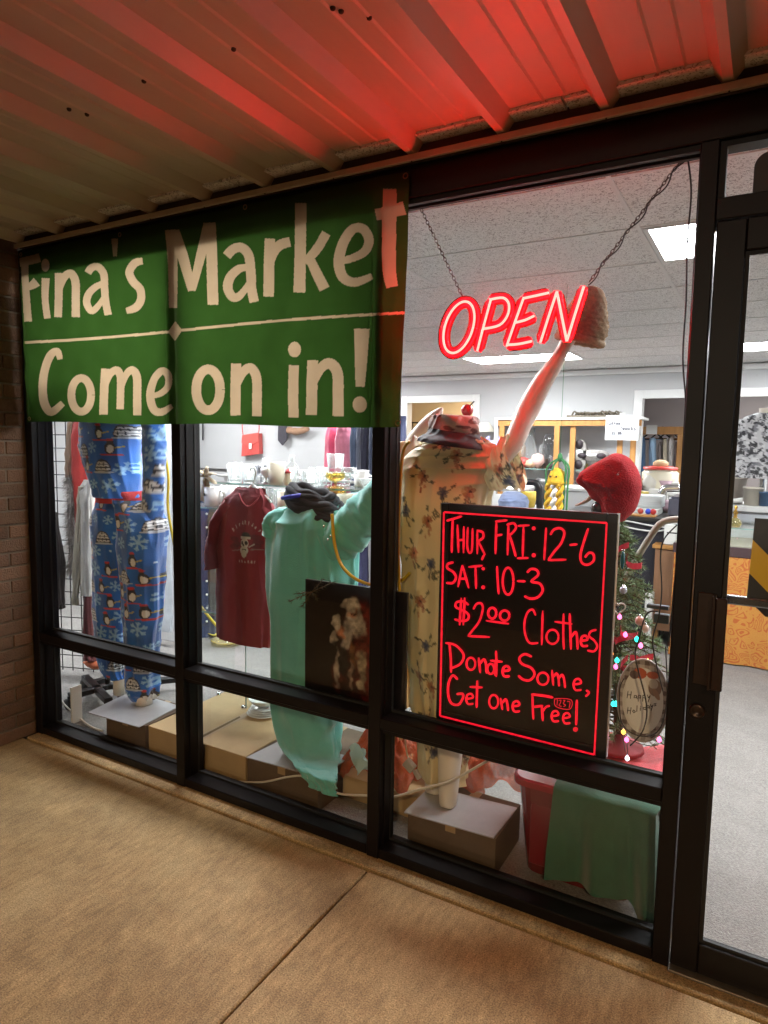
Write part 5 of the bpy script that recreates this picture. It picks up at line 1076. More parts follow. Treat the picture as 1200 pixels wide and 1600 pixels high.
def clothfn(U, V):
    # U along x, V from the back over the top edge and down the front
    x = -.475+U*.33; s = V*.72; top = .42
    y = np.where(s < top, .6-s*.98, .170-.042*(.5+.5*np.sin(U*13+s*2))*np.clip((s-top)*5, 0, 1)-.014*(.5+.5*np.sin(U*27-s*5))*np.clip((s-top)*4, 0, 1)); z = np.where(s < top, .376+.004*np.sin(U*9), .376-(s-top)*(1.05)+.0)
    z = z-np.where(s > top, np.clip(U-.72, 0, 1)*.42*(s-top)/.3, 0); x = x+np.where(s > top, (s-top)*.10*(U-.2)-.03*np.clip(U-.7, 0, 1), 0)
    c = np.clip(1-np.abs(s-top)/.03, 0, 1); z = z-.006*c
    return np.stack([x, y, z], 1)
solo('green_cloth', MB().grid(60, 70, clothfn), gc, 'dark green felt cloth draped over the red bin', 'cloth')
solo('felt_drape', MB().grid(30, 40, lambda U, V: np.stack([-.165+.03*np.sin(U*9)*V+.02*V, .19+.3*U, .368-.30*V*(1-.3*U)-.01*np.cos(U*9)*V], 1)), gc, 'right hand fold of green felt hanging over the bin corner', 'cloth')
redc = M('red_glitter_cloth', (.5, .02, .03), .55, var=.3, scale=160, sheen=.2, bump=.3, bscale=200)
solo('red_cloth', MB().grid(40, 40, lambda U, V: np.stack([-.42+.31*U+.012*np.sin(V*11), .30+.10*np.sin(U*9)*.3+.32*V, .392+.006*np.sin(U*13+V*5)-.25*np.clip(U-.80, 0, 1)*(1+.4*np.sin(V*12))*4.0*.6], 1)), redc, 'red glittery tree skirt cloth spread on top of the bin', 'cloth')
solo('red_streamer', MB().grid(20, 30, lambda U, V: np.stack([-.12+.025*np.sin(V*14)*(1-.3*U)-.02*V, .26+.25*U, .40-.26*V-.02*np.cos(U*8)], 1)), redc, 'strip of red glittery cloth hanging off the right of the bin', 'cloth')
# ---- small Christmas tree
tx, ty = -.33, .5
tree = thing('christmas_tree', 'small lit artificial Christmas tree standing behind the writing board', 'Christmas tree', (tx, ty, .42))
obj('trunk', MB().tube([(tx, ty, .40), (tx-.03, ty, .8), (tx-.07, ty, 1.22)], [.016, .012, .006], 8), bark, tree)
obj('stand', MB().lathe((tx, ty, .405), [(.09, 0), (.085, .015), (.03, .03), (.02, .06)], 16, cap0=True), M('stand_red', (.3, .02, .03), .6), tree)
fol = MB(); rt = np.random.default_rng(21); tips = []
for i in range(240):
    t = (i+rt.random())/240; z = .46+t*.76; rad = (.22*(1-t)+.06)*rt.uniform(.75, 1.1); a = rt.random()*6.283
    o = np.array([tx-.07*(z-.42)/.8, ty, z]); tip = o+np.array([rad*math.cos(a), rad*math.sin(a), -.02+.05*rt.random()]); mid = (o+tip)/2+np.array([0, 0, .02]); tips.append(tip)
    p_ = cr([o, mid, tip], 4); fol.tube(p_, [.004, .004, .003, .003, .003, .003, .002, .002, .0015], 4, mi=1)
    for k in range(90):
        u = .25+.75*rt.random(); c = p_[min(int(u*(len(p_)-1)), len(p_)-1)]; dn = (tip-o)/np.linalg.norm(tip-o); v = rt.normal(size=3); v = v/np.linalg.norm(v)+dn*.7; v /= np.linalg.norm(v)
        s = np.cross(v, rt.normal(size=3)); s /= np.linalg.norm(s); l = rt.uniform(.018, .034); w = .0017; fol.add([c-s*w, c+s*w, c+v*l], [(0, 1, 2)])
obj('branches', fol, [M('fir_green', (.2, .29, .14), .6, var=.5, scale=40), bark], tree)
sl = thing('string_lights', 'coloured fairy lights wound through the Christmas tree', 'string lights', (tx, ty, .5))
sel = [t for t in tips if t[1] < ty-.0]; cols = {'pink': (1, .12, .35), 'teal': (.02, .8, .62), 'orange': (1, .35, .05), 'white': (.9, .85, 1), 'yellow': (1, .7, .2)}
lm_ = {k: M('bulb_'+k, v, .3, emit=5.0) for k, v in cols.items()}
wire = []
for (a, b, k) in ((975, 920, 'white'), (1000, 968, 'yellow'), (995, 1000, 'teal'), (1001, 1010, 'pink'), (977, 993, 'pink'), (964, 1033, 'teal'), (962, 1043, 'pink'), (958, 1101, 'teal'), (962, 1101, 'teal'), (974, 1145, 'orange'), (979, 1157, 'pink'), (1030, 1157, 'pink'), (955, 1022, 'orange'), (980, 1186, 'white'), (968, 965, 'pink'), (1012, 1035, 'yellow'), (950, 990, 'orange')):
    q = P(a, b, y=.30); wire.append(q); obj('bulb', MB().lathe(q-np.array([0, 0, .006]), [(.002, 0), (.007, .005), (.0066, .012), (.001, .019)], 8, cap0=True), lm_[k], sl)
obj('wire', MB().tube(cr([q+np.array([0, .01, .0]) for q in wire], 5), .0012, 5), M('green_wire', (.01, .03, .015), .5), sl)
def ornament(label, a, b, y, r, mat, name='bauble', sz=1.0):
    q = P(a, b, y=y); t = thing(name, label, 'ornament', q, 'ornaments on the Christmas tree'); obj('ball', MB().ball(q, r, 14, sz), mat, t); obj('cap', MB().lathe(q+np.array([0, 0, r*sz-.001]), [(.004, 0), (.004, .006)], 8, cap1=True), chrome, t)
ornament('slim teal glass drop ornament high on the tree', 973, 875, .3, .0075, M('teal_glass', (.02, .18, .24), .12, coat=1), 'drop_ornament', 4.2)
ornament('pale pink round bauble on the right of the tree', 1000, 970, .3, .016, M('pink_bauble', (.7, .4, .35), .2, coat=1))
ornament('small white pink bauble below the pale pink one', 1008, 982, .3, .014, M('whitepink_bauble', (.75, .6, .58), .2, coat=1))
ornament('cream bauble above the holiday plate', 1009, 1035, .32, .02, M('cream_bauble', (.75, .65, .4), .25, coat=1))
ornament('blue white bauble at the upper left of the tree', 974, 922, .3, .013, M('blue_bauble', (.45, .55, .75), .2, coat=1))
hp = [P(966, 950, y=.29)+.022*np.array([16*math.sin(t)**3/16, 0, (13*math.cos(t)-5*math.cos(2*t)-2*math.cos(3*t)-math.cos(4*t))/16]) for t in np.linspace(0, 6.28, 40, endpoint=False)]
solo('heart_ornament', MB().tube(hp, .0028, 6, closed=True), whp, 'white heart outline ornament hanging on the tree', 'ornament')
rb = MB()
for a, b in ((965, 1000), (980, 990), (966, 862), (988, 880), (1000, 1030), (975, 1040)):
    q = P(a, b, y=.32); t = random.random()*3; rb.grid(8, 4, lambda U, V: np.stack([q[0]+.07*(U-.5)*math.cos(t)+.01*np.sin(U*8), q[1]+.02*np.sin(U*6), q[2]+.05*(U-.5)*math.sin(t)+.02*(V-.5)+.01*np.cos(U*7)], 1))
solo('red_ribbon', rb, M('red_ribbon', (.45, .03, .05), .4, trans=.3), 'pieces of sheer red ribbon wound in the tree', 'ribbon')
# ---- holiday plaque
hp_ = thing('holiday_plaque', 'white oval plaque reading Happy Holidays with a plaid border', 'plaque', P(1003, 1160, y=.27))
HY = .27; hc = P(1004, 1095, y=HY); RX, RZ = .078, .137; n1, n2 = 120, 240
Ug, Vg = np.meshgrid(np.linspace(0, 1, n1), np.linspace(0, 2*math.pi, n2), indexing='ij'); Ug = Ug.ravel(); Vg = Vg.ravel()
hx = hc[0]+RX*Ug*np.cos(Vg); hz_ = hc[2]+RZ*Ug*np.sin(Vg)
pp = Paint(hx-hc[0], hz_-hc[2], (.86, .87, .86)); bord = Ug > .8
ck = (np.sin((hx-hc[0])*210) > 0).astype(float)+(np.sin((hz_-hc[2])*210) > 0); pp.c[bord] = np.where(ck[:, None] == 2, (.12, .09, .09), np.where(ck[:, None] == 1, (.36, .33, .32), (.6, .58, .57)))[bord]
pp.ell(.035, .05, .02, .028, (.3, .2, .16)); pp.ell(.03, .062, .014, .016, (.62, .58, .52)); pp.ell(.04, .03, .008, .02, (.42, .26, .18), 1, .5); pp.ell(-.012, .09, .02, .018, (.55, .12, .05)); pp.ell(.026, .09, .018, .012, (.55, .12, .05)); pp.ell(-.03, .082, .014, .014, (.15, .1, .1))
def txt(p, strokes, x, z, s, w, col):
    for st in strokes: p.line([(x+s*u, z+s*v) for u, v in st], w, col)
CH = {'H': [[(.1, 1.3), (0, 0)], [(.7, 1.4), (.6, 0)], [(0, .6), (.7, .75)]], 'a': [[(.6, .6), (.2, .6), (.1, .1), (.5, .2), (.6, .6), (.7, 0)]], 'p': [[(.1, .6), (.1, -.6)], [(.1, .5), (.5, .6), (.5, .1), (.1, .1)]], 'y': [[(.1, .6), (.3, .1), (.6, .6), (.3, -.7)]], 'o': [[(.3, .6), (.05, .3), (.3, 0), (.6, .3), (.3, .6)]], 'l': [[(.2, 1.3), (.2, 0)]], 'i': [[(.2, .6), (.2, 0)], [(.2, .9), (.22, .95)]], 'd': [[(.6, 1.3), (.6, 0)], [(.6, .5), (.1, .4), (.2, 0), (.6, .15)]], 's': [[(.5, .6), (.1, .5), (.5, .2), (.1, 0)]]}
for k, c in enumerate('Happy'): txt(pp, CH[c], -.048+.0135*k+(.006 if k else 0), .0+.003*k, .017, .0013, (.04, .04, .045))
for k, c in enumerate('Holidays'): txt(pp, CH[c], -.045+.0105*k+(.005 if k else 0), -.052+.006*k, .0155, .0013, (.04, .04, .045))
mb = MB(); f = [(i*n2+j, (i+1)*n2+j, (i+1)*n2+j+1, i*n2+j+1) for i in range(n1-1) for j in range(n2-1)]
mb.add(np.stack([hx, np.full(len(hx), HY)+.0, hz_], 1), f, True, 0, pp.c); obj('face', mb, M('plaque_face', vcol=True, rough=.5), hp_)
obj('rim', MB().tube([(hc[0]+RX*math.cos(t), HY+.003, hc[2]+RZ*math.sin(t)) for t in np.linspace(0, 6.283, 48, endpoint=False)], .0042, 6, closed=True), M('plaque_rim', (.4, .37, .36), .5), hp_)
obj('back', MB().loft([[(hc[0]+RX*.97*math.cos(t), HY+y, hc[2]+RZ*.97*math.sin(t)) for t in np.linspace(0, 6.283, 40, endpoint=False)] for y in (.002, .008)], True, True, True, False), white, hp_)
# ---- red knit hat on a dark head form at the tree top
hh = thing('red_hat', 'bright red knitted hat perched on the top of the Christmas tree', 'hat', P(965, 812, y=.45)); HYY = .45
out_ = [(905, 742), (925, 728), (950, 712), (966, 709), (985, 716), (998, 738), (1003, 765), (996, 790), (984, 806), (971, 816), (955, 805), (945, 785), (930, 768), (915, 755)]
oc = cr([P(a, b, y=HYY) for a, b in out_], 5, True); cc = oc.mean(0); rings = []
for s, yy in ((1, 0), (.99, -.018), (.97, -.035), (.92, -.055), (.86, -.07), (.77, -.085), (.66, -.095), (.52, -.104), (.36, -.11), (.2, -.113), (.04, -.115)): rings.append(cc+(oc-cc)*s*(1+.015*np.sin(np.arange(len(oc))*.55+yy*20))[:, None]+np.array([0, yy, 0]))
rings = [r_+.012*np.stack([np.zeros(len(oc)), -(ridge(np.arange(len(oc))/len(oc)*11+k*.35, np.full(len(oc), k*.9), 11, 31)-.6), .5*(ridge(np.arange(len(oc))/len(oc)*7, np.full(len(oc), k*1.3+4), 7, 33)-.6)], 1)*(k > 0) for k, r_ in enumerate(rings)]
back = [cc+(oc-cc)*s+np.array([0, yy, 0]) for s, yy in ((.04, .1), (.6, .085), (.9, .05))]
obj('knit', MB().loft(back+rings, True, True, True), M('red_knit', (.5, .012, .02), 1.0, var=.2, scale=40, bump=.8, bscale=160, sheen=.15, spec=.05), hh)
obj('brim', MB().tube(cr([P(a, b, y=HYY-.06) for a, b in ((907, 744), (922, 762), (940, 780), (952, 800), (966, 812))], 5), [.02+.004*math.sin(k) for k in range(21)], 10), M('red_brim', (.46, .012, .02), .9, bump=.4, bscale=200), hh)
solo('dark_ornament', MB().ball(P(936, 795, y=.4), .028, 16), M('dark_ball', (.03, .025, .03), .25), 'dark round ornament under the red hat', 'ornament')
solo('tan_horn', MB().tube(cr(px([(899, 790), (912, 785), (922, 778), (928, 768)], .42), 5), np.linspace(.003, .011, 16), 8), M('horn', (.5, .36, .28), .4), 'curved tan horn shape sticking out below the red hat', 'ornament')
# ---- orange deco mesh and cords
msh = M('orange_mesh', (.5, .085, .022), .45, var=.35, scale=120, trans=.45, bump=.4, bscale=300)
def seethrough(m, a):
    nd = m.node_tree.nodes; L = m.node_tree.links; o = nd['Material Output']; src = o.inputs[0].links[0].from_socket
    t = nd.new('ShaderNodeBsdfTransparent'); mx = nd.new('ShaderNodeMixShader'); mx.inputs[0].default_value = a; L.new(src, mx.inputs[1]); L.new(t.outputs[0], mx.inputs[2]); L.new(mx.outputs[0], o.inputs[0])
seethrough(msh, .22)
def mesh_(cx, cy, cz, sx, sy, sz, label, seed):
    rr = np.random.default_rng(seed); ph = rr.random(9)*6
    def fn(U, V):
        a = (U-.5)*2; b = (V-.5)*2
        h = .6*vnoise(U*4, V*4+ph[0], 40, seed)+.35*ridge(U*8+2, V*9+ph[1], 40, seed+7)+.14*ridge(U*19, V*17+ph[2], 60, seed+9); r2 = a*a*.8+b*b*.8
        return np.stack([cx+sx*(a+.35*(vnoise(V*5, U*3+ph[3], 40, seed+3)-.5)), cy+sy*(b+.5*(vnoise(U*5, V*3+ph[4], 40, seed+4)-.5)), cz+sz*h*np.clip(1.25-r2, .02, 1)], 1)
    solo('deco_mesh', MB().grid(64, 56, fn), msh, label, 'mesh ribbon', 'orange mesh ribbon')
q = P(570, 1180, y=.3); mesh_(-1.27, .42, .105, .17, .14, .22, 'crumpled orange mesh ribbon left of the middle mullion', 1)
mesh_(-1.0, .5, .10, .17, .1, .26, 'crumpled orange mesh ribbon right of the middle mullion behind the dress hem', 2)
mesh_(-.73, .5, ZT+.01, .2, .14, .24, 'crumpled orange mesh ribbon behind the shiny grey plate', 3)
mesh_(-.80, .56, ZT+.12, .2, .06, .2, 'raised orange mesh ribbon right of the floral dress hem', 5)
solo('blue_paper', MB().grid(14, 14, lambda U, V: np.stack([P(560, 1185, y=.27)[0]+.075*(U-.5)+.01*np.sin(V*9), .27+.02*np.sin(U*7+V*5), P(556, 1185, y=.27)[2]+.1*(V-.5)+.015*np.sin(U*9)], 1)), M('pale_blue_paper', (.4, .58, .58), .7, trans=.2), 'pale blue crumpled paper in the orange mesh', 'paper')
cable('extension_lead', px([(370, 1221), (410, 1222), (450, 1214), (475, 1213), (500, 1226), (530, 1240), (570, 1243), (610, 1246), (660, 1232), (700, 1222), (735, 1204), (766, 1186)], .13), .0045, whc, 'white cord running across the boxes low in the window')
cable('extension_lead', px([(632, 1148), (636, 1178), (645, 1200), (652, 1212)], .2), .003, whc, 'white cord dropping to the grey plug by the dress hem')
solo('cord_plug', MB().obox(P(640, 1196, y=.19), np.array([[.8, 0, -.6], [0, 1, 0], [.6, 0, .8]]), (.022, .012, .018), .003).obox(P(652, 1210, y=.19), np.array([[.6, 0, -.8], [0, 1, 0], [.8, 0, .6]]), (.018, .008, .009), .002), M('plug_grey', (.38, .36, .33), .5), 'grey plug block on the white cord by the dress hem', 'plug')
# cables hanging near the post
cable('black_cable', px([(1058, 820), (1038, 842), (1032, 870), (1034, 920), (1030, 960), (1020, 1000), (1026, 1040), (1036, 1080)], .2), .0022, dark, 'thin black cable hanging in front of the brown cabinet')
cable('black_cable', px([(1028, 955), (1010, 960), (998, 1000), (993, 1028), (1010, 1100), (1005, 1140), (985, 1165)], .2), .0024, dark, 'thin black cable looping over the holiday plaque')
cable('black_cable', px([(1040, 1010), (1042, 1090), (1030, 1140), (1000, 1150), (972, 1130), (968, 1080), (975, 1060)], .2), .002, dark, 'thin black cable curling round the holiday plaque')
solo('power_adapter', MB().obox(P(1028, 948, y=.22), np.eye(3), (.032, .012, .006), .002).obox(P(1034, 966, y=.22), np.eye(3), (.022, .014, .014), .002), M('adapter', (.04, .06, .07), .4), 'small dark power adapter hanging on the cables', 'adapter')
# ================================================================ BACK OF THE SHOP
def at(px_, py_, y): return P(px_, py_, y=y)
# ---- glass fronted wall case in oak
WY = 6.02; wx0, wx1 = at(777, 700, WY)[0], at(1000, 700, WY)[0]; wz1 = at(880, 652, WY)[2]; wz0 = .9
wc = thing('wall_case', 'oak framed wall case with glass shelves on the back wall', 'cabinet', ((wx0+wx1)/2, WY+.15, wz0))
obj('top', MB().box(wx0-.04, wx1+.02, WY-.02, YB-.002, wz1-.03, wz1, .003), trim, wc)
obj('side', MB().box(wx0-.04, wx0, WY-.015, YB-.002, wz0, wz1-.031), trim, wc)
obj('frame_rail', MB().box(wx0, wx1, WY, WY+.03, wz1-.1, wz1-.031), oak, wc)
for p_ in (783, 869, 893, 968, 988):
    x = at(p_, 700, WY)[0]; obj('frame_stile', MB().box(x-.03, x+.03, WY+.001+(.03 if p_ in (893, 988) else 0), WY+.029+(.03 if p_ in (893, 988) else 0), wz0, wz1-.1), oak, wc)
for z in (at(880, 734, WY)[2], at(880, 784, WY)[2], at(880, 762, WY)[2]):
    o = obj('shelf', MB().box(wx0+.002, wx1, WY+.07, YB-.03, z-.008, z), shelfglass, wc); obj('edge', MB().box(wx0+.002, wx1, WY+.0685, WY+.0698, z-.008, z), shelfedge, o)
obj('base', MB().box(wx0-.04, wx1+.02, WY-.01, YB-.002, .003, wz0, .003), trim, wc)
zs1 = at(880, 734, WY)[2]; zs2 = at(880, 784, WY)[2]
def item(kind, pxc, z, y, r, h, label, mat, cat):
    x = at(pxc, 730, y)[0]; c = (x, y, z+.001)
    pr = {'vase': [(.003, 0), (r*.7, 0), (r, h*.4), (r*.5, h*.8), (r*.7, h), (r*.6, h), (r*.4, h*.8)], 'jar': [(.003, 0), (r, 0), (r, h*.85), (r*.7, h), (r*.6, h)], 'cup': [(.003, 0), (r*.7, 0), (r, h), (r*.92, h), (r*.6, h*.15)], 'ball': [(.003, 0), (r, h*.4), (r*.7, h*.85), (.003, h)]}[kind]
    return solo(cat.replace(' ', '_'), MB().lathe(c, pr, 16), mat, label, cat)
item('vase', 826, zs1, WY+.2, .1, .5, 'tall square clear vase in the wall case', drinkglass, 'vase')
item('jar', 858, zs1, WY+.2, .09, .42, 'tall clear jar with a dark pattern in the wall case', GLASS('patterned', (.6, .6, .6), 1, .5, (.4, .4, .4)), 'jar')
item('jar', 848, zs1, WY+.26, .05, .3, 'slim clear bottle beside the patterned jar', drinkglass, 'bottle')
pk = M('coral', (.55, .06, .05), .5); pk2 = M('pale_rose', (.7, .45, .4), .5)
item('ball', 818, zs1, WY+.15, .09, .14, 'coral red ornament on the wall case shelf', pk, 'ornament'); item('ball', 829, zs1, WY+.12, .08, .11, 'peach ornament next to the coral one', M('peach', (.65, .4, .25), .5), 'ornament'); item('ball', 840, zs1, WY+.15, .1, .19, 'pale rose ornament on the wall case shelf', pk2, 'ornament')
item('jar', 812, zs1, WY+.22, .07, .3, 'brown patterned jar at the left of the wall case shelf', M('brown_jar', (.3, .2, .12), .4), 'jar')
for k, (p_, l) in enumerate(((905, 'left'), (918, 'middle'), (985, 'right'))): item('jar', p_, zs2, WY+.18, .1, .2, f'{l} one of the clear jars low in the wall case', drinkglass, 'glass jar')
item('cup', 800, zs2, WY+.15, .12, .1, 'white bowl low in the wall case', cer, 'bowl')
item('cup', 827, zs2, 5.0, .1, .17, 'mustard yellow pot standing behind the black pipe rack', M('mustard', (.5, .34, .03), .5), 'pot')
item('jar', 852, zs2, 5.5, .12, .3, 'dark glass lamp behind the yellow crochet jellyfish', M('dark_lamp', (.06, .06, .06), .3), 'lamp')
# items on top of the case
q = at(928, 648, WY+.1); tp = MB().box(q[0]-.3, q[0]+.36, WY+.02, WY+.25, wz1+.001, wz1+.025, .004)
for k in range(14): tp.tube(cr([(q[0]-.25+.04*k, WY+.08, wz1+.03), (q[0]-.22+.04*k, WY+.06, wz1+.05+.02*random.random()), (q[0]-.18+.04*k, WY+.1, wz1+.035)], 3), .012, 5)
solo('driftwood', tp, M('driftwood', (.12, .1, .07), .8, var=.4, scale=20), 'dark driftwood tray lying on top of the wall case', 'driftwood')
# shoes on the wall
for dx, w, h, l, rot in ((0, .09, .2, 'upright black and white sneaker displayed sole out in the wall case', 0), (.22, .2, .07, 'sneaker turned sideways beside the upright one', 1)):
    q = at(905+(0 if not rot else 20), 710 if not rot else 712, WY+.1); sh = thing('sneaker', l, 'shoe', q)
    def oval(sx, sz, y): return [(q[0]+sx*math.cos(t), y, q[2]+sz*math.sin(t)*(1+.12*math.cos(t if rot else t+1.57))) for t in np.linspace(0, 6.283, 24, endpoint=False)]
    obj('sole', MB().loft([oval(w, h, WY+.16), oval(w*1.02, h*1.02, WY+.1), oval(w*.97, h*.97, WY+.085)], True, True, True), M('sole_grey', (.35, .33, .31), .7, var=.4, scale=30), sh)
    obj('patch', MB().loft([oval(w*.6, h*.34, WY+.084), oval(w*.6, h*.34, WY+.08)], True, True, True), cer, sh)
    for s in (-1, 1):
        o2 = [(q[0]+(0 if not rot else s*w*.55)+w*.55*math.cos(t)*(1 if not rot else .5), WY+.079, q[2]+(s*h*.6 if not rot else 0)+h*.28*math.sin(t)*(1 if not rot else 1.8)) for t in np.linspace(0, 6.283, 16, endpoint=False)]
        obj('tread', MB().loft([o2, [(a, b-.004, c) for a, b, c in o2]], True, True, True), M('tread', (.03, .02, .025), .6), sh)
# Coffee Snacks notice
cs = thing('paper_notice', 'white paper notice reading Coffee Snacks on the back wall', 'notice', at(971, 687, 5.95)); CY = 5.95
c0, c1 = at(947, 649, CY), at(997, 688, CY); obj('sheet', MB().box(c0[0], c1[0], CY, CY+.004, c1[2], c0[2]), M('paper', (.74, .76, .78), .7), cs)
def notef(p): return np.array([P(820+a/3.158, 560+b/3.158, y=CY-.003) for a, b in p])
ink = M('grey_ink', (.1, .1, .12), .8); lm = MB()
SM = {'C': [[(9, 2), (2, 1), (0, 9), (3, 16), (10, 15)]], 'o': [ell(4, 11, 4, 5, 8)], 'f': [[(6, 0), (3, 3), (3, 16)], [(0, 7), (7, 7)]], 'e': [[(0, 11), (7, 10), (4, 6), (0, 11), (3, 16), (8, 15)]], 'S': [[(9, 1), (2, 2), (2, 7), (9, 9), (8, 15), (0, 15)]], 'n': [[(1, 6), (1, 16)], [(1, 9), (5, 6), (7, 9), (7, 16)]], 'a': [ell(4, 11, 4, 5, 8), [(8, 6), (8, 16)]], 'c': [[(7, 7), (2, 7), (1, 13), (7, 15)]], 'k': [[(1, 0), (1, 16)], [(7, 6), (1, 11), (8, 16)]], 's': [[(7, 7), (2, 7), (3, 11), (7, 12), (5, 16), (0, 15)]], '$': [[(9, 3), (1, 4), (8, 9), (0, 13)], [(5, 0), (5, 16)]], '1': [[(3, 2), (3, 16)]], '.': [[(2, 15), (3, 16)]], '0': [ell(4, 9, 3, 7, 8)]}
for w_, x_, y_, s_ in (('Coffee', 408, 312, 1), ('Snacks', 475, 336, 1.15), ('$1.00', 430, 360, .9)):
    for k, c in enumerate(w_):
        for st in SM[c]: ribbon(lm, [(x_+k*11*s_+a*s_, y_+b*s_) for a, b in st], 3.6, notef, 2)
ribbon(lm, [(428, 376), (530, 374)], 2, notef, 2)
obj('lettering', lm, ink, cs)
for k in (0,): obj('tape', MB().box((c0[0]+c1[0])/2-.03, (c0[0]+c1[0])/2+.03, CY-.002, CY-.0005, c0[2]-.02, c0[2]+.03), M('tape', (.5, .5, .48), .3), cs)
# ---- back room rack with clothes, seen through the right doorway
RY = 7.6; rx0, rx1 = at(1004, 700, RY)[0], at(1064, 700, RY)[0]; rz = at(1030, 667, RY)[2]
orr = thing('garment_rack', 'oak garment rack full of clothes in the taupe back room', 'clothes rack', ((rx0+rx1)/2, RY, 0))
obj('top_rail', MB().box(rx0-.1, rx1+.06, RY-.1, RY+.3, rz-.1, rz, .005), oak, orr)
obj('post', MB().box(rx1-.04, rx1+.05, RY-.09, RY+.2, .003, rz-.1), oak, orr); obj('post', MB().box(rx0-.1, rx0-.02, RY-.09, RY+.2, .003, rz-.1), oak, orr)
obj('bar', MB().tube([(rx0, RY+.1, rz-.16), (rx1, RY+.1, rz-.16)], .015, 8), chrome, orr)
obj('card', MB().box(at(1010, 670, RY-.1)[0], at(1027, 670, RY-.1)[0], RY-.106, RY-.102, rz-.1, rz+.02), cer, orr)
for i, (a, b, t, e, c, l) in enumerate(((1000, 1009, 682, 760, (.03, .1, .22), 'dark blue garment at the left of the oak rack'), (1012, 1027, 684, 800, (.3, .45, .62), 'light blue denim garment on the oak rack'), (1027, 1036, 690, 738, (.16, .13, .12), 'brown grey garment between the pale ones on the oak rack'), (1034, 1044, 686, 745, (.55, .48, .36), 'cream coat on the oak rack'), (1042, 1056, 680, 730, (.55, .52, .5), 'pale patterned blouse at the right of the oak rack'), (1052, 1062, 690, 755, (.4, .33, .34), 'pinkish grey garment behind the blouse'))):
    hang('hanging_garment', [(t, a+3, b-3), (t+10, a, b), (t+40, a, b), (e, a+1, b-1)], RY+.02+.02*i, .1, c, l, 'garment', seed=30+i, m=40, n=50)
for i, p_ in enumerate((1020, 1033, 1046)):
    q = at(p_, 676, RY+.05); solo('clothes_hanger', MB().tube(cr([q+np.array([0, 0, .06]), q+np.array([.02, 0, .08]), q+np.array([.0, 0, .03])], 4), .008, 6).tube([q+np.array([0, 0, .03]), q+np.array([-.13, 0, -.08])], .01, 6).tube([q+np.array([0, 0, .03]), q+np.array([.13, 0, -.08])], .01, 6), blackm, f'{("left", "middle", "right")[i]} black hanger on the oak rack', 'hanger')
# ---- left doorway room: wall rail with hangers
lr = thing('wall_rail', 'thin wall rail with wire hangers in the cream back room', 'rail', at(655, 680, 8.3)); LRY = 8.3
a, b = at(638, 660, LRY), at(668, 661, LRY); obj('rail', MB().tube([a, b], .012, 6), blackm, lr)
for p_ in (645, 652, 660):
    q = at(p_, 661, LRY); obj('hanger', MB().tube([q, q-np.array([0, 0, .1]), q+np.array([-.16, 0, -.25]), q+np.array([.16, 0, -.25]), q-np.array([0, 0, .1])], .008, 5), blackm, lr)
# ---- back wall hangings above the cups
pu = thing('red_handbag', 'small red handbag hanging by its strap on the back wall', 'handbag', at(391, 712, 6.3)); PY = 6.3
c = [at(379, 681, PY), at(404, 677, PY), at(405, 709, PY), at(377, 713, PY)]; rdl = M('red_leather', (.48, .06, .05), .45, var=.1, scale=12)
obj('bag', MB().add([*c, *[q+np.array([0, .09, 0]) for q in c]], [(0, 1, 2, 3), (7, 6, 5, 4), (0, 4, 5, 1), (1, 5, 6, 2), (2, 6, 7, 3), (3, 7, 4, 0)]), rdl, pu)
fl_ = [at(379, 680, PY), at(404, 676, PY), at(404.5, 689, PY), at(391, 697, PY), at(378, 692, PY)]; obj('flap', MB().add([q+np.array([0, -.012, 0]) for q in fl_]+[q+np.array([0, -.002, 0]) for q in fl_], [(0, 1, 2, 3, 4), (0, 5, 6, 1), (1, 6, 7, 2), (2, 7, 8, 3), (3, 8, 9, 4), (4, 9, 5, 0)]), M('red_flap', (.52, .075, .06), .45), pu)
obj('clasp', MB().obox(at(391, 697, PY-.02), np.eye(3), (.025, .008, .045), .004), cer, pu); obj('strap', MB().tube(cr([at(380, 682, PY), at(379, 660, PY), at(390, 640, PY), at(404, 660, PY), at(404, 678, PY)], 6), .008, 6), rdl, pu)
q = [at(435, 650, PY), at(447, 650, PY), at(448, 687, PY), at(441, 696, PY), at(434, 688, PY)]
solo('necktie', MB().add([*q, *[w_+np.array([0, .02, 0]) for w_ in q]], [(0, 1, 2, 3, 4), (9, 8, 7, 6, 5), (0, 5, 6, 1), (1, 6, 7, 2), (2, 7, 8, 3), (3, 8, 9, 4), (4, 9, 5, 0)]), M('tie_black', (.03, .025, .035), .5, var=.4, scale=30), 'dark necktie hanging on the back wall', 'necktie')
solo('black_strap', MB().tube([at(317, 660, PY), at(317, 688, PY)], .018, 6, flat=.4), dark, 'short black strap hanging on the wall beside the mullion', 'strap')
solo('wood_branch', MB().tube(cr([at(450, 672, PY), at(465, 674, PY), at(482, 670, PY)], 4), [.05, .055, .05, .06, .055, .05, .05, .04, .03], 8), M('branch', (.3, .17, .1), .8, var=.3, scale=12), 'brown branch hanging on the back wall', 'branch')
hang('pink_jacket', [(655, 520, 530), (670, 512, 534), (720, 508, 534), (790, 508, 536)], 5.2, .1, (.6, .07, .15), 'hot pink jacket hanging by the back wall', 'jacket', seed=41)
hang('pink_jacket', [(655, 532, 545), (670, 526, 550), (720, 524, 550), (790, 524, 552)], 5.1, .1, (.65, .2, .28), 'paler pink jacket hanging right of the hot pink one', 'jacket', seed=42)
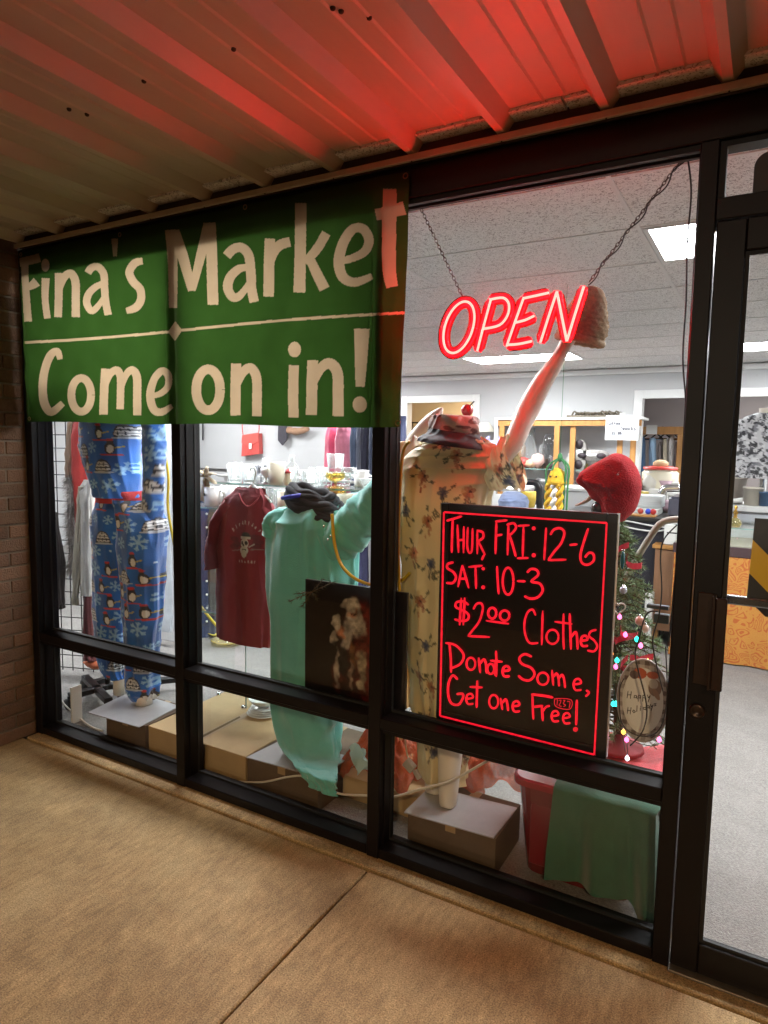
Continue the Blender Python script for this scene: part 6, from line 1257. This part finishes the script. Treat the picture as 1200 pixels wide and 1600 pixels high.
for i, (a, b, c, l) in enumerate(((549, 561, (.1, .13, .2), 'grey blue trousers right of the pink jackets'), (560, 566, (.35, .38, .5), 'pale grey trousers in the row of hanging trousers'), (565, 580, (.03, .03, .06), 'navy trousers in the row of hanging trousers'), (578, 592, (.08, .1, .17), 'slate blue trousers next to the navy ones'), (590, 604, (.03, .035, .07), 'dark blue trousers by the middle mullion'), (618, 634, (.05, .06, .13), 'dark blue jacket right of the middle mullion'))):
    hang('trousers', [(650, a, b), (680, a, b), (740, a, b), (800, a, b)], 5.0-.05*i, .08, c, l, 'trousers', seed=50+i, m=40, n=50)
# ---- clothes rack behind the glass shelves
rr_ = thing('clothes_rack', 'chrome clothes rack behind the teal robe', 'clothes rack', (-2.6, 1.7, 0)); ry = 1.75
z_r = at(580, 745, ry)[2]; obj('bar', MB().tube([(-3.9, ry, z_r), (-1.5, ry, z_r)], .012, 8), chrome, rr_)
for x in (-3.9, -1.5): obj('leg', MB().tube([(x, ry, .003), (x, ry, z_r)], .012, 8), chrome, rr_)
cl_ = [((312, 334, 770, 1000), (.012, .03, .11), 'dark blue denim dress with white snaps left of the red T-shirt'), ((300, 312, 770, 990), (.02, .025, .05), 'navy garment hidden behind the mullion beside the denim dress'), ((334, 345, 790, 960), (.04, .035, .03), 'dark brown garment between the denim dress and the T-shirt'), ((508, 545, 775, 960), (.3, .48, .5), 'pale blue blouse behind the teal robe'), ((540, 572, 770, 970), (.32, .55, .55), 'light aqua blouse by the raised teal arm'), ((566, 584, 765, 980), (.03, .03, .1), 'navy garment behind the raised teal sleeve'), ((582, 600, 765, 960), (.35, .35, .36), 'grey knit top beside the middle mullion'), ((612, 634, 760, 1000), (.5, .52, .55), 'pale grey shirt right of the middle mullion')]
for i, ((a, b, t, e), c, l) in enumerate(cl_): hang('hanging_garment', [(t, (a+b)/2-4, (a+b)/2+4), (t+12, a, b), ((t+e)/2, a, b), (e, a, b)], ry-.05*(i % 2), .09, c, l, 'garment', seed=60+i)
dd = MB()
for k in range(9): dd.ball(at(323, 803+k*21, ry-.12), .009, 8)
solo('snap_buttons', dd, cer, 'row of white snaps down the dark blue denim dress', 'buttons')
for i, p_ in enumerate((560, 568, 576, 584, 592)):
    q = np.array((at(p_, 745, ry)[0], ry, z_r)); solo('clothes_hanger', MB().tube(cr([q+np.array([0, -.02, 0]), q+np.array([0, 0, .018]), q+np.array([0, .02, 0]), q+np.array([0, 0, -.05])], 4), .004, 6).tube([q+np.array([-.1, 0, -.1]), q+np.array([0, 0, -.05]), q+np.array([.1, 0, -.1])], .005, 6), whp, f'{ORD[i]} white hanger from the left in the row by the raised teal arm', 'hanger', 'white hangers on the chrome rack')
q = P(448, 1050, z=.05); solo('glass_jar', MB().lathe((q[0], q[1], .003), [(.05, 0), (.06, .02), (.06, .1), (.04, .13), (.045, .15)], 16), drinkglass, 'clear jar on the carpet beside the teal robe', 'jar')
# ---- black pipe rack with denim shirt, crochet jellyfish
pr_ = thing('pipe_rack', 'black pipe rack with a rounded corner above the writing board', 'clothes rack', at(840, 1000, 2.4)); py_ = 2.4
pts = [at(800, 752, py_), at(830, 753, py_), at(838, 755, py_), at(843, 762, py_), at(843, 800, py_)]; base = pts[-1].copy(); base[2] = .003
obj('pipe', MB().tube(cr(pts[:4], 5).tolist()+[pts[4], base], .022, 10), blackm, pr_); lx = at(760, 752, py_); obj('pipe', MB().tube([pts[0], lx, (lx[0], py_, .003)], .02, 10), blackm, pr_)
hang('denim_shirt', [(768, 790, 812), (778, 779, 826), (800, 778, 828), (900, 780, 826)], py_-.05, .12, (.16, .2, .33), 'blue denim shirt hanging just above the writing board', 'shirt', seed=71)
jy = 2.0; jf = thing('crochet_jellyfish', 'yellow crocheted jellyfish with braided legs hanging from green cords', 'crochet toy', at(870, 790, jy))
q = at(870, 752, jy); ym = M('yellow_yarn', (.62, .36, .02), .9, var=.15, scale=60, bump=.6, bscale=200); s_ = .055
obj('head', MB().lathe((q[0], jy, q[2]-.02), [(.003, 0), (s_*.95, 0), (s_*1.1, .012), (s_*1.0, .025), (s_*.92, .05), (s_*.7, .08), (s_*.35, .098), (.003, .102)], 20), ym, jf)
for s in (-1, 1): obj('eye', MB().ball((q[0]+s*.018-.008, jy-.05, q[2]+.03), .006, 8), black, jf)
for k, (dx, m_) in enumerate(((-.038, ym), (-.006, cer), (.028, ym))):
    for ph in (0, 3.14):
        obj('leg', MB().tube([(q[0]+dx+.014*math.sin(t*3+ph), jy-.03+.01*math.cos(t*3+ph), q[2]-.015-.05*t) for t in np.linspace(0, 5, 36)], .012, 8), m_ if m_ is ym else whp, jf)
gcd = M('green_cord', (.03, .16, .05), .8); ht = at(875, 715, jy)
for a in (855, 864, 884, 889): obj('cord', MB().tube(cr([ht+np.array([0, 0, .0]), at(a, 730, jy-.02), at(a-2, 760, jy-.02), at(a-4, 800, jy-.02)], 5), .006, 6), gcd, jf)
obj('knot', MB().ball(ht, .016, 10, 1.8), gcd, jf); obj('hook_line', MB().tube([ht, (ht[0], jy, 2.436)], .0015, 5), gcd, jf)
# colourful toys on a far shelf
solo('pink_blue_cloth', MB().grid(14, 16, lambda U, V: np.stack([at(768, 700, 5.6)[0]+.28*(U-.5)*(1-.4*V), 5.6+.05*np.sin(U*9), 1.25+.34*V+.03*np.sin(U*8)], 1)), M('pink_blue', (.4, .4, .7), .8, var=.6, scale=9), 'pink and blue patterned cloth bundle left of the wall case', 'cloth')
solo('white_sun_hat', MB().lathe(at(757, 675, 6.3), [(.2, 0), (.12, .015), (.11, .06), (.06, .12), (.003, .125)], 20), M('hat_cream', (.68, .64, .54), .8), 'cream sun hat hanging left of the wall case', 'hat')
tl = thing('display_table', 'white cloth covered table below the wall case and back racks', 'table', (-3.2, 5.2, 0)); obj('top', MB().box(-6.5, -2.2, 4.85, 5.6, 1.02, 1.05, .004), trim, tl)
for x in (-6.4, -2.3):
    for y in (4.95, 5.5): obj('leg', MB().box(x-.03, x+.03, y-.03, y+.03, .003, 1.02), trim, tl)
# ---- dark counter, brown cabinet and machines beyond the tree
CYY = 3.55
q0 = at(955, 805, CYY); q1 = at(1042, 805, CYY); zc = at(1000, 808, CYY)[2]
ct_ = thing('dark_counter', 'dark skirted counter beyond the Christmas tree', 'counter', ((q0[0]+q1[0])/2, CYY, 0))
obj('skirt', MB().box(q0[0]-.4, q1[0], CYY, CYY+.7, .003, zc-.03, .004), M('navy_skirt', (.016, .016, .026), .8), ct_); obj('top', MB().box(q0[0]-.42, q1[0]+.02, CYY-.02, CYY+.7, zc-.0295, zc, .003), black, ct_)
bc0, bc1 = at(1020, 850, CYY-.15), at(1075, 850, CYY-.15); zb_ = bc0[2]
bc = thing('brown_cabinet', 'brown wooden cabinet beside the right hand post', 'cabinet', ((bc0[0]+bc1[0])/2, CYY-.1, 0))
obj('carcass', MB().box(bc0[0]+.02, bc1[0], CYY-.15, CYY-.01, .12, zb_-.03, .003), M('walnut', (.28, .14, .07), .5, var=.2, scale=10, stretch=(1, 1, .1)), bc); obj('top', MB().box(bc0[0], bc1[0]+.02, CYY-.17, CYY-.01, zb_-.0295, zb_, .003), oak, bc)
for x in (bc0[0]+.05, bc1[0]-.05): obj('leg', MB().box(x-.02, x+.02, CYY-.13, CYY-.08, .003, .12), oak, bc)
pw_ = thing('receipt_printer', 'white boxy printer standing on the brown cabinet', 'printer', ((bc0[0]+bc1[0])/2+.05, CYY-.1, zb_)); a = at(1040, 800, CYY-.12)
obj('case', MB().box(a[0], a[0]+.28, CYY-.15, CYY-.02, zb_+.001, zb_+.16, .008), cer, pw_); obj('slot', MB().box(a[0]+.02, a[0]+.26, CYY-.1505, CYY-.149, zb_+.09, zb_+.1), black, pw_)
ml = thing('coffee_machine', 'dark coffee machine with a chrome arm beside the post', 'coffee machine', at(1052, 800, CYY+.2)); b = at(1046, 775, CYY+.2)
obj('case', MB().box(b[0], b[0]+.4, CYY+.15, CYY+.5, zc+.001, b[2]+.0, .02), M('machine_dark', (.07, .07, .1), .3), ml); obj('arm', MB().tube(cr([at(1034, 772, CYY+.1), at(1038, 764, CYY+.1), at(1048, 763, CYY+.1), at(1062, 763, CYY+.1)], 5), .03, 10, flat=.5), chrome, ml)
jr = thing('cookie_jar', 'cream jar with a red lid on the back counter', 'jar', at(1030, 765, 4.6)); q = at(1030, 766, 4.6); zj = q[2]
obj('jar', MB().lathe((q[0], 4.6, zj), [(.003, 0), (.15, 0), (.16, .04), (.16, .16), (.13, .19)], 20), crm, jr); obj('lid', MB().lathe((q[0], 4.6, zj+.19), [(.15, 0), (.15, .02), (.1, .03)], 20, cap1=True), M('lid_red', (.5, .04, .03), .4), jr); obj('knob', MB().ball((q[0], 4.6, zj+.24), .07, 10, .6), M('lid_tan', (.5, .36, .2), .8), jr)
bk_ = thing('back_counter', 'white back counter stacked with glass and papers', 'counter', at(1020, 800, 4.6)); obj('top', MB().box(q[0]-.9, q[0]+.5, 4.35, 4.9, zj-.03, zj-.001, .003), trim, bk_); obj('body', MB().box(q[0]-.88, q[0]+.48, 4.38, 4.9, .003, zj-.031), white, bk_)
for i, (p_, w, hgt, c, l) in enumerate(((1005, .26, .05, (.62, .63, .6), 'flat stack of papers on the dark counter'), (1012, .2, .1, (.55, .57, .56), 'grey white box on the dark counter behind the hat'))): q = at(p_, 800, CYY+.3); solo('paper_stack', MB().box(q[0]-w/2, q[0]+w/2, CYY+.2+.1*i, CYY+.45+.1*i, zc+.001+(.0 if i == 0 else .051), zc+.05+(hgt if i else 0), .004), M(f'stack{i}', c, .7, var=.2, scale=30, stretch=(.1, .1, 3)), l, 'stack')
q = at(1005, 800, CYY+.08); solo('cutting_board', MB().box(q[0]-.2, q[0]+.1, CYY+.02, CYY+.14, zc+.001, zc+.016, .003), oak, 'brown board lying at the front of the dark counter', 'board')
for c, p_, l in (((.02, .06, .5), 1012, 'blue toy'), ((.5, .03, .03), 1020, 'red toy'), ((.45, .05, .03), 1000, 'dark red toy')): solo('small_toy', MB().ball((at(p_, 800, CYY+.06)[0], CYY+.08, zc+.041), .024, 10), M('toy'+l[:4], c, .4), l+' on the brown board of the dark counter', 'toy')
cable('white_cable', px([(960, 812), (985, 815), (1010, 820), (1038, 824)], CYY-.03), .006, whp, 'upper white cable strung along the dark counter'); cable('white_cable', px([(960, 818), (990, 826), (1020, 830), (1040, 828)], CYY-.035), .006, whp, 'lower white cable strung along the dark counter')
cable('grey_hose', [at(1075, 812, .75), at(1050, 812, .75), at(1030, 820, .75), at(1010, 848, .75), at(985, 890, .75), at(960, 940, .75), at(945, 985, .75), at(930, 1060, .75)], .013, M('hose_grey', (.36, .33, .29), .5), 'thick grey beige hose curving down behind the tree', 'hose', n=14)
q = at(1010, 935, 1.3); solo('white_case', MB().box(at(1008, 940, 3.3)[0], at(1020, 940, 3.3)[0], 3.28, 3.38, .003, at(1010, 925, 3.3)[2], .01), cer, 'narrow white case standing before the brown cabinet', 'case')
# ---- glass counter with orange damask cloth, seen through the door
GY = 3.2; gx = at(1130, 1000, GY)[0]-.35; zq = at(1160, 872, GY)[2]; zk = at(1160, 856, GY)[2]; zt_ = at(1160, 826, GY)[2]
def DAMASK():
    m = M('damask', (.5, .2, .03), .65, sheen=.2); nd = m.node_tree.nodes; L = m.node_tree.links; b = nd['Principled BSDF']
    tc = nd.new('ShaderNodeTexCoord'); nz = nd.new('ShaderNodeTexNoise'); nz.inputs['Scale'].default_value = 6; nz.inputs['Detail'].default_value = 1; L.new(tc.outputs['Object'], nz.inputs['Vector'])
    vm = nd.new('ShaderNodeMixRGB'); vm.inputs[0].default_value = .35; L.new(tc.outputs['Object'], vm.inputs[1]); L.new(nz.outputs['Color'], vm.inputs[2])
    vo = nd.new('ShaderNodeTexVoronoi'); vo.feature = 'DISTANCE_TO_EDGE'; vo.inputs['Scale'].default_value = 13; L.new(vm.outputs[0], vo.inputs['Vector'])
    wv = nd.new('ShaderNodeMath'); wv.operation = 'MULTIPLY'; wv.inputs[1].default_value = 34; L.new(vo.outputs['Distance'], wv.inputs[0]); sn = nd.new('ShaderNodeMath'); sn.operation = 'SINE'; L.new(wv.outputs[0], sn.inputs[0])
    rp = nd.new('ShaderNodeValToRGB'); rp.color_ramp.elements[0].position = .3; rp.color_ramp.elements[0].color = (.42, .1, .012, 1); rp.color_ramp.elements[1].position = .62; rp.color_ramp.elements[1].color = (.5, .22, .035, 1)
    mr = nd.new('ShaderNodeMapRange'); mr.inputs[1].default_value = -1; L.new(sn.outputs[0], mr.inputs[0]); L.new(mr.outputs[0], rp.inputs[0]); L.new(rp.outputs[0], b.inputs['Base Color']); return m
gcn = thing('display_counter', 'glass display counter skirted with orange damask cloth seen through the door', 'counter', (gx+.9, GY+.2, 0))
obj('cloth', MB().grid(120, 14, lambda U, V: np.stack([gx+2.2*U, GY-.006+.012*np.sin(U*60)*(1-V)-.01*(1-V), .012+(zq-.012)*V], 1)), DAMASK(), gcn)
obj('carcass', MB().box(gx, gx+2.2, GY+.01, GY+.6, .003, zq), M('counter_dark', (.05, .035, .03), .5), gcn); obj('ledge', MB().box(gx-.01, gx+2.21, GY-.014, GY+.6, zq+.001, zk, .004), M('ledge_dark', (.055, .03, .035), .4), gcn)
o = obj('case_glass', MB().box(gx, gx+2.2, GY, GY+.005, zk, zt_).box(gx, gx+2.2, GY+.006, GY+.6, zt_-.006, zt_), shelfglass, gcn); obj('edge', MB().box(gx, gx+2.2, GY-.0012, GY-.0002, zt_-.006, zt_), shelfedge, o)
obj('case_back', MB().box(gx, gx+2.2, GY+.57, GY+.6, zk, zt_-.007), white, gcn); obj('case_floor', MB().box(gx, gx+2.2, GY+.01, GY+.565, zk+.0005, zk+.006), M('linen', (.5, .44, .36), .8), gcn)
pf = thing('perfume_bottle', 'gold and clear perfume bottle with a tall stopper on the display counter', 'bottle', at(1146, 830, GY+.1)); q = np.array([at(1146, 850, GY+.12)[0], GY+.12, zt_+.001])
gold = M('gold', (.65, .38, .08), .2, .9); obj('flacon', MB().lathe(q, [(.003, 0), (.035, 0), (.045, .02), (.03, .05), (.014, .06)], 16), yg, pf); obj('stopper', MB().lathe(q+np.array([0, 0, .06]), [(.014, 0), (.01, .02), (.018, .035), (.006, .06), (.012, .075), (.002, .09)], 12), gold, pf)
item('cup', 1138, zt_, GY+.2, .05, .05, 'small clear dish beside the perfume bottle', drinkglass, 'dish')
# white ledge with pots and torso form
LY = 4.0; zl = at(1165, 790, LY)[2]; lx0 = at(1125, 790, LY)[0]-.25
wl = thing('white_shelf', 'white shelf with pots behind the display counter', 'shelf', (lx0+.9, LY+.2, 0)); obj('top', MB().box(lx0, lx0+2.0, LY-.02, LY+.45, zl-.05, zl, .006), trim, wl); obj('body', MB().box(lx0+.03, lx0+1.97, LY+.02, LY+.45, .003, zl-.051), M('shelf_body', (.5, .52, .55), .7), wl)
def POT(pxc, y, r, h, label, mat): q = (at(pxc, 780, y)[0], y, zl+.001); return solo('flower_pot', MB().lathe(q, [(.003, 0), (r*.8, 0), (r, h), (r*1.05, h), (r*1.05, h+.012), (r*.92, h+.012), (r*.9, h*.6)], 24), mat, label, 'pot')
POT(1176, LY+.08, .072, .13, 'cream flower pot below the black and white shirt', M('pot_cream', (.6, .55, .47), .4)); POT(1140, LY+.2, .12, .2, 'large taupe pot at the left of the white shelf', M('pot_taupe', (.42, .37, .33), .5))
q = np.array([at(1146, 785, LY)[0], LY+.03, zl+.001]); solo('white_gravy_boat', MB().loft([[(q[0]+.06*(u-.5)*2, q[1]+.03*math.sin(math.pi*max(u, .05)*.95)*math.cos(t), q[2]+.02+.02*math.sin(t)+.02*u) for t in np.linspace(0, 6.28, 14, endpoint=False)] for u in np.linspace(0, 1, 9)], True, True, True), cer, 'small white gravy boat on the white shelf', 'gravy boat')
POT(1196, LY+.05, .05, .1, 'small blue pot at the right edge of the white shelf', M('pot_blue', (.06, .12, .22), .4))
ts = thing('shirt_torso', 'torso form wearing a black and white printed shirt behind the counter', 'torso form', at(1195, 770, LY+.15)); tq = at(1196, 700, LY+.2); TYY = LY+.2
def bw_(U, V, X):
    p = Paint(X[:, 0], X[:, 2], (.5, .5, .52)); r = np.random.default_rng(77)
    for _ in range(900):
        x = tq[0]+r.uniform(-.4, .4); z = tq[2]+r.uniform(-.4, .35); g = [(.02, .02, .025), (.62, .62, .64), (.2, .2, .22), (.04, .04, .045)][r.integers(4)]
        p.ell(x, z, r.uniform(.006, .03), r.uniform(.004, .018), g, .9, r.uniform(-1.5, 1.5))
    for _ in range(240):
        x = tq[0]+r.uniform(-.4, .4); z = tq[2]+r.uniform(-.4, .35); t = r.uniform(0, 3.1); l = r.uniform(.02, .05); p.seg((x, z), (x+l*math.cos(t), z+l*math.sin(t)), .0022, (.02, .02, .025))
    return p.c
zT = at(1180, 645, TYY)[2]; obj('shirt', garment([(tq[0], TYY, zT, .07, .06), (tq[0], TYY, zT-.03, .15, .1), (tq[0], TYY, zT-.08, .22, .13), (tq[0], TYY, zT-.2, .24, .15), (tq[0], TYY, zT-.4, .22, .15), (tq[0], TYY, zT-.52, .2, .14)], 150, 170, [(.03, 5, .2, 1, 2), (.02, 11, .2, 1, 2)], paint=bw_, seed=7), M('bw_shirt', vcol=True, rough=.8, bump=.1), ts)
obj('neck', MB().lathe((tq[0], TYY, zT-.05), [(.07, 0), (.062, .06), (.066, .085), (.003, .09)], 20), skin, ts); obj('stand', MB().tube([(tq[0], TYY, zl+.001), (tq[0], TYY, zT-.1)], .03, 12), chrome, ts)

# ---- assorted goods that crowd the shelves and counters
rq = np.random.default_rng(15); gm = [M(f'goods_{i}', c, .5) for i, c in enumerate(((.5, .06, .05), (.55, .42, .1), (.1, .2, .4), (.6, .58, .54), (.12, .25, .14), (.3, .17, .1), (.45, .3, .35), (.05, .05, .06)))]
CN = ('red', 'mustard', 'blue', 'white', 'green', 'brown', 'mauve', 'black')
where = [('low shelf of the wall case', zs2, WY+.12, np.linspace(792, 985, 12)), ('middle shelf of the wall case', at(880, 762, WY)[2], WY+.14, np.linspace(790, 985, 11)), ('upper shelf of the wall case', zs1, WY+.24, np.linspace(795, 980, 9)),
         ('white table below the back racks', 1.051, 5.0, np.linspace(560, 770, 14)), ('white back counter', zj, 4.5, np.linspace(985, 1046, 7)), ('dark counter beyond the tree', zc, CYY+.55, np.linspace(958, 1040, 9))]
for nm_, z_, y_, xs_ in where:
    for k, p_ in enumerate(xs_):
        kind = rq.integers(4); w_ = rq.uniform(.05, .09); h_ = rq.uniform(.08, .2); x_ = at(p_+rq.uniform(-4, 4), 760, y_)[0]; gi = rq.integers(len(gm)); m_ = gm[gi]; mb = MB(); yy = y_+rq.uniform(-.03, .05)
        if kind == 0: mb.box(x_-w_, x_+w_, yy-.04, yy+.04, z_+.001, z_+.001+h_, .004)
        elif kind == 1: mb.lathe((x_, yy, z_+.001), [(.003, 0), (w_*.8, 0), (w_, h_*.5), (w_*.5, h_*.85), (w_*.55, h_)], 14, cap1=True)
        elif kind == 2: mb.lathe((x_, yy, z_+.001), [(.003, 0), (w_*.6, 0), (w_, h_*.7), (w_*.9, h_*.7), (w_*.5, .02)], 14)
        else: mb.lathe((x_, yy, z_+.001), [(.003, 0), (w_*.7, .01), (w_*.8, h_*.35), (w_*.4, h_*.5), (w_*.5, h_*.7), (w_*.3, h_*.95), (.003, h_)], 12)
        solo(('small_box', 'small_vase', 'small_cup', 'figurine')[kind], mb, m_, f'{CN[gi]} {("box", "vase", "cup", "figurine")[kind]}, {ORD[k]} piece from the left on the {nm_}', ('box', 'vase', 'cup', 'figurine')[kind], f'bric-a-brac on the {nm_}')
